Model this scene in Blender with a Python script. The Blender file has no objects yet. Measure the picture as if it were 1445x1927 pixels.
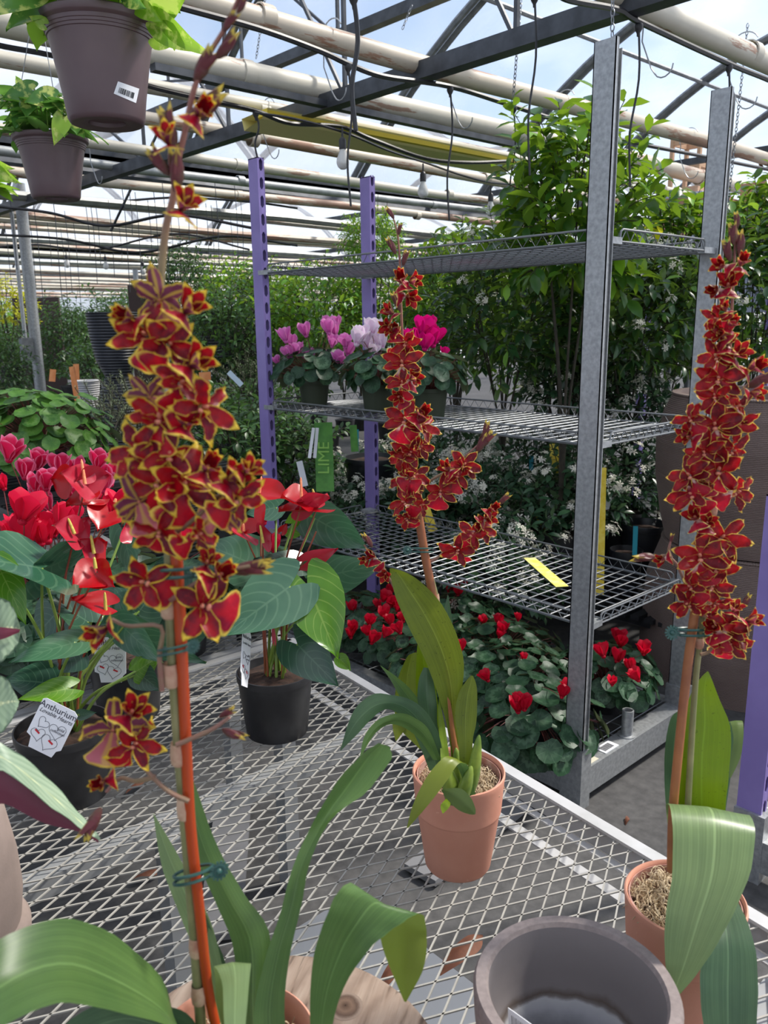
import bpy, math, random
import numpy as np
from math import sin, cos, pi, radians, sqrt, hypot
from mathutils import Vector as V, Matrix, Quaternion
SC = bpy.context.scene
COL = SC.collection
RN = random.Random(7)
# ---------------- camera ----------------
FPX = 1530.0; TH = radians(13.0); RHO = radians(0.67); AZ = radians(42.3); CH = 1.62
_F0 = V((sin(AZ), cos(AZ), 0)); _R0 = V((cos(AZ), -sin(AZ), 0))
CF = (_F0 * cos(TH) + V((0, 0, -sin(TH)))).normalized()
_U0 = (_F0 * sin(TH) + V((0, 0, cos(TH)))).normalized()
CR = _R0 * cos(RHO) - _U0 * sin(RHO)
CU = _U0 * cos(RHO) + _R0 * sin(RHO)
CP = V((0, 0, CH))
cam_d = bpy.data.cameras.new('camera'); cam = bpy.data.objects.new('camera', cam_d); COL.objects.link(cam)
cam.matrix_world = Matrix(((CR.x, CU.x, -CF.x, 0), (CR.y, CU.y, -CF.y, 0), (CR.z, CU.z, -CF.z, CH), (0, 0, 0, 1)))
cam_d.sensor_fit = 'VERTICAL'; cam_d.sensor_height = 36.0; cam_d.sensor_width = 27.0
cam_d.lens = FPX / 1927.0 * 36.0
cam_d.clip_start = 0.02; cam_d.clip_end = 300
cam_d.dof.use_dof = True; cam_d.dof.focus_distance = 1.75; cam_d.dof.aperture_fstop = cam_d.lens / 3.0
SC.camera = cam
SC.view_settings.view_transform = 'Standard'; SC.view_settings.look = 'None'
SC.view_settings.gamma = 1.0; SC.view_settings.use_curve_mapping = False
SC.view_settings.exposure = 0.56
cy = SC.cycles
cy.max_bounces = 6; cy.diffuse_bounces = 4; cy.glossy_bounces = 2; cy.transmission_bounces = 3; cy.transparent_max_bounces = 16
cy.caustics_reflective = False; cy.caustics_refractive = False
cy.use_adaptive_sampling = True; cy.adaptive_threshold = 0.03; cy.use_denoising = True
cy.sample_clamp_indirect = 6.0
# ---------------- world and sun ----------------
w = bpy.data.worlds.new('sky'); SC.world = w; w.use_nodes = True
nt = w.node_tree; nt.nodes.clear()
out = nt.nodes.new('ShaderNodeOutputWorld'); bg = nt.nodes.new('ShaderNodeBackground')
sky = nt.nodes.new('ShaderNodeTexSky'); sky.sky_type = 'NISHITA'; sky.sun_disc = False
SUN_AZ = AZ + radians(72); SUN_EL = radians(50)
SUND = V((sin(SUN_AZ) * cos(SUN_EL), cos(SUN_AZ) * cos(SUN_EL), sin(SUN_EL)))
sky.sun_elevation = SUN_EL; sky.sun_rotation = SUN_AZ
sky.air_density = 1.0; sky.dust_density = 1.2; sky.ozone_density = 1.0
tc = nt.nodes.new('ShaderNodeTexCoord'); nz = nt.nodes.new('ShaderNodeTexNoise'); nz.inputs['Scale'].default_value = 2.2
nz.inputs['Detail'].default_value = 5; nz.inputs['Roughness'].default_value = 0.55
mp = nt.nodes.new('ShaderNodeMapping'); mp.inputs['Scale'].default_value = (1, 1, 2.4)
rp = nt.nodes.new('ShaderNodeValToRGB'); rp.color_ramp.elements[0].position = 0.42; rp.color_ramp.elements[1].position = 0.68
mx = nt.nodes.new('ShaderNodeMix'); mx.data_type = 'RGBA'
mul = nt.nodes.new('ShaderNodeVectorMath'); mul.operation = 'SCALE'; mul.inputs['Scale'].default_value = 0.12
nt.links.new(tc.outputs['Generated'], mp.inputs[0]); nt.links.new(mp.outputs[0], nz.inputs['Vector'])
nt.links.new(nz.outputs['Fac'], rp.inputs[0]); nt.links.new(sky.outputs[0], mul.inputs[0])
nt.links.new(rp.outputs[0], mx.inputs['Factor']); nt.links.new(mul.outputs[0], mx.inputs['A'])
mx.inputs['B'].default_value = (0.80, 0.86, 0.98, 1)
nt.links.new(mx.outputs['Result'], bg.inputs[0]); bg.inputs[1].default_value = 1.05; nt.links.new(bg.outputs[0], out.inputs[0])
sl = bpy.data.lights.new('sun', 'SUN'); so = bpy.data.objects.new('sun', sl); COL.objects.link(so)
sl.energy = 4.2; sl.angle = radians(7); sl.color = (1.0, 0.95, 0.87)
so.rotation_euler = SUND.to_track_quat('Z', 'Y').to_euler(); so.location = SUND * 30

# ---------------- helpers ----------------
def ray(px, py):
    return CF + CR * ((px - 722.5) / FPX) + CU * ((963.5 - py) / FPX)
def D(px, py, t): return CP + ray(px, py) * t
def Z(px, py, z):
    r = ray(px, py); return CP + r * ((z - CH) / r.z)
def proj(p):
    q = V(p) - CP; d = q.dot(CF)
    return (722.5 + FPX * q.dot(CR) / d, 963.5 - FPX * q.dot(CU) / d, d)

class MB:
    def __init__(s): s.v = []; s.f = []; s.uv = []; s.mi = []
    def add(s, vs, fs, uvs=None, m=0):
        b = len(s.v)
        s.v.extend([tuple(p) for p in vs]); s.uv.extend(uvs if uvs else [(0.5, 0.5)] * len(vs))
        for f in fs: s.f.append([b + i for i in f]); s.mi.append(m)
        return s
    def build(s, name, mats, parent=None, smooth=True, origin=None):
        me = bpy.data.meshes.new(name)
        off = V((0, 0, 0))
        if parent is None and origin is not None: off = V(origin)
        vs = [(p[0] - off.x, p[1] - off.y, p[2] - off.z) for p in s.v]
        me.from_pydata(vs, [], s.f)
        if not isinstance(mats, (list, tuple)): mats = [mats]
        for m in mats: me.materials.append(m)
        ul = me.uv_layers.new(name='UVMap')
        li = np.empty(len(me.loops), dtype=np.int32); me.loops.foreach_get('vertex_index', li)
        uv = np.array(s.uv, dtype=np.float32)[li]; ul.data.foreach_set('uv', uv.ravel())
        me.polygons.foreach_set('material_index', np.array(s.mi, dtype=np.int32))
        me.polygons.foreach_set('use_smooth', np.full(len(s.f), smooth))
        me.update()
        if smooth: me.set_sharp_from_angle(angle=0.75)
        o = bpy.data.objects.new(name, me); COL.objects.link(o)
        if parent is not None: o.parent = parent; o.location = -world_loc(parent)
        else: o.location = off
        return o
def world_loc(o):
    l = V(o.location)
    while o.parent: o = o.parent; l += V(o.location)
    return l
def tag(o, label=None, cat=None, group=None, kind=None):
    if label: o['label'] = label
    if cat: o['category'] = cat
    if group: o['group'] = group
    if kind: o['kind'] = kind
    return o
def empty(name, loc, label, cat, group=None, kind=None):
    o = bpy.data.objects.new(name, None); COL.objects.link(o); o.location = loc; o.empty_display_size = 0.05
    return tag(o, label, cat, group, kind)
def kids(o): return [c for c in COL.objects if c.parent == o]
def copy_tree(o, parent=None, tree=None):
    c = o.copy(); COL.objects.link(c); c.parent = parent
    for ch in list(o.children): copy_tree(ch, c)
    return c
def put(o, loc, rz=0, sc=1, label=None, group=None):
    o.location = loc; o.rotation_euler = (0, 0, rz); o.scale = (sc, sc, sc)
    if label: o['label'] = label
    if group: o['group'] = group
    return o

def box(mb, c, s, rz=0, m=0, ax=None):
    cx, cy_, cz = c; hx, hy, hz = s[0] / 2, s[1] / 2, s[2] / 2
    vs = []
    for dz in (-hz, hz):
        for dx, dy in ((-hx, -hy), (hx, -hy), (hx, hy), (-hx, hy)):
            x = dx * cos(rz) - dy * sin(rz); y = dx * sin(rz) + dy * cos(rz)
            vs.append((cx + x, cy_ + y, cz + dz))
    mb.add(vs, [(0, 3, 2, 1), (4, 5, 6, 7), (0, 1, 5, 4), (1, 2, 6, 5), (2, 3, 7, 6), (3, 0, 4, 7)], None, m)
def bar(mb, a, b, w, h, up=V((0, 0, 1)), m=0):
    a = V(a); b = V(b); t = (b - a).normalized(); s = t.cross(up)
    if s.length < 1e-4: s = t.cross(V((0, 1, 0)))
    s.normalize(); u = s.cross(t)
    vs = [p + s * (x * w / 2) + u * (y * h / 2) for p in (a, b) for x, y in ((-1, -1), (1, -1), (1, 1), (-1, 1))]
    mb.add(vs, [(0, 1, 2, 3), (7, 6, 5, 4), (0, 4, 5, 1), (1, 5, 6, 2), (2, 6, 7, 3), (3, 7, 4, 0)], None, m)
def smooth_path(pts, n):
    """Catmull-Rom through points; items may be tuples of any length."""
    P = [np.array(p, dtype=float) for p in pts]
    if len(P) < 3:
        return [tuple(P[0] + (P[-1] - P[0]) * i / n) for i in range(n + 1)]
    P = [2 * P[0] - P[1]] + P + [2 * P[-1] - P[-2]]
    res = []; segs = len(P) - 3
    for i in range(n + 1):
        g = i / n * segs; k = min(int(g), segs - 1); t = g - k
        a, b, c, d = P[k:k + 4]
        res.append(tuple(0.5 * (2 * b + (c - a) * t + (2 * a - 5 * b + 4 * c - d) * t * t + (3 * b - a - 3 * c + d) * t ** 3)))
    return res
def tube(mb, pts, r, n=8, m=0, cap=True):
    P = [V(p[:3]) for p in pts]; k = len(P)
    rs = r if isinstance(r, (list, tuple)) else [r] * k
    t0 = (P[1] - P[0]).normalized(); ref = V((0, 0, 1)) if abs(t0.z) < 0.9 else V((1, 0, 0))
    s = t0.cross(ref).normalized(); vs = []; uvs = []
    for i in range(k):
        t = (P[min(i + 1, k - 1)] - P[max(i - 1, 0)]).normalized()
        s = (s - t * s.dot(t)).normalized(); u = t.cross(s)
        for j in range(n):
            a = 2 * pi * j / n; vs.append(P[i] + (s * cos(a) + u * sin(a)) * rs[i]); uvs.append((j / n, i / (k - 1)))
    fs = [(i * n + j, i * n + (j + 1) % n, (i + 1) * n + (j + 1) % n, (i + 1) * n + j) for i in range(k - 1) for j in range(n)]
    if cap: fs += [tuple(range(n - 1, -1, -1)), tuple((k - 1) * n + j for j in range(n))]
    mb.add(vs, fs, uvs, m)
def lathe(mb, prof, c=(0, 0, 0), n=40, m=0, sx=1, sy=1, mis=None):
    vs = []; uvs = []
    for i, (r, z) in enumerate(prof):
        for j in range(n):
            a = 2 * pi * j / n; vs.append((c[0] + r * cos(a) * sx, c[1] + r * sin(a) * sy, c[2] + z)); uvs.append((j / n, i / (len(prof) - 1)))
    for i in range(len(prof) - 1):
        mb.add(vs[i * n:(i + 2) * n], [(j, (j + 1) % n, n + (j + 1) % n, n + j) for j in range(n)], uvs[i * n:(i + 2) * n], mis[i] if mis else m)
def lathe1(mb, prof, c=(0, 0, 0), n=40, m=0):
    vs = []; uvs = []; k = len(prof)
    for i, (r, z) in enumerate(prof):
        for j in range(n):
            a = 2 * pi * j / n; vs.append((c[0] + r * cos(a), c[1] + r * sin(a), c[2] + z)); uvs.append((j / n, i / (k - 1)))
    mb.add(vs, [(i * n + j, i * n + (j + 1) % n, (i + 1) * n + (j + 1) % n, (i + 1) * n + j) for i in range(k - 1) for j in range(n)], uvs, m)
def ellipsoid(mb, c, r, axis=V((0, 0, 1)), n=10, k=8, m=0, pinch=0.0):
    q = V((0, 0, 1)).rotation_difference(V(axis)); vs = []; uvs = []
    for i in range(k + 1):
        ph = pi * i / k
        for j in range(n):
            a = 2 * pi * j / n; rr = sin(ph) * (1 - pinch * (1 - i / k) * 0 - pinch * (0.5 - 0.5 * cos(ph)) * 0.9)
            p = V((cos(a) * rr * r[0], sin(a) * rr * r[1], -cos(ph) * r[2])); vs.append(V(c) + q @ p); uvs.append((j / n, i / k))
    mb.add(vs, [(i * n + j, i * n + (j + 1) % n, (i + 1) * n + (j + 1) % n, (i + 1) * n + j) for i in range(k) for j in range(n)], uvs, m)
def strip(mb, rows, nu=6, nv=22, fold=0.12, wave=0.0, m=0, thick=0.0):
    """rows: list of (L point, R point); leaf surface between the two edges, V-folded at the middle."""
    R = smooth_path([tuple(a) + tuple(b) for a, b in rows], nv); vs = []; uvs = []
    Ls = [V(r[:3]) for r in R]; Rs = [V(r[3:]) for r in R]
    for i in range(nv + 1):
        L, Rr = Ls[i], Rs[i]; mid = (L + Rr) / 2; sd = (Rr - L) / 2
        i0, i1 = max(i - 1, 0), min(i + 1, nv)
        T = ((Ls[i1] + Rs[i1]) - (Ls[i0] + Rs[i0]))
        N = sd.cross(T);
        if N.length > 1e-9: N.normalize()
        for j in range(nu + 1):
            u = -1 + 2 * j / nu
            p = mid + sd * u - N * (fold * sd.length * (1 - abs(u)) ** 1.0)
            if wave: p = p + N * (wave * sd.length * abs(u) ** 3 * sin(i * 1.7 + (0 if u > 0 else 1.3)))
            vs.append(p); uvs.append((j / nu, i / nv))
    mb.add(vs, [(i * (nu + 1) + j, i * (nu + 1) + j + 1, (i + 1) * (nu + 1) + j + 1, (i + 1) * (nu + 1) + j) for i in range(nv) for j in range(nu)], uvs, m)
def prow(l, dt=0.0):
    """rows of (lx,ly,rx,ry,t[,dt]) in photo pixels and metres -> edge points"""
    o = []; t = 1
    for r in l:
        if len(r) > 4: t = r[4]
        d = r[5] if len(r) > 5 else dt
        o.append((D(r[0], r[1], t - d / 2), D(r[2], r[3], t + d / 2)))
    return o

# ---------------- materials ----------------
def nodes(name):
    m = bpy.data.materials.new(name); m.use_nodes = True; t = m.node_tree; t.nodes.clear()
    o = t.nodes.new('ShaderNodeOutputMaterial'); return m, t, o
def N_(t, typ, **kw):
    n = t.nodes.new(typ)
    for k, v in kw.items():
        if k in n.inputs: n.inputs[k].default_value = v
        else: setattr(n, k, v)
    return n
def rgba(c): return (c[0], c[1], c[2], 1)
def srgb(r, g, b):
    f = lambda x: (x / 255 / 12.92) if x <= 10 else ((x / 255 + 0.055) / 1.055) ** 2.4
    return (f(r), f(g), f(b))
def ramp(t, fac, stops):
    r = t.nodes.new('ShaderNodeValToRGB'); e = r.color_ramp.elements
    e[0].position, e[0].color = stops[0][0], rgba(stops[0][1]); e[1].position, e[1].color = stops[-1][0], rgba(stops[-1][1])
    for p, c in stops[1:-1]:
        x = e.new(p); x.color = rgba(c)
    t.links.new(fac, r.inputs[0]); return r.outputs[0]
def mixc(t, fac, a, b, blend='MIX'):
    n = t.nodes.new('ShaderNodeMix'); n.data_type = 'RGBA'; n.blend_type = blend
    for s, v in (('Factor', fac), ('A', a), ('B', b)):
        if isinstance(v, (int, float)): n.inputs[s].default_value = v
        elif isinstance(v, tuple): n.inputs[s].default_value = rgba(v)
        else: t.links.new(v, n.inputs[s])
    return n.outputs['Result']
def mth(t, op, a, b=None, c=None, clamp=False):
    n = t.nodes.new('ShaderNodeMath'); n.operation = op; n.use_clamp = clamp
    for i, v in enumerate((a, b, c)):
        if v is None: continue
        if isinstance(v, (int, float)): n.inputs[i].default_value = v
        else: t.links.new(v, n.inputs[i])
    return n.outputs[0]
def noise(t, scale, detail=3, coord='Object', rough=0.55, stretch=None):
    c = t.nodes.new('ShaderNodeTexCoord'); n = N_(t, 'ShaderNodeTexNoise', Scale=scale, Detail=detail, Roughness=rough)
    src = c.outputs[coord]
    if stretch:
        mp = t.nodes.new('ShaderNodeMapping'); mp.inputs['Scale'].default_value = stretch; t.links.new(src, mp.inputs[0]); src = mp.outputs[0]
    t.links.new(src, n.inputs['Vector']); return n.outputs['Fac']
def uvxy(t):
    u = t.nodes.new('ShaderNodeUVMap'); s = t.nodes.new('ShaderNodeSeparateXYZ'); t.links.new(u.outputs[0], s.inputs[0]); return s.outputs[0], s.outputs[1]
def sm(t, x, a, b):
    n = t.nodes.new('ShaderNodeMapRange'); n.interpolation_type = 'SMOOTHSTEP'
    n.inputs['From Min'].default_value = a; n.inputs['From Max'].default_value = b
    t.links.new(x, n.inputs['Value']); return n.outputs[0]
def pbsdf(t, o, col, rough=0.5, metal=0.0, spec=0.5, bump=None, bs=0.3):
    b = t.nodes.new('ShaderNodeBsdfPrincipled')
    if isinstance(col, tuple): b.inputs['Base Color'].default_value = rgba(col)
    else: t.links.new(col, b.inputs['Base Color'])
    if isinstance(rough, (int, float)): b.inputs['Roughness'].default_value = rough
    else: t.links.new(rough, b.inputs['Roughness'])
    b.inputs['Metallic'].default_value = metal; b.inputs['Specular IOR Level'].default_value = spec
    if bump is not None:
        bn = t.nodes.new('ShaderNodeBump'); bn.inputs['Strength'].default_value = bs; bn.inputs['Distance'].default_value = 0.002
        t.links.new(bump, bn.inputs['Height']); t.links.new(bn.outputs[0], b.inputs['Normal'])
    if o: t.links.new(b.outputs[0], o.inputs[0])
    return b
def simple(name, col, rough=0.5, metal=0.0, col2=None, scale=8, lo=0.4, hi=0.7, bump=0, bscale=60, spec=0.5, detail=4, stretch=None):
    m, t, o = nodes(name); c = col
    if col2: c = ramp(t, noise(t, scale, detail, stretch=stretch), [(lo, col), (hi, col2)])
    b = noise(t, bscale, 3) if bump else None
    pbsdf(t, o, c, rough, metal, spec, b, bump); return m
def leafy(name, col, col2, back=None, trans=0.35, rough=0.38, vein=0.0, spec=0.5, tcol=None, extra=None, rnd=0.0, young=None, nscale=9, spots=None):
    """leaf: principled front mixed with translucency; per-leaf variation by mesh island"""
    m, t, o = nodes(name); u, v = uvxy(t)
    c = ramp(t, noise(t, nscale, 3), [(0.35, col), (0.65, col2)])
    if rnd or young:
        g = t.nodes.new('ShaderNodeNewGeometry'); ri = g.outputs['Random Per Island']
        if young: c = mixc(t, sm(t, ri, 1 - young[1], 1 - young[1] * 0.6), c, young[0])
        hs = N_(t, 'ShaderNodeHueSaturation'); t.links.new(c, hs.inputs['Color'])
        t.links.new(mth(t, 'MULTIPLY_ADD', ri, rnd * 2, 1 - rnd), hs.inputs['Value']); c = hs.outputs[0]
    if vein:
        d = mth(t, 'ABSOLUTE', mth(t, 'SUBTRACT', u, 0.5))
        c = mixc(t, mth(t, 'MULTIPLY', mth(t, 'SUBTRACT', 1.0, sm(t, d, 0.006, 0.028)), vein), c, tuple(min(1, x * 1.9 + 0.03) for x in col2))
        cmb = t.nodes.new('ShaderNodeCombineXYZ'); t.links.new(mth(t, 'MULTIPLY', u, 46), cmb.inputs[0]); t.links.new(mth(t, 'MULTIPLY', v, 1.2), cmb.inputs[1])
        nn = N_(t, 'ShaderNodeTexNoise', Scale=1.0, Detail=2); t.links.new(cmb.outputs[0], nn.inputs['Vector'])
        c = mixc(t, 0.35, c, ramp(t, nn.outputs[0], [(0.3, tuple(x * 0.55 for x in col)), (0.7, tuple(min(1, x * 1.5) for x in col2))]))
    if extra: c = extra(t, c, u, v)
    if spots:
        c = mixc(t, mth(t, 'MULTIPLY', sm(t, noise(t, spots, 2), 0.66, 0.72), 0.75), c, tuple(x * 0.25 for x in col))
    if back:
        g2 = t.nodes.new('ShaderNodeNewGeometry'); bc = back if not callable(back) else back(t, u, v)
        c = mixc(t, g2.outputs['Backfacing'], c, bc)
    b = pbsdf(t, None, c, rough, 0, spec)
    tr = t.nodes.new('ShaderNodeBsdfTranslucent')
    tc_ = mixc(t, 0.55, c, tcol if tcol else tuple(min(1, x * 1.6) for x in col2)); t.links.new(tc_, tr.inputs[0])
    mxs = t.nodes.new('ShaderNodeMixShader'); mxs.inputs[0].default_value = trans
    t.links.new(b.outputs[0], mxs.inputs[1]); t.links.new(tr.outputs[0], mxs.inputs[2]); t.links.new(mxs.outputs[0], o.inputs[0])
    return m
ORD = ['nearest', 'second', 'third', 'fourth', 'fifth', 'sixth', 'seventh', 'eighth', 'ninth', 'tenth', 'eleventh', 'twelfth', 'thirteenth', 'fourteenth', 'fifteenth', 'sixteenth', 'seventeenth', 'eighteenth', 'nineteenth', 'twentieth', 'twenty first', 'twenty second', 'twenty third', 'twenty fourth', 'twenty fifth', 'twenty sixth']
def PY(px, py, Y):
    r = ray(px, py); return CP + r * (Y / r.y)
def PX(px, py, X):
    r = ray(px, py); return CP + r * (X / r.x)
# ---------------- base materials ----------------
M_galv = simple('galvanised', srgb(150, 153, 155), 0.42, 0.55, srgb(178, 181, 183), 70, 0.35, 0.7, bump=0.05)
M_steel = simple('dull_steel', srgb(104, 108, 113), 0.5, 0.5, srgb(138, 142, 146), 12, 0.35, 0.7)
M_dark = simple('dark_frame', srgb(58, 61, 66), 0.5, 0.3, srgb(80, 84, 90), 10)
M_black = simple('black_plastic', (0.012, 0.012, 0.014), 0.42, 0, (0.03, 0.03, 0.032), 14)
M_wire = simple('zinc_wire', srgb(122, 125, 127), 0.42, 0.55)
M_white = simple('white_plastic', srgb(232, 234, 238), 0.45)
def pipe_mat(name, base, rust, lo, hi):
    m, t, o = nodes(name)
    c = ramp(t, noise(t, 3.5, 6, stretch=(0.35, 3, 3), rough=0.7), [(0.0, base), (lo, base), (lo + 0.02, rust), (hi, tuple(x * 0.8 for x in rust)), (1, base)])
    c = mixc(t, 0.25, c, ramp(t, noise(t, 18, 4), [(0.3, tuple(x * 0.7 for x in base)), (0.7, base)]))
    pbsdf(t, o, c, 0.5); return m
M_pipe = pipe_mat('cream_pipe', srgb(196, 190, 174), srgb(150, 104, 78), 0.60, 0.66)
M_pipe_rust = pipe_mat('rusty_pipe', srgb(196, 184, 165), srgb(158, 108, 80), 0.53, 0.68)
M_pipe_grey = simple('grey_pipe', srgb(150, 152, 150), 0.45, 0.3, srgb(182, 184, 180), 9)
# floor
m_, t_, o_ = nodes('concrete')
c_ = ramp(t_, noise(t_, 1.3, 8, rough=0.65), [(0.3, srgb(54, 54, 55)), (0.5, srgb(70, 69, 69)), (0.72, srgb(88, 87, 86))])
c_ = mixc(t_, 0.5, c_, ramp(t_, noise(t_, 26, 5), [(0.3, srgb(60, 60, 60)), (0.7, srgb(100, 99, 98))]))
pbsdf(t_, o_, c_, 0.75, 0, 0.3, noise(t_, 60, 4), 0.25); M_floor = m_
mb = MB(); mb.add([(-9, -7, 0), (30, -7, 0), (30, 32, 0), (-9, 32, 0)], [(0, 1, 2, 3)])
tag(mb.build('floor', M_floor), kind='structure')
# plastic film
def film(name, lo, hi):
    m, t, o = nodes(name)
    tr = t.nodes.new('ShaderNodeBsdfTransparent'); tl = t.nodes.new('ShaderNodeBsdfTranslucent'); tl.inputs[0].default_value = (0.95, 0.96, 1.0, 1)
    df = t.nodes.new('ShaderNodeBsdfDiffuse'); df.inputs[0].default_value = (0.86, 0.88, 0.92, 1)
    a = t.nodes.new('ShaderNodeMixShader'); a.inputs[0].default_value = 0.25; t.links.new(tl.outputs[0], a.inputs[1]); t.links.new(df.outputs[0], a.inputs[2])
    b = t.nodes.new('ShaderNodeMixShader')
    f = ramp(t, noise(t, 0.55, 5, stretch=(1, 1, 0.6)), [(0.35, (lo,) * 3), (0.7, (hi,) * 3)])
    t.links.new(f, b.inputs[0]); t.links.new(tr.outputs[0], b.inputs[1]); t.links.new(a.outputs[0], b.inputs[2]); t.links.new(b.outputs[0], o.inputs[0])
    return m
M_film = film('poly_film', 0.10, 0.42); M_filmw = film('wall_film', 0.75, 0.9)
BAY = [(-1.1, 7.1), (7.1, 15.3), (15.3, 23.5), (23.5, 31.7)]
def arcz(Y, b):
    y0, y1 = b; s = abs((Y - (y0 + y1) / 2) / ((y1 - y0) / 2)); return 3.0 + 1.9 * (1 - s ** 2.2)
mb = MB()
for b in BAY:
    ny = 20; xs = [-9 + i * 1.5 for i in range(27)]
    vs = [(x, b[0] + (b[1] - b[0]) * j / ny, arcz(b[0] + (b[1] - b[0]) * j / ny, b) + 0.035 + 0.015 * sin(x * 2.1 + j)) for x in xs for j in range(ny + 1)]
    mb.add(vs, [(i * (ny + 1) + j, i * (ny + 1) + j + 1, (i + 1) * (ny + 1) + j + 1, (i + 1) * (ny + 1) + j) for i in range(len(xs) - 1) for j in range(ny)])
tag(mb.build('ceiling', M_film), kind='structure')
def wall(name, a, b, z0, z1, mat):
    mb = MB(); a = V(a); b = V(b)
    mb.add([(a.x, a.y, z0), (b.x, b.y, z0), (b.x, b.y, z1), (a.x, a.y, z1)], [(0, 1, 2, 3)]); return tag(mb.build(name, mat), kind='structure')
wall('wall_left', (-9, 31.7), (30, 31.7), 0, 3.0, M_filmw)
wall('wall_right', (-9, -1.1), (30, -1.1), 0, 3.0, M_filmw)
mb = MB()
for X in (30.0, -9.0):
    for b in BAY:
        ny = 16; pts = [(X, b[0] + (b[1] - b[0]) * j / ny) for j in range(ny + 1)]
        vs = [(x, y, 0) for x, y in pts] + [(x, y, arcz(y, b) + .03) for x, y in pts]
        mb.add(vs, [(j, j + 1, ny + 2 + j, ny + 1 + j) for j in range(ny)])
tag(mb.build('wall_end', M_filmw), kind='structure')
# dark kick boards low on the far walls
mb = MB(); box(mb, (10, 31.6, 0.5), (38, 0.05, 1.0)); tag(mb.build('trim_1', simple('board_grey', srgb(120, 120, 124), 0.7)), kind='structure')

# roof hoops
def hoop(X, b, idx, label, group):
    mb = MB(); ny = 26; pts = [(X, b[0] + (b[1] - b[0]) * j / ny) for j in range(ny + 1)]
    P = [V((x, y, arcz(y, b))) for x, y in pts]
    for off in (-0.045, 0.045):
        q = [p + V((off, 0, 0)) for p in P]
        tube(mb, q, 0.032, 6)
    o = mb.build('roof_hoop', M_steel, origin=(X, b[0], 3)); tag(o, label, 'roof hoop', group)
k = 0
for i in range(13):
    X = 2 + 2 * i
    hoop(X, BAY[0], i, 'curved grey steel roof hoop over the near bay, %s counting away from the camera' % ORD[i], 'roof hoops over the near bay')
for i in range(6):
    hoop(1 + 4 * i, BAY[1], i, 'grey steel roof hoop seen far off above the stacked pipes', 'far roof hoops')
for i in range(5):
    hoop(3 + 5 * i, BAY[2], i, 'grey steel roof hoop seen far off above the stacked pipes', 'far roof hoops')
# gutters, purlins and truss chords
for i, (y, l) in enumerate([(7.1, 'nearest'), (15.3, 'middle'), (23.5, 'farthest')]):
    mb = MB(); box(mb, (8, y, 2.98), (34, 0.2, 0.10)); box(mb, (8, y - 0.09, 3.04), (34, 0.02, 0.14)); box(mb, (8, y + 0.09, 3.04), (34, 0.02, 0.14))
    tube(mb, [(-9, y - .22, 2.86), (25, y - .22, 2.86)], 0.05, 8)
    tag(mb.build('roof_gutter', M_dark), 'long grey steel gutter beam under the roof valley, %s of three' % l, 'gutter', 'gutter beams')
for i, (y, z) in enumerate([(5.2, 0), (3.0, 0), (1.0, 0)]):
    mb = MB(); zz = arcz(y, BAY[0]) - 0.05; tube(mb, [(-8, y, zz), (28, y, zz)], 0.022, 6)
    tag(mb.build('roof_purlin', M_steel), 'thin grey purlin rod under the roof film, %s from the camera' % ['third', 'second', 'nearest'][i], 'purlin', 'roof purlins')
def chord(X, z, y0, y1, w, label, webs=True):
    e = empty('roof_truss', (X, y0, z), label, 'truss', 'roof trusses')
    mb = MB(); bar(mb, (X, y0, z), (X, y1, z), w, w); mb.build('bottom_chord', M_dark, e)
    if webs:
        n = 0; y = y0 + 0.6; up = True
        while y < min(y1, 6.4):
            b = BAY[0]; y2 = y + 0.75
            if y > y0 + .3 and n < 14:
                m2 = MB(); bar(m2, (X, y, z), (X, y, arcz(y, b) - .02), 0.018, 0.018); m2.build('web_rod', M_dark, e)
                m2 = MB(); bar(m2, (X, y, z), (X, y2 + .5, arcz(y2 + .5, b) - .02), 0.016, 0.016); m2.build('web_rod', M_dark, e)
            y = y2 + 0.3; n += 1
    return e
chord(2.78, 2.7, 0.6, 13.5, 0.072, 'straight dark steel truss bar running over the rack to the left')
chord(3.49, 3.32, 1.5, 9.0, 0.062, 'thinner steel truss bar behind and above the nearest truss')
chord(7.0, 2.95, 0.0, 9.0, 0.05, 'steel truss bar far right behind the citrus foliage', False)
chord(9.5, 2.9, 7.0, 20, 0.06, 'far steel truss bar in the next bay', False)
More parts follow.
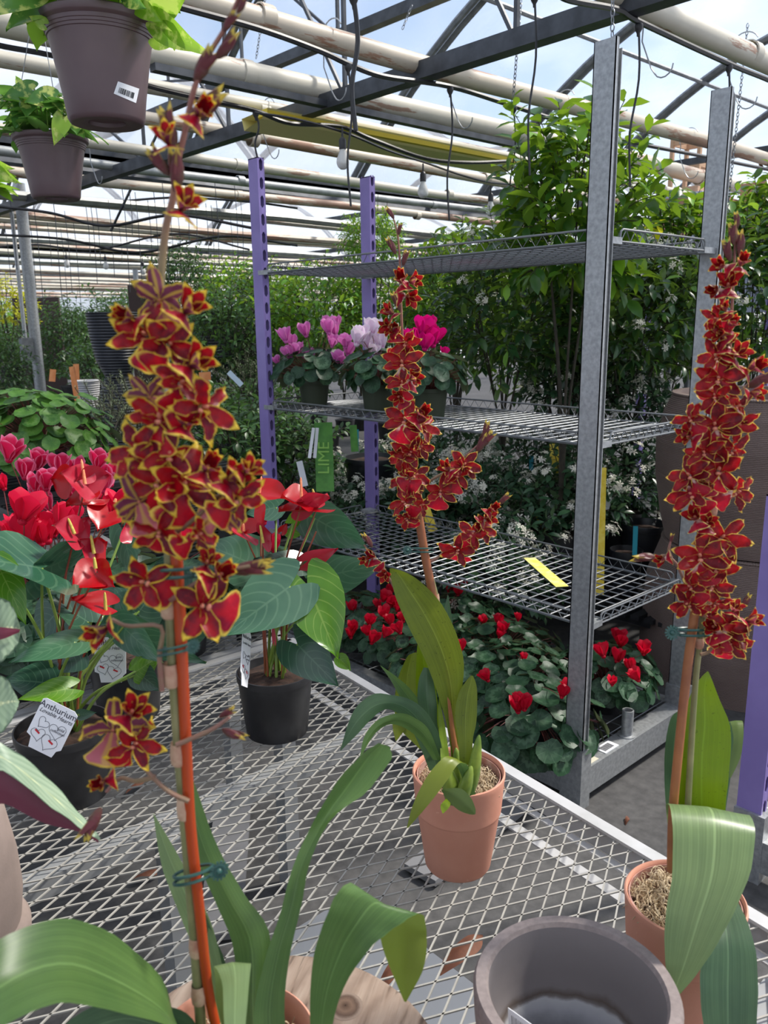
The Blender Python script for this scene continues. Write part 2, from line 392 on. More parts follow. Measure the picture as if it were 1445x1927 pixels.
# ---------------- overhead pipes ----------------
PIP = [(1.78, .052, 0, 2.75), (2.80, .052, 1, 2.75), (3.50, .068, 0, 2.77), (3.90, .042, 0, 2.74), (4.55, .045, 1, 2.75), (5.3, .042, 0, 2.75), (5.85, .038, 2, 2.75), (6.45, .045, 1, 2.74)]
y = 7.55
while y < 30:
    PIP.append((y, .05 if len(PIP) % 3 else .038, (1, 0, 1, 2, 0)[len(PIP) % 5], 2.75 + .04 * sin(len(PIP) * 2.3))); y += 0.62 + 0.02 * (y - 7)
for i, (y, r, mi, z) in enumerate(PIP):
    r *= .84; mb = MB(); n = 14; tube(mb, [(-7 + j * 35 / n, y, z - 0.02 * sin(j * 1.9 + i)) for j in range(n + 1)], r, 12 if i < 8 else 7)
    desc = ['cream painted', 'cream and rust flaked', 'bare grey'][mi]
    if i < 8:
        e = empty('overhead_pipe', (1, y, z), '%s overhead pipe above the racks, %s from the camera' % (desc, ORD[i]), 'pipe', 'overhead pipes')
        mb.build('pipe', [M_pipe, M_pipe_rust, M_pipe_grey][mi], e)
        for j in range(3):
            m2 = MB(); xx = 1.6 + j * 2.2 + 0.37 * i; lathe1(m2, [(r, -.03), (r + .006, -.028), (r + .006, .028), (r, .03)], n=16)
            vs = [(xx + v[2], y + v[0], z - .004 + v[1]) for v in m2.v]; m2.v = vs; m2.build('clamp', [M_pipe, M_pipe_rust, M_pipe_grey][mi], e)
    else:
        tag(mb.build('overhead_pipe', [M_pipe, M_pipe_rust, M_pipe_grey][mi], origin=(-7, y, z)), '%s pipe in the crowd of far overhead pipes' % desc, 'pipe', 'far %s overhead pipes' % desc)
# rolled shade cloth and dark band
mb = MB(); tube(mb, [(-3 + j, 7.72, 3.12 + 0.02 * sin(j * 1.3)) for j in range(24)], 0.085, 8); tag(mb.build('shade_cloth', M_black), 'rolled black shade cloth hanging along the gutter', 'shade cloth')
a = PY(285, 130, 3.43); b = PY(975, 308, 3.43)
mb = MB(); bar(mb, (a.x, 3.42, 2.685), (b.x, 3.42, 2.685), 0.05, 0.03); tag(mb.build('cable_tray', M_dark), 'dark narrow channel strapped under the thick cream pipe', 'channel')
# yellow strip heater
a = PY(478, 190, 3.72); b = PY(962, 300, 3.72); e = empty('strip_light', ((a.x + b.x) / 2, 3.72, 2.68), 'long pale yellow strip fixture hanging under the thick pipe', 'strip light')
M_yel = simple('yellow_paint', srgb(246, 220, 70), 0.5); M_cre = simple('cream_paint', srgb(248, 238, 168), 0.5)
mb = MB(); box(mb, ((a.x + b.x) / 2, 3.66, 2.655), (b.x - a.x, 0.10, 0.03)); mb.build('rim', M_yel, e)
mb = MB(); x0, x1 = a.x, b.x; mb.add([(x0, 3.60, 2.67), (x1, 3.60, 2.67), (x1, 3.66, 2.63), (x0, 3.66, 2.63), (x0, 3.82, 2.60), (x1, 3.82, 2.60), (x0, 3.84, 2.66), (x1, 3.84, 2.66)], [(0, 1, 2, 3), (3, 2, 5, 4), (4, 5, 7, 6), (6, 7, 1, 0)]); mb.build('reflector', M_cre, e, smooth=False)
# post of the near bay on the left
e = empty('roof_post', (3.04, 8.5, 0), 'round galvanised roof post on the left with a thin conduit beside it', 'post')
mb = MB(); tube(mb, [(3.04, 8.5, 0), (3.04, 8.5, 2.98)], 0.055, 14); mb.build('post', M_galv, e)
mb = MB(); tube(mb, [(2.93, 8.46, 1.35), (2.93, 8.46, 2.9)], 0.02, 8); mb.build('conduit', M_galv, e)
mb = MB(); box(mb, (2.93, 8.45, 1.42), (.11, .08, .22)); mb.build('junction_box', M_steel, e)
for x, y in ((7.5, 15.3), (10.5, 15.3), (13.5, 15.3)):
    mb = MB(); tube(mb, [(x, y, 0), (x, y, 2.95)], 0.05, 10); tag(mb.build('roof_post', M_galv, origin=(x, y, 0)), 'slim galvanised roof post far back under the pipes', 'post', 'far roof posts')

# ---------------- cables, drip tubes, bulbs, hooks, chains ----------------
def cable(name, pts, r, label, cat='cable', mat=M_black, n=60):
    mb = MB(); tube(mb, smooth_path([tuple(p) for p in pts], n), r, 6); return tag(mb.build(name, mat, origin=pts[0]), label, cat)
cable('irrigation_hose', [PY(x, y, 2.72) for x, y in ((250, -20), (310, 5), (480, 52), (600, 95), (655, 120), (722, 144), (847, 163), (967, 200), (1157, 260), (1332, 296), (1500, 330))], 0.011, 'black irrigation hose slung under the second pipe, crossing behind the uprights', 'hose')
cable('irrigation_hose', [PY(x, y, 1.74) for x, y in ((1040, -20), (1072, 0), (1162, 18), (1205, 42), (1372, 120), (1445, 150), (1520, 185))], 0.0105, 'black irrigation hose at the top right corner beside the nearest pipe', 'hose')
cable('irrigation_hose', [PY(x, y, 3.50) for x, y in ((-80, 65), (0, 86), (120, 110), (280, 162), (400, 190), (480, 208), (545, 232), (640, 238), (700, 262), (800, 298), (880, 306), (960, 303))], 0.0105, 'black irrigation hose sagging across the yellow strip fixture', 'hose')
for i, pl in enumerate([((-40, 385), (90, 400), (200, 425), (330, 405), (480, 430)), ((-40, 440), (120, 450), (260, 475), (420, 445), (560, 462)), ((-20, 350), (100, 375), (200, 380), (330, 372), (470, 380), (560, 392)), ((-40, 470), (60, 460), (180, 470), (330, 440), (470, 470))]):
    cable('far_cable', [D(x, y, 6.2 + i) for x, y in pl], 0.012, 'thin black cable sagging under the far pipes, %s counting from the camera' % ORD[i])
cable('bulb_cord', [D(480, 212, 3.75), D(560, 225, 3.75), D(650, 250, 3.8), D(730, 283, 4.1), D(800, 306, 4.5), D(870, 330, 4.8), D(927, 344, 5.1), D(1010, 350, 5.8)], 0.006, 'thin black cord carrying the three near light bulbs', 'cord')
def drip(px, py0, py1, Y, r=0.0045, label='', t=None, px2=None):
    p = PY(px, py0, Y) if t is None else D(px, py0, t); rr = ray(px if px2 is None else px2, py1)
    s = hypot(p.x, p.y) / hypot(rr.x, rr.y); zb = CH + rr.z * s
    e = empty('drip_tube', p, label, 'drip tube', 'drip tubes')
    mb = MB(); tube(mb, smooth_path([(p.x, p.y, p.z), (p.x + .01, p.y - .006, (p.z * 2 + zb) / 3), (p.x - .005, p.y + .01, (p.z + zb * 2) / 3), (p.x, p.y, zb)], 12), r, 6); mb.build('tube', M_black, e)
    mb = MB(); lathe1(mb, [(0.001, .012), (.014, .01), (.016, 0), (.012, -.01), (.006, -.02), (.005, -.03), (.001, -.03)], p - V((0, 0, .012)), 12); mb.build('emitter', M_black, e)
drip(655, 120, 388, 2.72, label='black drip tube hanging from the hose beside the near light bulb')
drip(847, 164, 415, 2.72, label='black drip tube hanging between the two far right light bulbs')
drip(1202, 44, 350, 1.74, label='black drip tube hanging right of the nearest galvanised upright')
drip(1372, 122, 330, 1.74, label='black drip tube ending at the top of the right galvanised upright')
drip(481, 209, 300, 3.50, label='black drip tube ending over the tall purple post on the left')
drip(967, 200, 420, 2.72, .004, 'black drip tube falling through the citrus foliage')
drip(665, -10, 246, None, .008, 'thick black hose end dangling near the top centre', t=2.6)
drip(1006, -10, 330, None, .0045, 'long black drip tube left of the nearest galvanised upright', t=3.0)
RN.seed(5)
for i in range(32):
    px = 10 + i * 15 + RN.uniform(-5, 5); py = RN.uniform(395, 470)
    if 150 < px < 0: continue
    t = RN.uniform(6.5, 9.5); p = D(px, py, t); L = RN.uniform(.35, .95)
    mb = MB(); tube(mb, [(p.x, p.y, 2.75), (p.x + .01, p.y, 2.5), (p.x, p.y, 2.72 - L)], 0.0032, 4)
    tag(mb.build('hanging_wire', M_dark, origin=(p.x, p.y, 2.75)), 'thin dark wire hanging from the far pipes over the plants', 'wire', 'hanging wires under the far pipes')
M_bulb, t_, o_ = nodes('bulb_glass'); pbsdf(t_, o_, (0.85, 0.85, 0.82), 0.12, 0, 0.7); b_ = t_.nodes['Principled BSDF']; b_.inputs['Transmission Weight'].default_value = 0.35
def bulb(px, py, t, label, r=.03):
    p = D(px, py, t); e = empty('light_bulb', p, label, 'light bulb', 'light bulbs on the cord')
    mb = MB(); lathe1(mb, [(0.0005, -.052), (.012, -.05), (.024, -.04), (.03, -.024), (.029, -.008), (.022, .012), (.015, .028), (.013, .04)], p, 20); mb.build('glass', M_bulb, e)
    mb = MB(); lathe1(mb, [(.013, .036), (.017, .038), (.017, .075), (.012, .085), (.005, .09), (.004, .13)], p, 16); mb.build('socket', M_black, e)
bulb(645, 297, 3.8, 'clear light bulb hanging left of centre, nearest and largest of the three')
bulb(796, 355, 4.5, 'clear light bulb hanging between the purple posts and the citrus, middle of the three')
bulb(923, 391, 5.1, 'clear light bulb beside the citrus leaves, rightmost of the three')
for px, py in ((126, 495), (199, 498), (269, 508)):
    bulb(px, py, 9.0, 'small pale light bulb far back under the stacked pipes on the left')
for px, Y, z, l in ((1238, 1.78, 2.75, 'beside the nearest upright'), (1400, 1.78, 2.75, 'at the top right edge'), (625, 2.80, 2.75, 'left of centre on the second pipe'), (866, 2.80, 2.75, 'in the middle of the second pipe'), (1063, 2.80, 2.75, 'just left of the nearest upright'), (1297, 2.80, 2.75, 'just left of the right upright'), (505, 3.9, 2.74, 'at the left end of the yellow strip'), (175, 5.3, 2.75, 'behind the lower hanging basket')):
    # X on the pipe for that column
    lo, hi = -3.0, 12.0
    for _ in range(40):
        mid = (lo + hi) / 2
        if proj((mid, Y, z))[0] < px: lo = mid
        else: hi = mid
    X = lo; R = .065; mb = MB(); pts = [(X, Y + R * cos(a), z + R * sin(a)) for a in [radians(x) for x in range(150, -31, -15)]]
    pts += [(X, Y + R * .9, z - .1), (X + .01, Y + R * .3, z - .2)] + [(X + .01, Y + .01 - .04 * (1 - cos(a)), z - .2 - .04 * sin(a)) for a in [radians(q) for q in range(30, 200, 25)]]
    tube(mb, pts, 0.0028, 5); tag(mb.build('wire_hook', M_galv, origin=(X, Y, z)), 'bent wire hook hung over the pipe %s' % l, 'hook', 'wire hooks on the pipes')
def chain(a, b, label):
    a = V(a); b = V(b); n = int((b - a).length / 0.018); mb = MB()
    for i in range(n):
        c = a + (b - a) * ((i + .5) / n); ax = V((1, 0, 0)) if i % 2 else V((0, 1, 0)); u = (b - a).normalized()
        pts = [c + ax * (.006 * cos(q)) + u * (.0125 * sin(q)) for q in [k * pi / 4 for k in range(9)]]; tube(mb, pts, .0018, 4, cap=False)
    tag(mb.build('hanging_chain', M_steel, origin=a), label, 'chain', 'hanging chains')
chain(D(981, -10, 3.4), D(966, 180, 3.4), 'thin steel chain hanging down into the citrus tips')
chain(D(1153, -10, 2.3), D(1152, 72, 2.3), 'steel chain above the nearest galvanised upright')
chain(D(1407, 45, 3.95), D(1368, 400, 3.95), 'thin chain hanging right of the right upright')
chain(D(500, -10, 4.4), D(482, 110, 4.4), 'doubled steel chain high on the left behind the flower spike')
chain(D(775, 10, 3.8), D(757, 55, 3.8), 'short steel chain at the top centre on the truss bar')
# ---------------- wire rack ----------------
M_purple = simple('purple_paint', srgb(132, 116, 178), 0.42, 0, srgb(144, 128, 190), 6, bump=0.03)
M_label = simple('label_white', srgb(226, 228, 232), 0.5)
M_ink = simple('ink', (0.02, 0.02, 0.025), 0.6)
RX0, RX1, RY0, RY1 = 2.145, 2.86, 1.385, 3.25
def upright(e, x, y, h, mat, slots, flip=1):
    """channel: plain web faces -X (0.072 wide in Y), narrow face (0.036 wide in X) faces -Y, slotted or open"""
    mb = MB(); W, Dp, th = .072, .036, .003
    box(mb, (x + th / 2, y + W / 2, h / 2), (th, W, h))
    if slots:
        box(mb, (x + Dp - th / 2, y + W / 2, h / 2), (th, W, h))
        for yy in (y + th / 2, y + W - th / 2):
            box(mb, (x + .006, yy, h / 2), (.006, th, h)); box(mb, (x + Dp - .005, yy, h / 2), (.006, th, h))
            z = .12
            while z < h - .02:
                hole = .050; box(mb, (x + Dp / 2, yy, z), (Dp - .016, th, .077 - hole)); z += .077
                for sx in (-1, 1):
                    for sz in (-1, 1):
                        cx_, cz_ = x + Dp / 2 + sx * .0095, z - .0385 + sz * .0235
                        mb.add([(cx_, yy - th / 2, cz_ + sz * .002), (cx_ - sx * .007, yy - th / 2, cz_ + sz * .002), (cx_, yy - th / 2, cz_ - sz * .009), (cx_, yy + th / 2, cz_ + sz * .002), (cx_ - sx * .007, yy + th / 2, cz_ + sz * .002), (cx_, yy + th / 2, cz_ - sz * .009)], [(0, 1, 2), (3, 5, 4), (1, 4, 5, 2)])
        box(mb, (x + Dp / 2, y + W / 2, h - .002), (Dp, W, .004))
    else:
        box(mb, (x + .007, y + th / 2, h / 2), (.014, th, h)); box(mb, (x + .007, y + W - th / 2, h / 2), (.014, th, h))
        box(mb, (x + .014, y + .014, h / 2), (th, .028, h)); box(mb, (x + .020, y + .024, h / 2 - .01), (.010, th, h - .02)); box(mb, (x + .031, y + .013, h / 2 - .012), (th, .026, h - .024))
    return mb.build('upright', mat, e, smooth=False)
def wire_shelf(e, x0, x1, y0, y1, z, lip=.036, name='shelf'):
    mb = MB(); r = .0024
    n = int((y1 - y0) / .052)
    for i in range(n + 1):
        y = y0 + .015 + (y1 - y0 - .03) * i / n; tube(mb, [(x0, y, z), (x1, y, z)], r, 4)
    n = int((x1 - x0) / .052)
    for i in range(n + 1):
        x = x0 + (x1 - x0) * i / n; tube(mb, [(x, y0, z - .004), (x, y1, z - .004)], .0028, 4)
    sh = mb.build(name, M_wire, e)
    mb = MB()
    def rail(a, b):
        a = V(a); b = V(b); L = (b - a).length; d = (b - a) / L; up = V((0, 0, 1)); c0, c1 = .055, L - .055
        tube(mb, [a, b], .0036, 6)
        tube(mb, [a + d * c0, a + d * (c0 + .003) + up * (lip * .8), a + d * (c0 + .014) + up * lip, a + d * (c1 - .014) + up * lip, a + d * (c1 - .003) + up * (lip * .8), a + d * c1], .0036, 6)
        k = max(4, int((c1 - c0) / .026)); pts = [a + d * (c0 + .006 + (c1 - c0 - .012) * i / k) + up * (lip if i % 2 else .001) for i in range(k + 1)]
        tube(mb, pts, .0019, 4)
    rail((x0, y0, z), (x0, y1, z)); rail((x1, y0, z), (x1, y1, z)); rail((x0, y0, z), (x1, y0, z)); rail((x0, y1, z), (x1, y1, z))
    mb.build('rim', M_wire, sh)
    for cx_, cy_, sx, sy in ((x0, y0, 1, 1), (x1, y0, -1, 1), (x0, y1, 1, -1), (x1, y1, -1, -1)):
        m2 = MB(); q = .062
        vs = [(cx_ - sx * .008, cy_ - sy * .008), (cx_ + sx * q, cy_ - sy * .004), (cx_ + sx * q, cy_ + sy * .02), (cx_ + sx * .02, cy_ + sy * q), (cx_ - sx * .004, cy_ + sy * q)]
        m2.add([(x, y, z - .008) for x, y in vs] + [(x, y, z + .012) for x, y in vs], [(0, 1, 2, 3, 4), (9, 8, 7, 6, 5)] + [(i, (i + 1) % 5, 5 + (i + 1) % 5, 5 + i) for i in range(5)])
        m2.build('corner_plate', M_galv, sh, smooth=False)
    return sh
rack = empty('wire_shelf_rack', (2.5, 2.3, 0), 'tall plant rack with two galvanised and two purple uprights and three wire shelves', 'shelf rack')
upright(rack, RX0, RY0, 2.385, M_galv, False); upright(rack, RX1 - .02, RY0, 2.375, M_galv, False)
upright(rack, 2.185, 3.205, 2.345, M_purple, True); upright(rack, 2.845, 3.205, 2.335, M_purple, True)
for z in (1.853, 1.243, .643): wire_shelf(rack, RX0 + .045, RX1 - .03, RY0 + .02, 3.225, z)
mb = MB()
for (a, b) in (((RX0, RY0 + .036), (RX1, RY0 + .036)), ((RX0, 3.24), (RX1, 3.24))): box(mb, ((a[0] + b[0]) / 2, a[1], .09), (b[0] - a[0], .07, .10))
for x in (RX0 + .02, RX1): box(mb, (x, (RY0 + 3.24) / 2, .09), (.05, 3.24 - RY0, .10))
mb.build('base_frame', M_galv, rack, smooth=False)
mb = MB()
for i in range(36): y = RY0 + .09 + i * .05; tube(mb, [(RX0 + .03, y, .135), (RX1, y, .135)], .0024, 4)
for i in range(9): x = RX0 + .08 + i * .08; tube(mb, [(x, RY0 + .05, .131), (x, 3.2, .131)], .0028, 4)
mb.build('base_grid', M_steel, rack)
for p in ((RX0 + .018, RY0 + .036), (RX1, RY0 + .036)):
    mb = MB(); box(mb, (p[0], p[1], .11), (.056, .084, .22)); mb.build('foot_sleeve', M_galv, rack, smooth=False)
q = V((RX0 + .34, 0, 0)); mb = MB(); lathe1(mb, [(.034, .0), (.034, .004), (.021, .006), (.021, .10), (.016, .10), (.016, .01)], (q.x, RY0 + .036, .14), 20); mb.build('socket_tube', M_galv, rack)
mb = MB(); q = V((RX0 + .21, 0, 0)); box(mb, (q.x, RY0 + .036, .1415), (.085, .045, .002)); mb.build('label_sticker', M_label, rack, smooth=False)
mb = MB(); box(mb, (RX0 + .085, RY0 + .036, .1415), (.07, .05, .002)); mb.build('label_sticker', simple('label_old', srgb(205, 200, 180), .6), rack, smooth=False)
mb = MB()
for i in range(14): box(mb, (q.x - .03 + i * .0042, RY0 + .036, .1427), (.002 if i % 3 else .0028, .028, .0006))
mb.build('barcode', M_ink, rack, smooth=False)
q = Z(1028, 1076, .648); m = MB(); bar(m, Z(996, 1050, .6485), Z(1058, 1104, .6485), .05, .002)
tag(m.build('plant_tag', simple('tag_yellow', srgb(232, 222, 96), .5, 0, srgb(244, 238, 170), 30), origin=(q.x, q.y, .65), smooth=False), 'long yellow plant tag lying on the lowest wire shelf', 'plant tag')
# second rack at the right edge
q = Z(1400, 1650, 0); e = empty('purple_rack', (q.x, q.y, 0), 'purple slotted rack post on a grey base at the right edge', 'shelf rack')
upright(e, q.x, q.y - .03, 1.16, M_purple, True)
mb = MB(); box(mb, (q.x + .02, q.y + .0, .11), (.06, .09, .22)); mb.build('foot_sleeve', M_galv, e, smooth=False)
mb = MB(); box(mb, (q.x + .28, q.y + .0, .09), (.5, .07, .10)); box(mb, (q.x + .02, q.y - .42, .09), (.05, .8, .10)); mb.build('base_frame', M_galv, e, smooth=False)
mb = MB(); box(mb, (q.x + .14, q.y, .1415), (.08, .045, .002)); mb.build('label_sticker', M_label, e, smooth=False)
# ---------------- benches ----------------
M_mesh = simple('painted_mesh', srgb(164, 161, 153), 0.5, 0.1, srgb(142, 140, 134), 20, 0.45, 0.7)
M_alu = simple('bench_rail', srgb(196, 196, 196), 0.45, 0.2, srgb(180, 180, 178), 12)
M_frame = simple('bench_frame', srgb(150, 152, 153), 0.5, 0.4)
def clip_line(p, d, poly):
    t0, t1 = -1e9, 1e9; n = len(poly)
    for i in range(n):
        a = poly[i]; b = poly[(i + 1) % n]; ex, ey = b[0] - a[0], b[1] - a[1]; nx, ny = -ey, ex
        den = nx * d[0] + ny * d[1]; num = nx * (a[0] - p[0]) + ny * (a[1] - p[1])
        if abs(den) < 1e-9:
            if num > 0: return None
            continue
        t = num / den
        if den > 0: t0 = max(t0, t)
        else: t1 = min(t1, t)
    return (t0, t1) if t1 > t0 + .01 else None
def bench(name, poly, z, label, legs, step=.0307, rails=True, mesh_mat=None):
    cx_ = sum(p[0] for p in poly) / len(poly); cy_ = sum(p[1] for p in poly) / len(poly)
    e = empty(name, (cx_, cy_, 0), label, 'bench'); mb = MB()
    for sg in (1, -1):
        an = radians(25) * sg; d = (cos(an), sin(an)); nrm = (-d[1], d[0]); sp = step * 2 * cos(radians(25)) / 2
        R = 2.6; k = int(R / sp)
        for i in range(-k, k + 1):
            p = (cx_ + nrm[0] * sp * i, cy_ + nrm[1] * sp * i); c = clip_line(p, d, poly)
            if not c: continue
            a = V((p[0] + d[0] * c[0], p[1] + d[1] * c[0], z - .0015)); b = V((p[0] + d[0] * c[1], p[1] + d[1] * c[1], z - .0015)); bar(mb, a, b, .0027, .0024)
    mb.build('mesh_top', mesh_mat or M_mesh, e, smooth=False)
    if rails:
        mb = MB()
        for i in range(len(poly)):
            a = poly[i]; b = poly[(i + 1) % len(poly)]; bar(mb, (a[0], a[1], z + .003), (b[0], b[1], z + .003), .026, .006); bar(mb, (a[0], a[1], z - .02), (b[0], b[1], z - .02), .006, .05)
            # inner angle lip
            v = V((cx_ - (a[0] + b[0]) / 2, cy_ - (a[1] + b[1]) / 2, 0)); n_ = V((-(b[1] - a[1]), b[0] - a[0], 0)).normalized(); n_ = n_ if n_.dot(v) > 0 else -n_
            bar(mb, V((a[0], a[1], z - .03)) + n_ * .034, V((b[0], b[1], z - .03)) + n_ * .034, .016, .004); bar(mb, V((a[0], a[1], z - .05)) + n_ * .075, V((b[0], b[1], z - .05)) + n_ * .075, .022, .004)
        mb.build('edge_rail', M_alu, e, smooth=False)
    mb = MB()
    xs = [p[0] for p in poly]; ys = [p[1] for p in poly]
    for f_ in (.3, .72):
        y = min(ys) + (max(ys) - min(ys)) * f_; c = clip_line((cx_, y), (1, 0), poly)
        bar(mb, (cx_ + c[0], y, z - .03), (cx_ + c[1], y, z - .03), .04, .04)
    mb.build('cross_beam', M_frame, e, smooth=False)
    for x, y in legs:
        m2 = MB(); bar(m2, (x, y, 0), (x, y, z - .03), .045, .045, up=V((0, 1, 0))); m2.build('leg', M_frame, e, smooth=False)
    return e
BZ = .70
bench('mesh_bench', [(-.9, -.35), (1.085, -.35), (1.327, 1.885), (-.9, 1.985)], BZ, 'large bench with white edge rail and diamond mesh top holding the clay pots', [(.62, 1.30), (.25, .45), (1.05, .1), (1.20, 1.75), (-.4, 1.5)])
bench('mesh_bench', [(-.9, 2.03), (1.33, 1.925), (1.45, 3.55), (-.9, 3.65)], BZ - .002, 'second diamond mesh bench behind the first, under the red cyclamens', [(.3, 2.6), (1.3, 2.2), (.9, 3.4)])
mb = MB(); pts = [Z(a, b, .03) for a, b in ((-60, 1660), (200, 1650), (420, 1480), (640, 1420), (800, 1400))]
# things under the bench: grey tray, hose, dead leaves
q = Z(800, 1560, .35); mb = MB(); box(mb, (.95, 1.12, .16), (.46, .62, .02)); box(mb, (.95, 1.12, .10), (.44, .6, .10))
tag(mb.build('storage_tub', simple('grey_tub', srgb(120, 124, 130), .55), origin=(.95, 1.12, .05), smooth=False), 'flat grey tub on the floor under the mesh bench', 'tub')
M_deadleaf = simple('dead_leaf', srgb(92, 52, 34), .7, 0, srgb(120, 74, 50), 30)
for i, (px, py, an, L, zz, lab) in enumerate([(255, 1480, .4, .10, .02, 'brown dry leaf on the floor under the bench at the left'), (275, 1648, -.3, .09, .02, 'brown dry leaf on the floor left of the orange stake'), (560, 1640, 1, .06, .02, 'small brown leaf on the floor behind the tall strap leaf'), (735, 1838, .4, .09, .45, 'dark brown strip caught under the mesh beside the wooden round'), (870, 1797, .1, .13, .5, 'dark brown strip caught under the mesh left of the grey bowl'), (1180, 1545, .4, .05, .002, 'brown leaf on the open floor beyond the bench edge')]):
    p = Z(px, py, zz); mb = MB(); d = V((cos(an), sin(an), 0)); s_ = V((-sin(an), cos(an), 0))
    strip(mb, [(p - d * L / 2, p - d * L / 2 + s_ * .002), (p - d * L / 5 - s_ * L * .14 + V((0, 0, .012)), p - d * L / 5 + s_ * L * .16), (p + d * L * .25 - s_ * L * .13, p + d * L * .25 + s_ * L * .12 + V((0, 0, .01))), (p + d * L / 2, p + d * L / 2 + s_ * .002)], 4, 10, fold=.3)
    tag(mb.build('dead_leaf', M_deadleaf, origin=p), lab, 'dead leaf', 'dead leaves')
# floor puddle-like strips: pale plastic sheet edges under the bench
for (px, py, L, an, lab) in ((430, 1600, .75, .95, 'grey flat board leaning under the bench left of the pots'), (900, 1560, .6, .1, 'pale board on the floor below the middle clay pot')):
    p = Z(px, py, .02); mb = MB(); box(mb, (p.x, p.y, .02), (L, .12, .02), rz=an)
    tag(mb.build('floor_board', simple('pale_board', srgb(116, 116, 118), .6), origin=(p.x, p.y, .02), smooth=False), lab, 'board', 'boards under the bench')
# wooden round
M_wood, t_, o_ = nodes('weathered_wood')
tcn = t_.nodes.new('ShaderNodeTexCoord'); mpn = t_.nodes.new('ShaderNodeMapping'); mpn.inputs['Rotation'].default_value = (0, 0, 1.02); t_.links.new(tcn.outputs['Object'], mpn.inputs[0])
wv = N_(t_, 'ShaderNodeTexWave', Scale=9.0, Distortion=6.0, Detail=4.0); wv.inputs['Detail Scale'].default_value = 1.1; t_.links.new(mpn.outputs[0], wv.inputs[0])
mp2 = t_.nodes.new('ShaderNodeMapping'); mp2.inputs['Scale'].default_value = (60, 5, 5); t_.links.new(mpn.outputs[0], mp2.inputs[0])
nz2 = N_(t_, 'ShaderNodeTexNoise', Scale=1.5, Detail=5.0, Distortion=.6); t_.links.new(mp2.outputs[0], nz2.inputs['Vector'])
c_ = mixc(t_, 0.6, ramp(t_, wv.outputs['Fac'], [(0.0, srgb(92, 74, 62)), (0.4, srgb(132, 114, 100)), (1.0, srgb(146, 130, 116))]), ramp(t_, nz2.outputs[0], [(0.36, srgb(48, 38, 32)), (0.46, srgb(128, 110, 96)), (0.7, srgb(158, 142, 128))]))
pbsdf(t_, o_, c_, .75, 0, .3, nz2.outputs[0], .6)
fw = lambda r_, f_: V((_R0.x * r_ + _F0.x * f_, _R0.y * r_ + _F0.y * f_, 0))
wc = fw(-.132, .71); e = empty('wooden_round', (wc.x, wc.y, BZ), 'weathered round wooden board with a knot, under the nearest orchid pot', 'wooden board')
mb = MB(); lathe1(mb, [(.001, .078), (.19, .078), (.197, .074), (.199, .066), (.199, .056), (.19, .05), (.001, .05)], (wc.x, wc.y, BZ + .042), 72); mb.build('top', M_wood, e)
mb = MB(); lathe1(mb, [(.11, .0), (.10, .02), (.10, .095)], (wc.x, wc.y, BZ), 40); mb.build('drum', M_wood, e)
M_knot, t_, o_ = nodes('knot'); u_, v_ = uvxy(t_); pbsdf(t_, o_, ramp(t_, mth(t_, 'ADD', v_, mth(t_, 'MULTIPLY', noise(t_, 60, 4), .3)), [(0.15, srgb(64, 48, 38)), (.5, srgb(104, 84, 70)), (.75, srgb(80, 64, 54)), (1, srgb(126, 110, 98))]), .8, 0, .2, noise(t_, 160, 4), .5)
kp = Z(650, 1893, BZ + .1205); mb = MB(); lathe1(mb, [(.0005, .0012), (.008, .001), (.016, .0008), (.021, .0)], (kp.x, kp.y, BZ + .1202), 28); mb.build('knot', M_knot, e)
WZ = BZ + .1215
# ---------------- ceramic bowls ----------------
def clay(name, a, b, rough=.8):
    m, t, o = nodes(name); pbsdf(t, o, mixc(t, .4, ramp(t, noise(t, 22, 5), [(.35, a), (.7, b)]), ramp(t, noise(t, 150, 2), [(.35, tuple(x * .8 for x in a)), (.65, b)])), rough, 0, .25, noise(t, 220, 2), .12); return m
M_cer = clay('grey_ceramic', srgb(122, 112, 110), srgb(142, 131, 128))
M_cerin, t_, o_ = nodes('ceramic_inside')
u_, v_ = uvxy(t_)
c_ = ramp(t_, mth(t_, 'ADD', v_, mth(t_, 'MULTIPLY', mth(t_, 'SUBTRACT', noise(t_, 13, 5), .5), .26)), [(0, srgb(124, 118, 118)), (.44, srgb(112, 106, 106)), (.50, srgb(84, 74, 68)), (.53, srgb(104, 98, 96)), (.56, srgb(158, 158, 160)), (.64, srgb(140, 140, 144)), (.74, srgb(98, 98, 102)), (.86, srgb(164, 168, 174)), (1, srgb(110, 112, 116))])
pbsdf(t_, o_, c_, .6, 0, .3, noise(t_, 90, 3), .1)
bc = fw(.206, .757); e = empty('ceramic_bowl', (bc.x, bc.y, BZ), 'empty grey ceramic pot with stained inside at the bottom right', 'ceramic pot')
mb = MB(); R = .113; H_ = .205
lathe1(mb, [(.001, .012), (.06, .012), (.072, .0), (.08, .004), (.094, .05), (.105, .11), (R - .002, .165), (R, H_ - .006), (R - .003, H_), (R - .014, H_), (R - .017, H_ - .005)], (bc.x, bc.y, BZ), 64); mb.build('shell', M_cer, e)
mb = MB(); lathe1(mb, [(R - .017, H_ - .005), (R - .018, H_ - .035), (R - .020, H_ - .065), (R - .026, .115), (R - .038, .098), (.04, .09), (.001, .088)], (bc.x, bc.y, BZ), 64); mb.build('inside', M_cerin, e)
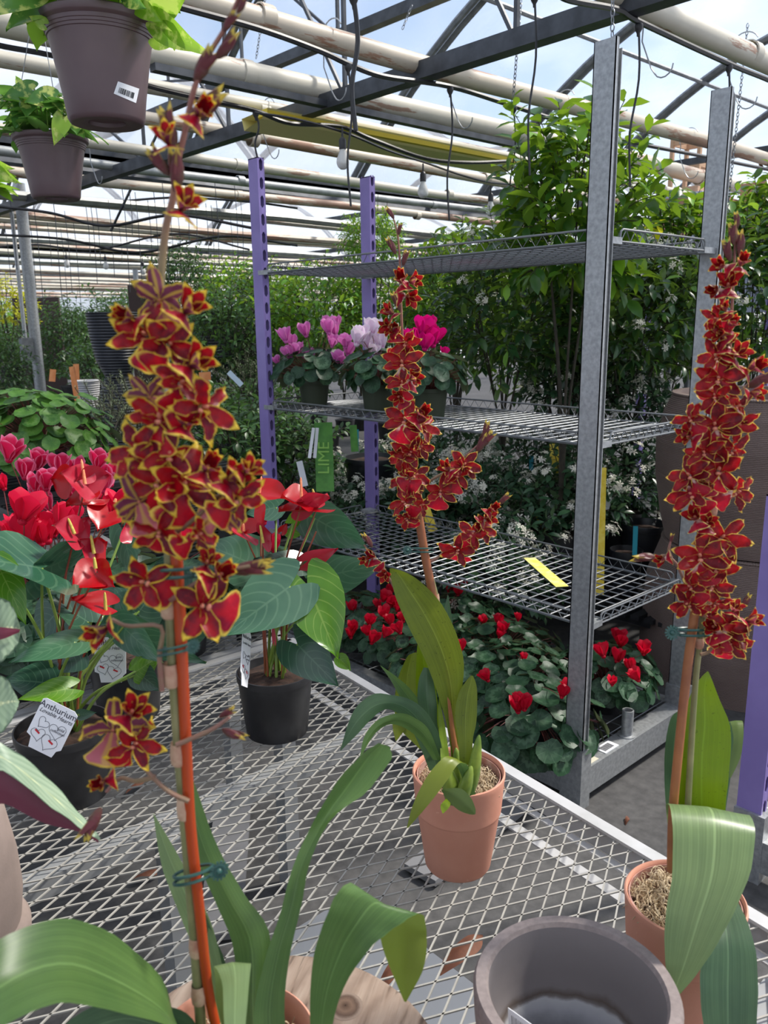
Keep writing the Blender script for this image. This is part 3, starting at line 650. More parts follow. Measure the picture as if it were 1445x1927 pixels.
pa, pb_ = Z(956, 1896, BZ + .16), Z(1012, 1936, BZ + .16); dn = V((0, 0, -.045)) - _F0 * .028; nn_ = (pb_ - pa).cross(dn).normalized() * .0006; mb = MB(); mb.add([pa + nn_, pb_ + nn_, pb_ + dn + nn_, pa + dn + nn_, pa - nn_, pb_ - nn_, pb_ + dn - nn_, pa + dn - nn_], [(0, 1, 2, 3), (7, 6, 5, 4), (0, 4, 5, 1), (1, 5, 6, 2), (2, 6, 7, 3), (3, 7, 4, 0)])
pt_ = empty('plant_tag', pa, 'white barcode tag leaning inside the empty grey ceramic pot', 'plant tag'); mb.build('card', M_white, pt_, smooth=False); mb = MB()
for k_ in range(16):
    c_ = pa.lerp(pb_, .12 + k_ * .05) + V((0, 0, .0012)); bar(mb, c_ + dn * .12, c_ + dn * .6, .0007 if k_ % 3 else .0012, .0004)
mb.build('barcode', M_ink, pt_, smooth=False)
# ---------------- oncidium orchids ----------------
def petal_mat(name, base, deep, edge, e0, e1, back, rough=.42, blotch=None, tip=.86):
    m, t, o = nodes(name); u, v = uvxy(t)
    d = mth(t, 'MULTIPLY', mth(t, 'ABSOLUTE', mth(t, 'SUBTRACT', u, .5)), 2)
    nn = noise(t, 1.6, 3); dn = mth(t, 'ADD', d, mth(t, 'MULTIPLY', mth(t, 'SUBTRACT', nn, .5), .42))
    ti = t.nodes.new('ShaderNodeObjectInfo')
    c = mixc(t, sm(t, noise(t, 2.3, 3), .35, .65), base, deep)
    c = mixc(t, mth(t, 'MULTIPLY', sm(t, noise(t, 9, 2, stretch=(1, 1, 1)), .5, .7), .25), c, tuple(min(1, x * 1.5 + .02) for x in base))
    if blotch: c = mixc(t, mth(t, 'MULTIPLY', mth(t, 'SUBTRACT', 1.0, sm(t, v, .25, .55)), sm(t, noise(t, 3.2, 2), .46, .56)), c, blotch)
    k = mth(t, 'MAXIMUM', sm(t, dn, e0, e1), sm(t, mth(t, 'ADD', v, mth(t, 'MULTIPLY', d, .06)), tip, tip + .08))
    c = mixc(t, k, c, edge)
    cb = mixc(t, mth(t, 'MAXIMUM', mth(t, 'MULTIPLY', k, .9), mth(t, 'MULTIPLY', mth(t, 'SUBTRACT', 1.0, sm(t, d, .12, .3)), .5)), back, tuple(x * .9 for x in edge))
    g = t.nodes.new('ShaderNodeNewGeometry'); c = mixc(t, g.outputs['Backfacing'], c, cb)
    b = pbsdf(t, None, c, rough, 0, .35); tr = t.nodes.new('ShaderNodeBsdfTranslucent'); t.links.new(c, tr.inputs[0])
    ms = t.nodes.new('ShaderNodeMixShader'); ms.inputs[0].default_value = .42; t.links.new(b.outputs[0], ms.inputs[1]); t.links.new(tr.outputs[0], ms.inputs[2]); t.links.new(ms.outputs[0], o.inputs[0]); return m
YEL = srgb(240, 214, 70)
M_pet = petal_mat('orchid_petal', srgb(172, 22, 30), srgb(104, 16, 30), srgb(240, 208, 96), .86, .99, srgb(150, 66, 84), tip=.88)
M_lip = petal_mat('orchid_lip', srgb(184, 18, 44), srgb(140, 18, 50), srgb(242, 222, 130), .86, .97, srgb(206, 120, 130), blotch=srgb(228, 200, 190), tip=.95)
M_petF = petal_mat('orchid_petal_near', srgb(172, 14, 28), srgb(104, 18, 40), srgb(234, 204, 70), .80, .97, srgb(116, 50, 76), tip=.80)
M_lipF = petal_mat('orchid_lip_near', srgb(198, 14, 40), srgb(136, 16, 52), srgb(242, 214, 90), .76, .92, srgb(196, 110, 124), tip=.90)
M_bud = petal_mat('orchid_bud', srgb(120, 62, 68), srgb(104, 92, 72), srgb(222, 200, 90), 2, 3, srgb(120, 62, 68), tip=.80)
M_col = simple('orchid_column', srgb(214, 150, 120), .5, 0, srgb(180, 50, 50), 300)
def fpetal(mb, az, L, prof, tilt, curl, cup=.12, m=0, ruf=.03, nv=8, nu=6, r0=.05, seed=0):
    d0 = V((cos(az), sin(az), 0)); s = V((-sin(az), cos(az), 0)); zz = V((0, 0, 1)); vs = []; uvs = []
    for i in range(nv + 1):
        v = i / nv; w_ = np.interp(v, [p[0] for p in prof], [p[1] for p in prof]); a = tilt + curl * v
        pos = d0 * (r0 + L * v * cos(tilt + curl * v * .5)) + zz * (L * v * sin(tilt + curl * v * .5))
        nrm = zz * cos(a) - d0 * sin(a)
        for j in range(nu + 1):
            u = -1 + 2 * j / nu
            p = pos + s * (u * w_) + nrm * (cup * w_ * u * u * 2 + ruf * abs(u) ** 2 * sin(v * 14 + u * 3 + seed) * (1 if abs(u) > .6 else .3))
            vs.append(p); uvs.append((j / nu, v))
    mb.add(vs, [(i * (nu + 1) + j, (i + 1) * (nu + 1) + j, (i + 1) * (nu + 1) + j + 1, i * (nu + 1) + j + 1) for i in range(nv) for j in range(nu)], uvs, m)
SEP = [(0, .09), (.2, .16), (.45, .23), (.7, .18), (.88, .085), (1, .005)]
PETP = [(0, .10), (.2, .19), (.45, .27), (.7, .21), (.88, .095), (1, .005)]
LIP = [(0, .12), (.15, .22), (.30, .20), (.5, .38), (.72, .58), (.88, .52), (.97, .28), (1, .10)]
def make_flower(kind, seed):
    r = random.Random(seed); mb = MB(); j = lambda a: r.uniform(-a, a)
    if kind == 'open':
        for k, (az, P_) in enumerate([(90, SEP), (24, PETP), (156, PETP), (-42, SEP), (222, SEP)]):
            fpetal(mb, radians(az + j(18)), .98 + j(.14), P_, .35 + j(.4), -.3 + j(.9), .22 + j(.12), 0, .08, seed=seed + k)
        fpetal(mb, radians(270 + j(8)), .95, LIP, -.05 + j(.15), -.55 + j(.3), -.10, 1, .06, nv=11, nu=8, seed=seed)
        ellipsoid(mb, (0, .04, .12), (.06, .05, .14), V((0, .3, 1)), 8, 6, 2); ellipsoid(mb, (0, -.12, .10), (.09, .07, .06), V((0, -.5, 1)), 8, 5, 2)
    elif kind == 'half':
        for k, (az, P_) in enumerate([(90, SEP), (20, PETP), (160, PETP), (-50, SEP), (230, SEP)]):
            fpetal(mb, radians(az + j(10)), .9, P_, .95 + j(.15), .25 + j(.5), .3, 0, .03, seed=seed + k)
        fpetal(mb, radians(270), .85, LIP, .6 + j(.2), -.5, -.2, 1, .05, nv=10, seed=seed)
        ellipsoid(mb, (0, 0, .15), (.08, .08, .16), V((0, 0, 1)), 8, 6, 2)
    else:
        vs = []; uvs = []; nv = 9; nu = 12
        for i in range(nv + 1):
            v = i / nv; w_ = np.interp(v, [0, .12, .35, .6, .85, 1], [.04, .12, .19, .17, .08, .01])
            for q in range(nu):
                a = 2 * pi * q / nu; rr = w_ * (1 + .12 * cos(3 * a + v)); vs.append((rr * cos(a), rr * sin(a) * .85, 1.1 * v)); uvs.append((.5, v))
        mb.add(vs, [(i * nu + q, i * nu + (q + 1) % nu, (i + 1) * nu + (q + 1) % nu, (i + 1) * nu + q) for i in range(nv) for q in range(nu)], uvs, 0)
        for k in range(3): fpetal(mb, 2 * pi * k / 3 + j(.4), 1.12 + j(.15), [(0, .06), (.2, .13), (.45, .19), (.7, .14), (.9, .05), (1, .005)], 1.22 + j(.12), .42 + j(.2), .5, 0, .02, r0=.03, seed=seed + k)
    return mb
def flower_protos(mp, ml, mbud):
    out = {}
    for kind, n in (('open', 5), ('half', 3), ('bud', 2)):
        out[kind] = []
        for s in range(n):
            o = make_flower(kind, s * 13 + 5).build('flower' if kind != 'bud' else 'flower_bud', [mp, ml, M_col] if kind != 'bud' else [mbud]); out[kind].append(o.data); bpy.data.objects.remove(o)
    return out
FPm = flower_protos(M_pet, M_lip, M_bud); FPf = flower_protos(M_petF, M_lipF, M_bud)
def put_flower(protos, par, px, py, t, R, kind='open', face=(0, 0), roll=0, i=0):
    """face=(right,up) tilt of the flower's facing away from the camera direction; R in photo pixels"""
    p = D(px, py, t); toC = -ray(px, py).normalized()
    z = (toC + CR * face[0] + CU * face[1]).normalized()
    up = (CU * cos(roll) + CR * sin(roll)); x = up.cross(z).normalized(); y = z.cross(x)
    if kind == 'back': kind = 'open'; z = (-toC * .8 + CR * face[0] * .6 + CU * (face[1] * .6 + .35)).normalized(); x = up.cross(z).normalized(); y = z.cross(x)
    if kind == 'bud':   # bud axis along image direction 'roll'
        z = (CU * cos(roll) + CR * sin(roll) + toC * .2).normalized(); x = z.cross(toC).normalized(); y = z.cross(x)
    me = protos[kind][i % len(protos[kind])]; o = bpy.data.objects.new('flower' if kind != 'bud' else 'flower_bud', me); COL.objects.link(o); o.parent = par
    s = R * t / FPX * (1.0 if kind != 'bud' else 1.2)
    o.matrix_parent_inverse = Matrix.Identity(4)
    M = Matrix(((x.x, y.x, z.x, 0), (x.y, y.y, z.y, 0), (x.z, y.z, z.z, 0), (0, 0, 0, 1)))
    o.matrix_basis = Matrix.Translation(p) @ M @ Matrix.Scale(s, 4)
    return o
M_stem, t_, o_ = nodes('orchid_stem'); u_, v_ = uvxy(t_)
pbsdf(t_, o_, mixc(t_, sm(t_, v_, .5, .72), ramp(t_, noise(t_, 30, 4), [(.4, srgb(118, 118, 78)), (.7, srgb(140, 136, 96))]), ramp(t_, noise(t_, 50, 3), [(.4, srgb(124, 74, 66)), (.7, srgb(150, 106, 84))])), .45, 0, .4)
M_stemu = simple('orchid_stem_top', srgb(134, 88, 80), .5, 0, srgb(120, 110, 76), 25)
M_sheath = simple('sheath', srgb(196, 164, 138), .6, 0, srgb(160, 110, 90), 60)
M_stakeO = simple('orange_stake', srgb(166, 60, 16), .4, 0, srgb(124, 42, 16), 9, stretch=(1, 1, .3))
M_stakeB = simple('brown_stake', srgb(158, 100, 58), .5, 0, srgb(118, 66, 44), 12, bump=.1)
M_clip = simple('green_clip', srgb(34, 72, 66), .35, 0, srgb(50, 92, 84), 40)
def terracotta(name, e, c, r, h, mat, tilt=0):
    """clay pot with tall rim band; c = base centre, r = rim radius"""
    mb = MB(); k = r
    prof = [(.001, .004), (.66 * k, .004), (.69 * k, 0), (.72 * k, .004), (.90 * k, h * .60), (.905 * k, h * .605), (.925 * k, h * .615), (.93 * k, h * .63), (.985 * k, h - .010), (1.0 * k, h - .004), (.995 * k, h), (.97 * k, h + .0015), (.945 * k, h - .001), (.935 * k, h - .008), (.92 * k, h - .03), (.84 * k, h * .5), (.001, h * .48)]
    lathe1(mb, prof, c, 64); return mb.build(name, mat, e)
def terra_mat(n):
    m, t, o = nodes(n); c = ramp(t, noise(t, 9, 5), [(.3, srgb(200, 138, 116)), (.7, srgb(210, 152, 130))])
    c = mixc(t, mth(t, 'MULTIPLY', sm(t, noise(t, 70, 4), .68, .75), .5), c, srgb(232, 180, 158)); pbsdf(t, o, c, .8, 0, .25, noise(t, 120, 3), .1); return m
M_terra = terra_mat('terracotta')
M_liner = simple('clear_liner', srgb(168, 120, 108), .25, 0, srgb(200, 170, 160), 40)
M_moss = simple('moss', srgb(186, 164, 132), .9, 0, srgb(220, 204, 174), 60)
M_bark = simple('bark', srgb(96, 70, 50), .9, 0, srgb(58, 42, 32), 60, bump=.6)
def moss(e, c, r, n, seed, H=.02):
    rr = random.Random(seed); mb = MB()
    lathe1(mb, [(.001, .006), (r * .5, .004), (r * .93, -.006)], c, 24); mb.build('potting_bark', M_bark, e); mb = MB()
    for _ in range(n):
        a = rr.uniform(0, 2 * pi); d = r * sqrt(rr.random()) * .92; p = V((c[0] + d * cos(a), c[1] + d * sin(a), c[2])); pts = []
        h0 = rr.uniform(0, H) * (1.2 - d / r); dr = rr.uniform(0, 2 * pi); L = rr.uniform(.008, .022); kk = rr.uniform(-3, 3)
        for q in range(6):
            s = q / 5; dr += kk * .4; p = p + V((cos(dr), sin(dr), 0)) * L / 5; pts.append(p + V((0, 0, h0 + .006 * sin(s * pi) + rr.uniform(-.001, .001))))
        tube(mb, pts, .0006, 3, cap=False)
    mb.build('moss', M_moss, e)
def olive(n, a, b, back, **k): return leafy(n, a, b, back=back, trans=.30, rough=.36, vein=.55, spec=.45, nscale=14, **k)
M_orl = olive('orchid_leaf', srgb(68, 100, 52), srgb(90, 120, 62), srgb(112, 124, 36), spots=None)
M_ord = olive('orchid_leaf_dark', srgb(56, 84, 62), srgb(76, 104, 72), srgb(90, 110, 50))
M_ory = olive('orchid_leaf_olive', srgb(88, 104, 26), srgb(112, 128, 34), srgb(120, 132, 40), spots=220)
M_orb = olive('orchid_leaf_bright', srgb(122, 144, 10), srgb(100, 128, 10), srgb(126, 150, 24), spots=260)
M_orp = olive('orchid_leaf_pale', srgb(106, 130, 86), srgb(124, 146, 96), srgb(110, 138, 72))
M_bulb2 = leafy('pseudobulb', srgb(96, 124, 44), srgb(136, 156, 62), trans=.1, rough=.4, nscale=40)
def leaf(e, rows, mat, fold=.12, wave=.02, name='leaf', dt=0.0, nv=26):
    mb = MB(); strip(mb, prow(rows, dt), 8, nv, fold, wave); return mb.build(name, mat, e)
def stemtube(name, e, pts, r0, r1, mat, n=40):
    P = smooth_path([tuple(D(*p)) for p in pts], n); mb = MB(); tube(mb, P, [r0 + (r1 - r0) * i / n for i in range(n + 1)], 10); return mb.build(name, mat, e)
def rings(e, spots, r, mat, h=.006):
    for (px, py, t) in spots:
        p = D(px, py, t); mb = MB(); lathe1(mb, [(r, -h), (r + .0014, -h * .8), (r + .0018, 0), (r + .0008, h)], p, 14); mb.build('sheath', mat, e)
def clip(e, px, py, t, side=1, ang=0, sc=1):
    c = D(px, py, t); ax = CU; rt = (CR * cos(ang) + CU * sin(ang)) * side; toC = -CF; mb = MB()
    for dz in (-.0035, .0035):
        pts = [c + ax * dz * sc + rt * (.020 * cos(a) * sc - .002) + toC * (.011 * sin(a) * sc) for a in [2 * pi * k / 20 for k in range(20)]]
        tube(mb, pts + [pts[0]], .0017 * sc, 6, cap=False)
    q = c + rt * .026 * sc + toC * .006
    for k in range(14):
        a = 2 * pi * k / 14; d = rt * cos(a) + ax * sin(a); bar(mb, q + d * .003 * sc, q + d * .0095 * sc, .0022 * sc, .002 * sc, up=toC)
    pts = [q + (rt * cos(a) + ax * sin(a)) * .006 * sc for a in [2 * pi * k / 14 for k in range(15)]]; tube(mb, pts, .0014 * sc, 5, cap=False)
    ellipsoid(mb, q + toC * .001, (.0035 * sc,) * 3, V((0, 0, 1)), 8, 6); return mb.build('clip', M_clip, e)

# --- 1: nearest orchid (left foreground) ---
base = fw(-.145, .62)
O1 = empty('potted_orchid', (base.x, base.y, WZ), 'nearest orchid with a tall blurred red and yellow flower spike on an orange stake', 'potted orchid', 'red oncidium orchids')
terracotta('pot', O1, (base.x, base.y, WZ), .078, .15, M_terra); moss(O1, (base.x, base.y, WZ + .125), .07, 260, 1)
sp = stemtube('flower_spike', O1, [(382, 1975, .755), (378, 1927, .745), (372, 1850, .73), (365, 1750, .715), (352, 1600, .69), (335, 1400, .665), (322, 1200, .645), (318, 1050, .632), (312, 920, .622), (304, 760, .612), (299, 620, .605), (303, 520, .60), (312, 430, .595), (326, 370, .59), (335, 300, .585), (346, 255, .582), (366, 165, .575), (392, 105, .572), (425, 50, .568), (452, -10, .565)], .0052, .0014, [M_stem], 80)
stemtube('stake', O1, [(414, 1965, .75), (405, 1927, .742), (390, 1850, .728), (374, 1700, .70), (358, 1550, .68), (350, 1400, .663), (342, 1230, .645), (333, 1060, .63), (326, 955, .621)], .0044, .0048, M_stakeO)
rings(O1, [(374, 1870, .732), (370, 1780, .72), (336, 1418, .667), (348, 1520, .679), (322, 1270, .65), (318, 1140, .64)], .0052, M_sheath, .010)
clip(O1, 337, 1078, .63, 1, .05, .85); clip(O1, 330, 1222, .64, 1, .2, .6); clip(O1, 368, 1645, .69, 1, .25, .85)
T1 = lambda py: np.interp(py, [0, 500, 1000, 1500, 1900], [.568, .60, .63, .675, .74])
for bp in ([(355, 1508), (318, 1490), (280, 1455), (245, 1410), (215, 1372)], [(305, 1300), (300, 1235), (303, 1180), (240, 1178), (210, 1165)], [(332, 1402), (365, 1388), (400, 1372), (432, 1350)], [(318, 1010), (355, 985), (400, 945), (445, 895)], [(292, 1462), (255, 1470), (225, 1465), (200, 1490)], [(320, 1130), (350, 1110), (400, 1080), (470, 1065)]):
    P = smooth_path([tuple(D(x, y, T1(y) - .012)) for x, y in bp], 14); m2 = MB(); tube(m2, P, [.0022 - .0008 * i / 14 for i in range(15)], 7); m2.build('side_stem', M_stemu, sp)
FL1 = [  # px,py,R,kind,face,roll,i
 (446, 25, 22, 'bud', 0, .5, 0), (420, 60, 26, 'bud', 0, .5, 1), (405, 110, 36, 'bud', 0, .75, 0), (366, 155, 44, 'bud', 0, .45, 1), (352, 225, 50, 'bud', 0, 1.0, 0), (372, 215, 44, 'half', (.5, .6), .6, 0), (330, 280, 46, 'bud', 0, -.35, 1),
 (318, 272, 40, 'half', (-.3, .9), -.2, 1), (330, 362, 46, 'bud', 0, .05, 0), (338, 395, 46, 'half', (.5, .9), .3, 2), (318, 330, 36, 'bud', 0, -.7, 1),
 (300, 565, 62, 'open', (-.5, .7), -.3, 0), (348, 588, 60, 'half', (.6, .7), .7, 1), (276, 632, 68, 'open', (-.5, .1), .2, 1), (318, 648, 62, 'open', (.1, -.1), .5, 2), (252, 600, 50, 'half', (-.9, .4), -1.0, 0), (360, 690, 62, 'half', (.7, .6), .8, 1), (338, 722, 54, 'open', (.6, .2), .4, 3),
 (378, 765, 66, 'open', (1.1, -.4), 1.1, 4), (300, 790, 66, 'open', (-.2, .5), .1, 1), (345, 800, 56, 'half', (.3, .8), .3, 2), (282, 748, 50, 'open', (-1.0, .2), -.8, 0), (258, 850, 64, 'open', (-.6, .1), -.6, 2), (318, 858, 64, 'open', (.1, .2), 0, 3), (300, 905, 66, 'open', (-.3, -.2), .4, 4),
 (345, 915, 78, 'open', (.15, .05), .15, 1), (262, 945, 62, 'open', (-.7, -.2), -.5, 3), (385, 885, 54, 'half', (.6, .8), .5, 0), (430, 905, 58, 'half', (.7, .5), .7, 1), (462, 890, 44, 'half', (.6, .8), .9, 2), (445, 940, 58, 'open', (.9, .0), .9, 0), (420, 965, 50, 'open', (1.1, -.3), 1.2, 2),
 (300, 1000, 56, 'open', (-.2, -.6), .2, 4), (370, 1005, 50, 'open', (.9, -.2), 1.0, 1), (272, 1095, 62, 'open', (-.25, -.1), -1.2, 0), (382, 1140, 74, 'open', (.2, -.1), -1.35, 2), (410, 1085, 54, 'half', (.7, .5), 1.1, 0), (435, 1075, 54, 'bud', 0, 1.35, 1), (455, 1070, 40, 'bud', 0, 1.5, 0), (388, 1062, 40, 'half', (.2, .8), .3, 2),
 (200, 1182, 52, 'half', (-.8, -.5), -1.9, 1), (212, 1375, 66, 'open', (.1, .55), .1, 3), (245, 1345, 54, 'half', (.4, .8), .6, 2), (250, 1398, 52, 'open', (.6, -.5), .7, 4), (196, 1470, 38, 'half', (-.6, -.2), -1.8, 0), (190, 1520, 46, 'bud', 0, 3.6, 1), (418, 1372, 32, 'bud', 0, 2.0, 0), (412, 1350, 26, 'bud', 0, 1.0, 1)]
for n_, f in enumerate(FL1):
    if f[3] == 'open' and n_ % 5 == 1: f = f[:3] + ('back',) + f[4:]
    f = f[:2] + (f[2] * (1.3 if f[1] < 420 else 1.1),) + f[3:]
    o = put_flower(FPf, sp, f[0], f[1], T1(f[1]) - (.018 if f[3] != 'bud' else .004), f[2], f[3], f[4] if f[4] else (0, 0), f[5], f[6])
# leaves
leaf(O1, [(430, 2000, 380, 2040, .76), (380, 1960, 330, 1930, .72, .03), (300, 1925, 310, 1850, .68, .05), (200, 1900, 232, 1772, .64, .06), (110, 1888, 140, 1730, .60, .06), (0, 1935, 30, 1752, .56, .06), (-110, 2030, -90, 1850, .53, .05), (-220, 2150, -215, 2130, .51, 0)], M_orl, .18)
leaf(O1, [(420, 2010, 400, 2000, .755), (370, 1990, 360, 1915, .74), (300, 1975, 300, 1890, .72), (230, 1960, 220, 1880, .70), (140, 2000, 120, 1930, .67), (60, 2090, 50, 2060, .65)], M_ord, .12)
leaf(O1, [(425, 1980, 450, 1980, .78), (395, 1860, 425, 1850, .79), (350, 1750, 400, 1745, .80), (322, 1680, 362, 1660, .80), (302, 1620, 330, 1600, .80), (288, 1530, 290, 1532, .80)], M_orp, .15)
leaf(O1, [(462, 1990, 500, 1990, .76), (450, 1900, 503, 1890, .77), (438, 1780, 508, 1760, .78), (402, 1690, 458, 1680, .785), (360, 1590, 408, 1590, .79), (340, 1480, 368, 1480, .79), (328, 1380, 330, 1380, .79)], M_orl, -.2)
leaf(O1, [(480, 1990, 545, 1990, .74), (478, 1900, 535, 1900, .745), (500, 1800, 545, 1800, .75), (527, 1720, 568, 1700, .755), (548, 1640, 584, 1620, .76), (580, 1565, 625, 1540, .77), (628, 1480, 690, 1490, .78, .03), (675, 1425, 735, 1430, .79, .05), (712, 1398, 733, 1405, .80, .02)], M_orl, .22)
leaf(O1, [(586, 1990, 612, 1990, .73), (583, 1890, 642, 1870, .715), (590, 1800, 692, 1790, .705), (610, 1735, 735, 1752, .70, .02), (635, 1680, 775, 1725, .705, .03), (662, 1663, 796, 1722, .72, .03), (700, 1700, 803, 1762, .742, .02), (722, 1790, 797, 1822, .752), (760, 1884, 764, 1886, .755)], M_orl, .12, nv=36)
leaf(O1, [(470, 2000, 440, 2000, .765), (450, 1900, 410, 1900, .76), (440, 1835, 405, 1845, .75), (470, 1812, 403, 1818, .73), (470, 1835, 418, 1850, .71), (462, 1927, 422, 1927, .68), (452, 2030, 434, 2030, .66)], M_orp, -.12)
leaf(O1, [(395, 1920, 445, 1920, .80), (393, 1810, 424, 1812, .80), (386, 1755, 404, 1765, .80), (386, 1722, 388, 1722, .80)], M_ord, .15)

# --- 2: middle orchid ---
base = fw(.122, 1.25); PZ = BZ
O2 = empty('potted_orchid', (base.x, base.y, PZ), 'orchid in the middle clay pot on the mesh bench, with a slim red spike', 'potted orchid', 'red oncidium orchids')
terracotta('pot', O2, (base.x, base.y, PZ), .079, .178, M_terra)
moss(O2, (base.x, base.y, PZ + .150), .071, 900, 2, .035)
mb = MB(); lathe1(mb, [(.071, .13), (.0715, .172), (.0700, .1725), (.069, .13)], (base.x, base.y, PZ), 40); mb.build('liner', M_liner, O2)
sp = stemtube('flower_spike', O2, [(878, 1460, 1.30), (862, 1330, 1.30), (838, 1200, 1.28), (818, 1110, 1.26), (800, 1040, 1.25), (786, 930, 1.235), (774, 830, 1.222), (765, 760, 1.21), (758, 660, 1.20), (754, 560, 1.19), (752, 490, 1.185), (748, 440, 1.18), (738, 404, 1.178)], .0046, .0010, [M_stem], 60)
stemtube('stake', O2, [(868, 1470, 1.285), (846, 1350, 1.28), (826, 1200, 1.265), (812, 1110, 1.25), (797, 1030, 1.24), (780, 920, 1.226), (765, 822, 1.215)], .0068, .0066, M_stakeB)
rings(O2, [(800, 1042, 1.25), (787, 935, 1.235), (820, 1125, 1.262)], .0040, M_sheath, .007); clip(O2, 792, 1035, 1.235, -1, 0, .8)
T2 = lambda py: np.interp(py, [400, 800, 1100, 1450], [1.178, 1.215, 1.255, 1.29])
for bp in ([(788, 932), (810, 905), (850, 880), (905, 832)], [(808, 1058), (825, 1048), (860, 1018), (900, 985), (940, 945)], [(745, 1110), (730, 1085), (708, 1058), (685, 1025)]):
    P = smooth_path([tuple(D(x, y, T2(y) - .004)) for x, y in bp], 14); m2 = MB(); tube(m2, P, [.0026 - .0014 * i / 14 for i in range(15)], 7); m2.build('side_stem', M_stemu, sp)
FL2 = [(741, 412, 18, 'bud', 0, -.5, 0), (750, 442, 16, 'bud', 0, .1, 1), (744, 478, 24, 'bud', 0, -.4, 0), (758, 500, 22, 'bud', 0, .2, 1), (757, 532, 36, 'half', (-.2, .8), -.2, 0), (770, 530, 32, 'half', (.9, .2), 1.0, 1), (765, 556, 34, 'half', (.6, -.3), 1.6, 2),
 (740, 590, 30, 'half', (-.9, .6), -.7, 1), (752, 585, 26, 'bud', 0, -.3, 0), (735, 615, 30, 'half', (-.7, -.2), -1.0, 2), (745, 622, 30, 'half', (-.1, .3), 0, 0), (762, 645, 38, 'open', (.2, -.2), .3, 0), (757, 684, 44, 'open', (-.2, .3), 0, 1), (772, 712, 34, 'half', (.6, .2), .3, 1), (757, 722, 34, 'open', (-.2, .4), .1, 3),
 (752, 745, 30, 'half', (-.4, -.3), -.4, 2), (762, 790, 46, 'open', (-.2, .1), .2, 2), (788, 782, 38, 'half', (.6, .5), .7, 0), (792, 800, 36, 'open', (.8, .1), .9, 4), (772, 850, 38, 'open', (.1, -.4), .3, 3), (790, 840, 32, 'open', (.5, -.2), .6, 1), (755, 860, 32, 'open', (-.6, -.4), -.5, 0), (780, 895, 36, 'open', (.6, .2), .8, 2), (762, 900, 34, 'open', (-.8, .2), -.9, 4),
 (762, 945, 34, 'open', (-.8, -.1), -.8, 1), (792, 950, 30, 'open', (.8, -.2), .9, 3), (765, 975, 28, 'open', (-.5, -.6), -.4, 0),
 (828, 925, 38, 'open', (.1, -.1), .1, 1), (862, 895, 34, 'open', (-.1, .4), .3, 0), (872, 875, 38, 'open', (.3, .1), .5, 2), (845, 885, 30, 'half', (-.6, .6), -.8, 1), (896, 852, 30, 'bud', 0, .5, 0), (905, 842, 28, 'bud', 0, .6, 1), (908, 828, 26, 'bud', 0, .35, 0),
 (862, 1035, 38, 'open', (-.3, -.5), .2, 3), (888, 1005, 36, 'open', (.1, 0), .6, 0), (905, 995, 34, 'open', (.5, .1), .8, 1), (912, 975, 30, 'half', (.6, .2), 1.0, 2), (925, 960, 26, 'half', (.6, .5), .9, 0), (938, 950, 22, 'bud', 0, .7, 1),
 (702, 1045, 26, 'half', (-.4, .2), -.3, 0), (700, 1030, 22, 'bud', 0, -.5, 0), (692, 1048, 24, 'half', (-.6, -.6), -2.4, 1), (726, 1078, 26, 'half', (-.2, -.3), 2.4, 2)]
for f in FL2: put_flower(FPm, sp, f[0], f[1], T2(f[1]) - (.022 if f[3] != 'bud' else .004), f[2] * 1.05, f[3], f[4] if f[4] else (0, 0), f[5], f[6])
leaf(O2, [(850, 1440, 864, 1440, 1.28), (844, 1380, 862, 1350, 1.275), (825, 1310, 873, 1262, 1.265), (798, 1238, 863, 1205, 1.25), (768, 1178, 833, 1140, 1.235), (745, 1125, 795, 1098, 1.225), (735, 1085, 765, 1078, 1.22), (733, 1070, 738, 1069, 1.215)], M_ory, .15)
leaf(O2, [(865, 1440, 888, 1440, 1.255), (862, 1395, 890, 1390, 1.255), (856, 1345, 896, 1360, 1.255), (863, 1305, 898, 1312, 1.255), (876, 1283, 896, 1288, 1.255), (886, 1271, 890, 1272, 1.255)], M_ory, .15)
leaf(O2, [(848, 1330, 858, 1330, 1.33), (838, 1230, 853, 1230, 1.33), (831, 1175, 852, 1180, 1.33), (842, 1120, 844, 1121, 1.33)], M_ord, .15)
leaf(O2, [(808, 1450, 836, 1450, 1.27), (788, 1400, 828, 1390, 1.25), (768, 1362, 806, 1345, 1.235), (748, 1342, 775, 1318, 1.225), (725, 1335, 738, 1308, 1.215), (700, 1352, 700, 1307, 1.205), (672, 1382, 664, 1340, 1.195), (641, 1413, 640, 1411, 1.19)], M_ord, -.12)
leaf(O2, [(815, 1430, 830, 1430, 1.25), (792, 1395, 808, 1375, 1.235), (765, 1372, 782, 1352, 1.22), (735, 1363, 752, 1342, 1.205), (708, 1378, 712, 1354, 1.195), (688, 1408, 686, 1385, 1.187), (677, 1432, 676, 1430, 1.18)], M_orl, -.15)
leaf(O2, [(790, 1410, 812, 1400, 1.35), (752, 1370, 785, 1350, 1.36), (742, 1330, 786, 1310, 1.365), (748, 1280, 786, 1262, 1.37), (765, 1238, 784, 1230, 1.37), (775, 1230, 780, 1229, 1.37)], M_ory, .12)
leaf(O2, [(755, 1350, 775, 1372, 1.355), (740, 1350, 765, 1370, 1.36), (739, 1370, 758, 1378, 1.355), (744, 1394, 746, 1394, 1.35)], M_ory, .1)
leaf(O2, [(815, 1420, 828, 1410, 1.31), (790, 1360, 806, 1345, 1.31), (755, 1315, 775, 1300, 1.31), (735, 1280, 748, 1275, 1.31), (715, 1252, 717, 1253, 1.31)], M_orl, .15)
leaf(O2, [(812, 1400, 832, 1400, 1.35), (785, 1310, 822, 1310, 1.35), (783, 1250, 812, 1255, 1.35), (786, 1208, 800, 1212, 1.35), (787, 1200, 789, 1200, 1.35)], M_orb, .1)
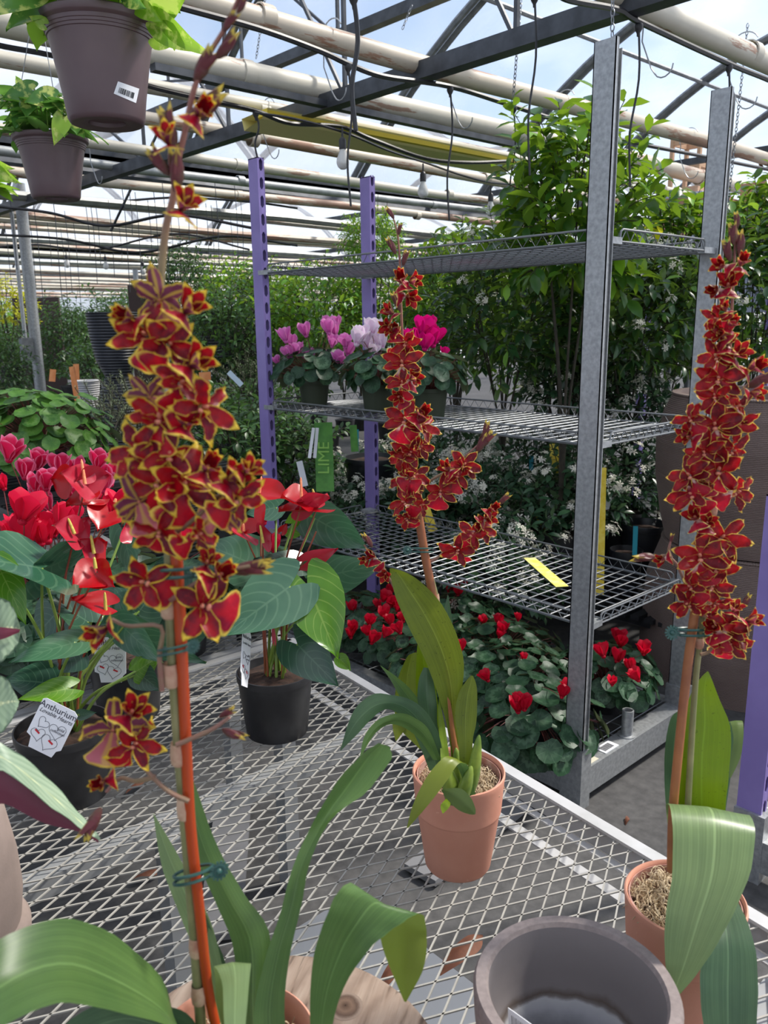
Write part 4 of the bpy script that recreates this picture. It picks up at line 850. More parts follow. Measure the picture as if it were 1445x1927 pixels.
leaf(O2, [(826, 1420, 840, 1420, 1.295), (800, 1365, 824, 1370, 1.29), (786, 1320, 822, 1325, 1.285), (788, 1280, 816, 1285, 1.285), (797, 1256, 808, 1257, 1.285)], M_ord, -.2)
leaf(O2, [(830, 1440, 850, 1460, 1.24), (826, 1375, 838, 1370, 1.27), (824, 1340, 832, 1340, 1.275), (826, 1310, 828, 1310, 1.275)], M_orb, .1)
leaf(O2, [(880, 1500, 895, 1495, 1.24), (866, 1455, 882, 1445, 1.225), (848, 1425, 872, 1436, 1.205), (832, 1428, 860, 1440, 1.19), (803, 1462, 840, 1470, 1.175), (778, 1512, 808, 1512, 1.165), (765, 1558, 768, 1558, 1.16)], M_orl, .15)
leaf(O2, [(830, 1487, 834, 1484, 1.20), (843, 1506, 866, 1484, 1.195), (862, 1524, 885, 1500, 1.19), (882, 1532, 894, 1520, 1.188), (893, 1533, 895, 1531, 1.187)], M_ord, .12)
leaf(O2, [(838, 1504, 848, 1504, 1.20), (829, 1516, 846, 1518, 1.195), (832, 1530, 834, 1531, 1.19)], M_orb, .1)
for (px, py, t, rw, rl, tilt) in ((848, 1478, 1.245, .019, .034, -.2), (876, 1478, 1.235, .016, .034, .25), (893, 1440, 1.25, .015, .052, .12), (862, 1450, 1.28, .014, .04, -.1)):
    m2 = MB(); ellipsoid(m2, D(px, py, t), (rw, rw * .75, rl), V((0, 0, 1)) + CR * tilt, 14, 10, pinch=.5); m2.build('pseudobulb', M_bulb2, O2)

# --- 3: right orchid ---
base = fw(.392, .932)
O3 = empty('potted_orchid', (base.x, base.y, PZ), 'orchid in a clay pot at the right edge with the fullest red flower spike', 'potted orchid', 'red oncidium orchids')
terracotta('pot', O3, (base.x, base.y, PZ), .0775, .178, M_terra)
moss(O3, (base.x, base.y, PZ + .158), .071, 1100, 3, .035)
mb = MB(); lathe1(mb, [(.071, .14), (.0715, .174), (.0700, .1745), (.069, .14)], (base.x, base.y, PZ), 40); mb.build('liner', M_liner, O3)
sp = stemtube('flower_spike', O3, [(1290, 1600, 1.03), (1298, 1450, 1.02), (1308, 1290, 1.0), (1318, 1200, .985), (1330, 1080, .97), (1340, 960, .955), (1346, 860, .945), (1355, 760, .935), (1370, 690, .925), (1376, 600, .92), (1380, 520, .91), (1384, 450, .905), (1388, 410, .90)], .0042, .0010, [M_stem], 60)
stemtube('stake', O3, [(1263, 1640, 1.02), (1266, 1530, 1.015), (1278, 1400, 1.0), (1294, 1250, .985), (1312, 1120, .968), (1318, 1085, .965)], .0056, .0056, M_stakeB)
rings(O3, [(1341, 960, .955), (1316, 1210, .987), (1324, 1150, .978)], .0038, M_sheath, .007); clip(O3, 1300, 1189, .975, -1, 0, .95)
T3 = lambda py: np.interp(py, [400, 800, 1200], [.90, .94, .985])
for bp in ([(1310, 1145), (1290, 1100), (1272, 1060), (1250, 1045), (1238, 1050)], [(1262, 1050), (1258, 1035), (1262, 1018)], [(1318, 1232), (1335, 1225), (1355, 1195), (1370, 1165)], [(1362, 770), (1385, 745), (1410, 720)]):
    P = smooth_path([tuple(D(x, y, T3(y) - .004)) for x, y in bp], 12); m2 = MB(); tube(m2, P, [.0024 - .0012 * i / 12 for i in range(13)], 7); m2.build('side_stem', M_stemu, sp)
FL3 = [(1386, 430, 22, 'bud', 0, .05, 0), (1380, 460, 30, 'bud', 0, -.15, 1), (1390, 480, 32, 'bud', 0, .15, 0), (1374, 492, 32, 'bud', 0, -.3, 1), (1392, 500, 34, 'half', (.4, .8), .3, 0), (1362, 500, 34, 'half', (-.8, .2), -1.1, 1), (1370, 540, 42, 'half', (0, .6), .1, 2), (1350, 545, 34, 'half', (-.9, 0), -1.2, 0),
 (1365, 585, 26, 'half', (-.3, .8), -.5, 1), (1350, 600, 34, 'open', (-.9, .1), -1, 0), (1355, 628, 38, 'half', (-.6, .1), -.9, 2), (1372, 615, 32, 'half', (.5, .7), .4, 0), (1368, 650, 38, 'half', (.1, .7), .1, 1), (1348, 672, 42, 'open', (-.4, .3), -.3, 0), (1382, 670, 40, 'half', (.5, .5), .6, 2), (1352, 712, 54, 'open', (-.1, -.1), .25, 1), (1408, 695, 44, 'half', (.9, .4), 1.0, 0), (1405, 728, 44, 'bud', 0, 1.1, 1), (1412, 738, 34, 'half', (.9, -.1), 1.3, 1), (1345, 745, 36, 'open', (-.2, .2), 0, 4),
 (1385, 765, 40, 'open', (.8, .1), .8, 3), (1345, 800, 56, 'open', (0, .05), -.1, 2), (1385, 800, 44, 'open', (.6, -.1), .8, 0), (1300, 790, 36, 'open', (-.6, .5), -.5, 4), (1298, 822, 36, 'half', (-.8, .1), -1.2, 2), (1325, 850, 42, 'open', (-.2, -.3), 0, 1), (1378, 848, 40, 'open', (.5, -.2), .5, 3),
 (1352, 885, 56, 'open', (.1, .1), .2, 0), (1298, 895, 46, 'open', (-.5, .2), -.5, 2), (1384, 925, 44, 'open', (.7, -.2), .8, 1), (1302, 930, 48, 'open', (-.4, -.1), -.4, 3), (1330, 905, 34, 'half', (-.2, -.3), 0, 0), (1310, 975, 38, 'half', (-.4, .4), -.4, 1), (1330, 985, 30, 'half', (.1, .3), .1, 2), (1358, 1012, 52, 'open', (.2, .1), .6, 4), (1318, 1048, 58, 'open', (-.1, .1), -.1, 1), (1348, 1070, 48, 'open', (.4, -.2), .5, 0), (1340, 1100, 44, 'open', (.2, -.5), .2, 2),
 (1300, 1105, 38, 'open', (-.7, .1), -.7, 4), (1296, 1135, 40, 'open', (-.5, -.6), -.6, 3), (1345, 1135, 36, 'open', (.8, -.5), .8, 0), (1236, 1050, 34, 'bud', 0, -1.5, 0), (1250, 1052, 26, 'half', (-.9, -.2), -1.8, 1), (1262, 1022, 14, 'bud', 0, .1, 1),
 (1365, 1180, 46, 'open', (.1, .2), .3, 2), (1385, 1190, 46, 'open', (.7, 0), .8, 3), (1345, 1180, 40, 'half', (-.4, .2), -.5, 0), (1372, 1210, 44, 'open', (.2, -.5), .3, 1), (1378, 1150, 30, 'half', (.5, .9), .4, 2), (1392, 1146, 24, 'bud', 0, .7, 0), (1405, 1170, 36, 'half', (1.0, .3), 1.1, 1)]
for f in FL3: put_flower(FPm, sp, f[0], f[1], T3(f[1]) - (.018 if f[3] != 'bud' else .004), f[2] * 1.04, f[3], f[4] if f[4] else (0, 0), f[5], f[6])
leaf(O3, [(1300, 1640, 1335, 1640, 1.03), (1285, 1560, 1360, 1555, 1.035), (1275, 1490, 1368, 1490, 1.03), (1272, 1420, 1374, 1425, 1.025), (1282, 1360, 1374, 1368, 1.02), (1300, 1305, 1352, 1312, 1.015), (1318, 1276, 1340, 1280, 1.01), (1331, 1263, 1333, 1264, 1.01)], M_orb, .10)
leaf(O3, [(1275, 1620, 1290, 1620, 1.05), (1255, 1530, 1280, 1530, 1.07), (1250, 1460, 1282, 1460, 1.08), (1252, 1400, 1285, 1400, 1.08), (1262, 1352, 1292, 1358, 1.075), (1278, 1337, 1300, 1342, 1.07)], M_ord, .12)
leaf(O3, [(1340, 1600, 1355, 1600, 1.06), (1352, 1480, 1372, 1480, 1.09), (1360, 1400, 1385, 1395, 1.09), (1372, 1358, 1396, 1356, 1.075), (1380, 1390, 1399, 1382, 1.06), (1374, 1430, 1393, 1425, 1.055), (1372, 1463, 1375, 1464, 1.05)], M_ord, .1)
leaf(O3, [(1320, 1650, 1290, 1650, 1.03), (1340, 1600, 1262, 1600, 1.045), (1375, 1560, 1256, 1550, 1.04), (1402, 1534, 1253, 1512, 1.01), (1420, 1555, 1264, 1535, .965), (1412, 1640, 1265, 1640, .94), (1372, 1735, 1252, 1725, .93), (1328, 1810, 1251, 1800, .93), (1285, 1865, 1258, 1850, .935), (1266, 1880, 1264, 1880, .94)], M_orp, -.06, nv=40)
leaf(O3, [(1350, 1650, 1325, 1650, 1.02), (1390, 1700, 1325, 1700, .99), (1420, 1780, 1322, 1780, .95), (1426, 1880, 1317, 1860, .93), (1415, 1990, 1330, 1960, .92), (1380, 2080, 1370, 2080, .92)], M_ord, .10)
# ---------------- heart-shaped leaves: anthuriums, pothos ----------------
HW = [(0, .62), (.08, .86), (.2, 1.0), (.38, .94), (.55, .74), (.7, .50), (.85, .24), (.94, .09), (1, .01)]
def heart_pts(mb, A, B, W, N, droop=.12, cup=.12, lobes=.30, nv=14, nu=8, m=0, wav=.0, prof=HW):
    A = V(A); B = V(B); L = (B - A).length; T = (B - A) / L; N = (N - T * N.dot(T)).normalized(); S = T.cross(N); vs = []; uvs = []
    for i in range(nv + 1):
        v = i / nv; w_ = np.interp(v, [p[0] for p in prof], [p[1] for p in prof]) * W
        for j in range(nu + 1):
            u = -1 + 2 * j / nu; au = abs(u)
            al = v * L - lobes * L * (1 - v) ** 2.2 * (sin(min(1, au * 1.05) * pi * .62)) * (1 if v < 1 else 0)
            ww = w_ * u if v > 0 else w_ * u * .95
            h = -droop * L * (v ** 2) + cup * W * au ** 1.5 - wav * W * sin(v * 9 + j) * au
            vs.append(A + T * al + S * ww + N * h); uvs.append((j / nu, v))
    mb.add(vs, [(i * (nu + 1) + j, i * (nu + 1) + j + 1, (i + 1) * (nu + 1) + j + 1, (i + 1) * (nu + 1) + j) for i in range(nv) for j in range(nu)], uvs, m)
def vnorm(A, B, a):
    """normal: towards the camera, turned by a about the leaf axis"""
    A = V(A); B = V(B); T = (B - A).normalized(); N = (CP - A).normalized(); N = (N - T * N.dot(T)).normalized(); S = T.cross(N)
    return N * cos(a) + S * sin(a)
def hleaf(e, a, b, Wpx, ang, mat, name='leaf', droop=.12, cup=.12, wav=.03, up=None, lobes=.3):
    A = D(*a); B = D(*b); W = Wpx * a[2] / FPX / max(.3, abs(cos(ang))); N = vnorm(A, B, ang)
    mb = MB(); heart_pts(mb, A, B, W, N, droop, cup, lobes=lobes, wav=wav); return mb.build(name, mat, e)
def veins(col, k=7, amt=.5, width=.10, slope=.9):
    def f(t, c, u, v):
        d = mth(t, 'ABSOLUTE', mth(t, 'SUBTRACT', u, .5))
        x = mth(t, 'FRACT', mth(t, 'MULTIPLY', mth(t, 'SUBTRACT', v, mth(t, 'MULTIPLY', d, slope)), k))
        l = mth(t, 'SUBTRACT', 1.0, sm(t, mth(t, 'ABSOLUTE', mth(t, 'SUBTRACT', x, .5)), 0, width))
        mid = mth(t, 'SUBTRACT', 1.0, sm(t, d, .008, .025))
        return mixc(t, mth(t, 'MULTIPLY', mth(t, 'MAXIMUM', l, mid), amt), c, col)
    return f
M_anl = leafy('anthurium_leaf', srgb(44, 84, 62), srgb(64, 104, 76), back=srgb(84, 118, 50), trans=.22, rough=.24, spec=.65, extra=veins(srgb(110, 144, 112), 7, .28, .16), nscale=7)
M_anb = leafy('anthurium_leaf_young', srgb(70, 118, 26), srgb(96, 142, 36), back=srgb(110, 146, 24), trans=.38, rough=.22, spec=.65, extra=veins(srgb(160, 186, 90), 7, .4), nscale=7)
M_and = leafy('anthurium_leaf_dark', srgb(30, 62, 48), srgb(46, 80, 58), back=srgb(60, 92, 44), trans=.15, rough=.25, spec=.6, extra=veins(srgb(96, 130, 104), 7, .35), nscale=7)
M_spa = leafy('spathe', srgb(156, 3, 12), srgb(174, 8, 22), back=srgb(160, 6, 10), trans=.25, rough=.30, spec=.5, extra=veins(srgb(150, 10, 26), 9, .5, .12), nscale=20)
M_spp = leafy('spathe_pink', srgb(164, 22, 44), srgb(182, 42, 64), back=srgb(160, 8, 18), trans=.2, rough=.30, spec=.5, extra=veins(srgb(156, 24, 50), 9, .5, .12), nscale=20)
M_spx = simple('spadix', srgb(222, 122, 82), .6, 0, srgb(238, 160, 110), 200, bump=.4, bscale=400)
M_spy = simple('spadix_old', srgb(188, 172, 72), .6, 0, srgb(160, 140, 60), 200, bump=.4, bscale=400)
M_pet1 = simple('petiole', srgb(104, 134, 52), .4, 0, srgb(128, 148, 66), 8)
M_petr = simple('petiole_red', srgb(134, 60, 44), .4, 0, srgb(150, 96, 56), 10)
M_soil = simple('soil', srgb(62, 42, 32), .95, 0, srgb(30, 22, 18), 70, bump=.8, bscale=150)
def plain_pot(name, e, c, r, h, mat, taper=.80, rim=.018, n=48):
    mb = MB(); lathe1(mb, [(.001, .003), (r * taper - .004, .003), (r * taper, .0), (r * taper + .001, .006), (r * .965, h - rim), (r * .99, h - rim + .001), (r, h - .003), (r * .995, h), (r * .965, h), (r * .955, h - .006), (r * .9, h - .03), (r * .85, h * .75), (.001, h * .72)], c, n); return mb.build(name, mat, e)
def soil(e, c, r):
    mb = MB(); rr = random.Random(3); n = 26
    prof = [(.0005, .006), (r * .4, .005), (r * .75, .003), (r, -.002)]; vs = []
    lathe1(mb, prof, c, n); mb.v = [(x, y, z + rr.uniform(-.003, .003)) for x, y, z in mb.v]; return mb.build('soil', M_soil, e)
def stalk(e, pts, r, mat, name='stalk', n=16):
    P = smooth_path(pts, n); mb = MB(); tube(mb, P, [r * (1.25 - .4 * i / n) for i in range(n + 1)], 7); return mb.build(name, mat, e)
def text(e, s, loc, xdir, ydir, size, mat, name='lettering', shear=0, ax='CENTER'):
    cu = bpy.data.curves.new(name, 'FONT'); cu.body = s; cu.size = size; cu.align_x = ax; cu.align_y = 'CENTER'; cu.shear = shear; cu.extrude = .00008; cu.materials.append(mat)
    tmp = bpy.data.objects.new(name, cu); COL.objects.link(tmp); bpy.context.view_layer.update(); me = bpy.data.meshes.new_from_object(tmp.evaluated_get(bpy.context.evaluated_depsgraph_get())); bpy.data.objects.remove(tmp)
    o = bpy.data.objects.new(name, me); COL.objects.link(o); o.parent = e; o.location = (0, 0, 0); x = V(xdir).normalized(); y = V(ydir); y = (y - x * y.dot(x)).normalized(); z = x.cross(y)
    o.matrix_basis = Matrix.Translation(V(loc) - (world_loc(e) if e else V((0, 0, 0)))) @ Matrix(((x.x, y.x, z.x, 0), (x.y, y.y, z.y, 0), (x.z, y.z, z.z, 0), (0, 0, 0, 1))); return o
M_red = simple('tag_red', srgb(196, 30, 44), .5); M_txt = simple('tag_ink', srgb(54, 56, 70), .6); M_txg = simple('tag_line', srgb(150, 130, 140), .6)
def anth_tag(e, tl, tr, br, bl, t, tilt=0, full=True):
    P = [D(*p, t + (tilt if i in (1, 2) else 0)) for i, p in enumerate((tl, tr, br, bl))]; x = (P[1] - P[0] + P[2] - P[3]).normalized(); y = (P[0] - P[3] + P[1] - P[2]); y = (y - x * y.dot(x)).normalized(); n = x.cross(y)
    w_ = ((P[1] - P[0]).length + (P[2] - P[3]).length) / 2; h = ((P[0] - P[3]).length + (P[1] - P[2]).length) / 2; c = sum(P, V()) / 4
    q = lambda a, b, o=0: c + x * (a * w_) + y * (b * h) + n * o
    out2 = [(-.42, .5), (.38, .5), (.5, .44), (.5, -.30), (.40, -.36), (.36, -.5), (-.30, -.5), (-.36, -.30), (-.5, -.26), (-.5, .46)]
    mb = MB(); k = len(out2); mb.add([q(a, b, .0005) for a, b in out2] + [q(a, b, -.0005) for a, b in out2], [tuple(range(k - 1, -1, -1)), tuple(range(k, 2 * k))] + [(i, (i + 1) % k, k + (i + 1) % k, k + i) for i in range(k)])
    g = mb.build('plant_label', M_white, e, smooth=False)
    text(g, 'Anthurium', q(0, .38, .0012), x, y, w_ * .235, M_txt); text(g, 'Lovable Hearts', q(0, .26, .0012), x, y, w_ * .15, M_txt, shear=.3)
    text(g, 'gold', q(.27, .06, .0012), x, y, w_ * .11, M_txt); text(g, 'collection', q(.22, -.01, .0012), x, y, w_ * .10, M_txt)
    mb = MB()
    for (hx, hy, s, rot) in ((.20, -.0, .24, .2), (-.22, .04, .17, -.5), (-.22, -.20, .20, .3), (.12, -.27, .24, -.2)):
        pts = []
        for i in range(25):
            a = 2 * pi * i / 24; X = 16 * sin(a) ** 3 / 17; Y = (13 * cos(a) - 5 * cos(2 * a) - 2 * cos(3 * a) - cos(4 * a)) / 17
            pts.append(q(hx + (X * cos(rot) - Y * sin(rot)) * s, hy + (X * sin(rot) + Y * cos(rot)) * s * w_ / h, .001))
        tube(mb, pts, .00035, 4, cap=False)
    mb.build('heart_outline', M_txg if False else M_txt, g); mb = MB()
    for (hx, hy) in ((.17, -.24), (-.26, -.16)): bar(mb, q(hx - .07, hy + .02, .001), q(hx + .07, hy - .02, .001), .003, .0005, up=n)
    mb.build('red_mark', M_red, g); return g
def spadix(par, a, b, t, mat, r=.0033):
    A = D(*a, t); B = D(*b, t); mb = MB(); n = 10; P = [A.lerp(B, i / n) for i in range(n + 1)]; tube(mb, P, [r * (1.05 - .45 * (i / n) ** 2) for i in range(n)] + [r * .25], 10); mb.build('spadix', mat, par)
# --- anthurium right ---
pb = Z(530, 1392, BZ); ca = V((pb.x + .02, pb.y + .045, BZ)); A1 = empty('potted_anthurium', ca, 'red anthurium in a black pot standing alone on the mesh right of the orange stake', 'potted anthurium', 'red anthuriums')
plain_pot('pot', A1, ca, .088, .150, M_black); soil(A1, (ca.x, ca.y, BZ + .135), .082)
t1 = (ca - CP).dot(CF)
def an_stalks(e, c, tt, lst, mat, r=.0028, ztop=.135):
    for i, (x, y, t) in enumerate(lst):
        an = i * 2.4; p0 = V((c[0] + .022 * cos(an), c[1] + .022 * sin(an), c[2] + ztop - .01)); q = D(x, y, t); m = p0.lerp(q, .5) + (q - p0).length * .10 * V((q.x - p0.x, q.y - p0.y, 0)).normalized() * -.6 + V((0, 0, .02))
        stalk(e, [tuple(p0), tuple(m), tuple(q)], r, mat)
LA1 = [((545, 1104, 1.70), (420, 1193, 1.60), 62, .15, M_anl), ((578, 1100, 1.72), (638, 1236, 1.66), 60, -.25, M_anb), ((560, 1213, 1.72), (634, 1290, 1.66), 46, .1, M_and), ((600, 1085, 1.85), (722, 1066, 1.84), 42, .5, M_anl), ((592, 975, 1.90), (692, 1034, 1.92), 42, .2, M_anl), ((560, 1085, 1.80), (478, 1050, 1.78), 40, .9, M_and), ((551, 985, 1.88), (604, 958, 1.92), 24, .9, M_anb), ((520, 955, 1.95), (462, 965, 1.95), 26, .8, M_anl), ((470, 1060, 1.85), (385, 1020, 1.85), 52, .4, M_anl), ((590, 1140, 1.85), (612, 1180, 1.82), 46, .5, M_anl), ((640, 1240, 1.80), (660, 1262, 1.80), 14, 0, M_anb), ((520, 1140, 1.78), (530, 1175, 1.76), 26, .7, M_anb)]
for a, b, w_, g, m in LA1: hleaf(A1, a, b, w_, g, m)
an_stalks(A1, ca, t1, [l[0] for l in LA1[:-2]], M_pet1, .0030)
SA1 = [((568, 946, 1.76), (528, 936, 1.74), 22, 1.15, M_spa, (567, 940), (566, 898), M_spx), ((566, 947, 1.77), (617, 930, 1.80), 22, 1.1, M_spp, None, None, None), ((490, 925, 1.84), (545, 938, 1.82), 24, -.9, M_spa, (488, 928), (492, 896), M_spx), ((596, 958, 1.80), (524, 960, 1.74), 14, 1.2, M_spa, (592, 935), (588, 920), M_spy), ((460, 1003, 1.78), (428, 998, 1.74), 26, .9, M_spp, (459, 1000), (458, 985), M_spx), ((478, 975, 1.78), (495, 1000, 1.76), 34, .4, M_spa, None, None, None), ((495, 1010, 1.76), (512, 1004, 1.76), 30, .2, M_spp, (495, 1022), (489, 985), M_spy), ((580, 1055, 1.80), (636, 1032, 1.80), 18, .4, M_spp, None, None, None), ((530, 1000, 1.86), (540, 985, 1.86), 9, .2, M_spa, None, None, None)]
for a, b, w_, g, m, s0, s1, sm_ in SA1:
    o = hleaf(A1, a, b, w_, g, m, 'spathe', .05, .22, .04, lobes=.35)
    if s0: spadix(o, s0, s1, a[2] - .01, sm_)
an_stalks(A1, ca, t1, [s[0] for s in SA1 if s[5]] + [(595, 1000, 1.80)], M_petr, .0022)
anth_tag(A1, (449, 1180), (467, 1194), (473, 1292), (459, 1290), 1.64, .045)
hleaf(A1, (516, 1205, 1.70), (512, 1168, 1.70), 4, 0, M_spp, 'bud')
# --- anthurium front left ---
cb = V(Z(128, 1520, BZ)); cb = V((cb.x + .025, cb.y + .05, BZ)); A2 = empty('potted_anthurium', cb, 'red anthurium with a readable white label in the black pot at the lower left', 'potted anthurium', 'red anthuriums')
plain_pot('pot', A2, cb, .094, .150, M_black); soil(A2, (cb.x, cb.y, BZ + .135), .088); tb = (cb - CP).dot(CF)
LA2 = [((79, 1070, 1.46), (-62, 1036, 1.34), 44, 1.15, M_anl), ((78, 1072, 1.50), (168, 1040, 1.60), 42, 1.0, M_anl), ((0, 1072, 1.40), (50, 1173, 1.38), 32, -.2, M_anb), ((165, 1170, 1.60), (88, 1118, 1.55), 34, .9, M_and), ((142, 1209, 1.48), (18, 1240, 1.40), 26, .6, M_anl), ((128, 1296, 1.48), (36, 1312, 1.42), 24, .5, M_anb), ((85, 1285, 1.52), (8, 1275, 1.50), 38, .6, M_and), ((135, 1225, 1.58), (95, 1265, 1.56), 44, .5, M_and), ((232, 1180, 1.60), (300, 1248, 1.56), 30, .5, M_anl), ((240, 1185, 1.66), (382, 1256, 1.66), 32, .7, M_anl), ((258, 1262, 1.60), (300, 1238, 1.62), 26, .9, M_anb), ((262, 1268, 1.62), (300, 1300, 1.62), 26, .4, M_and), ((150, 1345, 1.50), (178, 1342, 1.48), 11, .2, M_and), ((232, 1000, 1.70), (250, 1088, 1.70), 26, .3, M_anl), ((262, 1150, 1.70), (300, 1100, 1.72), 42, .5, M_and), ((110, 1150, 1.66), (60, 1200, 1.66), 40, .5, M_and), ((215, 1120, 1.70), (180, 1180, 1.70), 44, .4, M_anl), ((330, 1080, 1.80), (280, 1150, 1.80), 40, .4, M_and)]
for a, b, w_, g, m in LA2: hleaf(A2, a, b, w_, g, m)
an_stalks(A2, cb, tb, [l[0] for l in LA2], M_pet1, .0030)
SA2 = [((160, 912, 1.56), (112, 890, 1.52), 30, .7, M_spp, (160, 911), (153, 864), M_spx), ((158, 912, 1.57), (204, 892, 1.62), 34, .55, M_spp, None, None, None), ((128, 905, 1.56), (98, 900, 1.56), 34, -.3, M_spa, None, None, None), ((205, 965, 1.56), (183, 1000, 1.52), 38, .3, M_spa, (216, 945), (218, 938), M_spx), ((178, 940, 1.58), (124, 952, 1.54), 20, 1.0, M_spa, None, None, None), ((140, 1006, 1.52), (98, 988, 1.48), 30, .6, M_spp, (140, 1005), (128, 975), M_spy), ((142, 1008, 1.53), (168, 972, 1.56), 22, .3, M_spp, None, None, None), ((176, 1040, 1.54), (148, 1014, 1.52), 22, .5, M_spp, (177, 1042), (171, 1007), M_spy), ((178, 1040, 1.55), (196, 1018, 1.58), 22, .8, M_spa, None, None, None), ((180, 1080, 1.50), (135, 1108, 1.46), 34, .45, M_spa, (180, 1070), (177, 1048), M_spy), ((184, 1078, 1.50), (216, 1105, 1.48), 30, .2, M_spa, None, None, None), ((200, 1140, 1.52), (133, 1128, 1.50), 22, .8, M_spa, (199, 1152), (197, 1114), M_spy), ((250, 1010, 1.62), (236, 985, 1.62), 26, .4, M_spp, None, None, None)]
for a, b, w_, g, m, s0, s1, sm_ in SA2:
    o = hleaf(A2, a, b, w_, g, m, 'spathe', .05, .25, .05, lobes=.35)
    if s0: spadix(o, s0, s1, a[2] - .01, sm_)
an_stalks(A2, cb, tb, [s[0] for s in SA2 if s[5]], M_petr, .0022)
anth_tag(A2, (72, 1301), (136, 1345), (118, 1428), (52, 1408), 1.42)
# --- anthurium behind it: pot and label ---
cc = V(Z(240, 1362, BZ)); cc = V((cc.x + .03, cc.y + .05, BZ)); A3 = empty('potted_anthurium', cc, 'anthurium pot half hidden behind the orange stake, its white label partly covered', 'potted anthurium', 'red anthuriums')
plain_pot('pot', A3, cc, .088, .150, M_black); soil(A3, (cc.x, cc.y, BZ + .135), .082)
anth_tag(A3, (172, 1200), (228, 1200), (246, 1283), (184, 1284), 1.70)
LA3 = [((300, 1210, 1.85), (340, 1150, 1.85), 36, .4, M_and), ((240, 1150, 1.85), (200, 1100, 1.88), 40, .4, M_and), ((350, 1190, 1.9), (400, 1150, 1.9), 30, .5, M_anl)]
for a, b, w_, g, m in LA3: hleaf(A3, a, b, w_, g, m)
an_stalks(A3, cc, 1.8, [l[0] for l in LA3], M_pet1)
# --- dark green pot behind the stake, on the second bench ---
# --- calathea at the left edge ---
def cal(t, c, u, v):
    d = mth(t, 'MULTIPLY', mth(t, 'ABSOLUTE', mth(t, 'SUBTRACT', u, .5)), 2)
    z = mth(t, 'ADD', d, mth(t, 'MULTIPLY', mth(t, 'PINGPONG', mth(t, 'MULTIPLY', v, 9), .5), .16))
    c = mixc(t, mth(t, 'MULTIPLY', sm(t, z, .05, .12), 1.0), srgb(200, 208, 164), c)
    st = mth(t, 'FRACT', mth(t, 'MULTIPLY', mth(t, 'SUBTRACT', v, mth(t, 'MULTIPLY', d, .25)), 11)); c = mixc(t, mth(t, 'MULTIPLY', sm(t, st, .3, .8), .45), c, srgb(104, 130, 104))
    return mixc(t, sm(t, z, .93, 1.0), c, srgb(60, 84, 62))
M_cal = leafy('calathea_leaf', srgb(138, 160, 132), srgb(160, 178, 150), back=srgb(96, 34, 52), trans=.12, rough=.4, extra=cal)
M_calu = leafy('calathea_under', srgb(98, 34, 54), srgb(120, 48, 66), back=srgb(98, 34, 54), trans=.12, rough=.4, vein=.2)
ck = D(-112, 1770, 1.20); CK = empty('potted_calathea', (ck.x, ck.y, BZ), 'calathea with silvery maroon backed leaves in a pale pot cut by the left edge', 'potted calathea')
mb = MB(); lathe1(mb, [(.001, .0), (.112, .0), (.121, .006), (.124, .04), (.118, .052), (.112, .056), (.118, .10), (.116, .16), (.106, .235), (.100, .24), (.094, .235), (.09, .2), (.001, .195)], (ck.x, ck.y, BZ), 56); mb.build('pot', clay('pale_ceramic', srgb(146, 130, 122), srgb(130, 116, 108)), CK)
leaf(CK, [(-130, 1480, -130, 1560, .80), (-50, 1385, -60, 1490, .77), (0, 1396, 0, 1450, .76, -.02), (82, 1455, 80, 1507, .77, -.03), (150, 1530, 150, 1558, .78, -.02), (186, 1572, 180, 1578, .78), (187, 1582, 186, 1584, .78)], M_cal, .06, .05)
leaf(CK, [(-130, 1600, -130, 1555, .79), (-60, 1545, -60, 1490, .76), (0, 1512, 0, 1449, .755), (80, 1548, 80, 1506, .765), (150, 1566, 150, 1557, .775), (185, 1586, 186, 1582, .78)], M_calu, .1, .03)
leaf(CK, [(-90, 1200, -90, 1330, .80), (-30, 1130, -30, 1270, .82), (10, 1128, 10, 1240, .83), (28, 1150, 32, 1215, .84), (40, 1186, 40, 1188, .84)], M_cal, .1, .06)
leaf(CK, [(-60, 1215, -60, 1175, .815), (0, 1204, 0, 1180, .82), (36, 1190, 38, 1184, .835)], M_calu, .1)
leaf(CK, [(-90, 1320, -90, 1420, .76), (-30, 1270, -30, 1400, .77), (10, 1275, 10, 1372, .78), (26, 1300, 30, 1340, .785), (36, 1320, 36, 1322, .79)], M_cal, .1, .06)
mb = MB()
for x, y, t in ((-130, 1530, .8), (-90, 1260, .8), (-90, 1370, .765)): tube(mb, smooth_path([(ck.x, ck.y, BZ + .19), tuple(D(x - 40, y + 40, t)), tuple(D(x, y, t))], 10), .004, 6)
mb.build('stalk', M_pet1, CK)

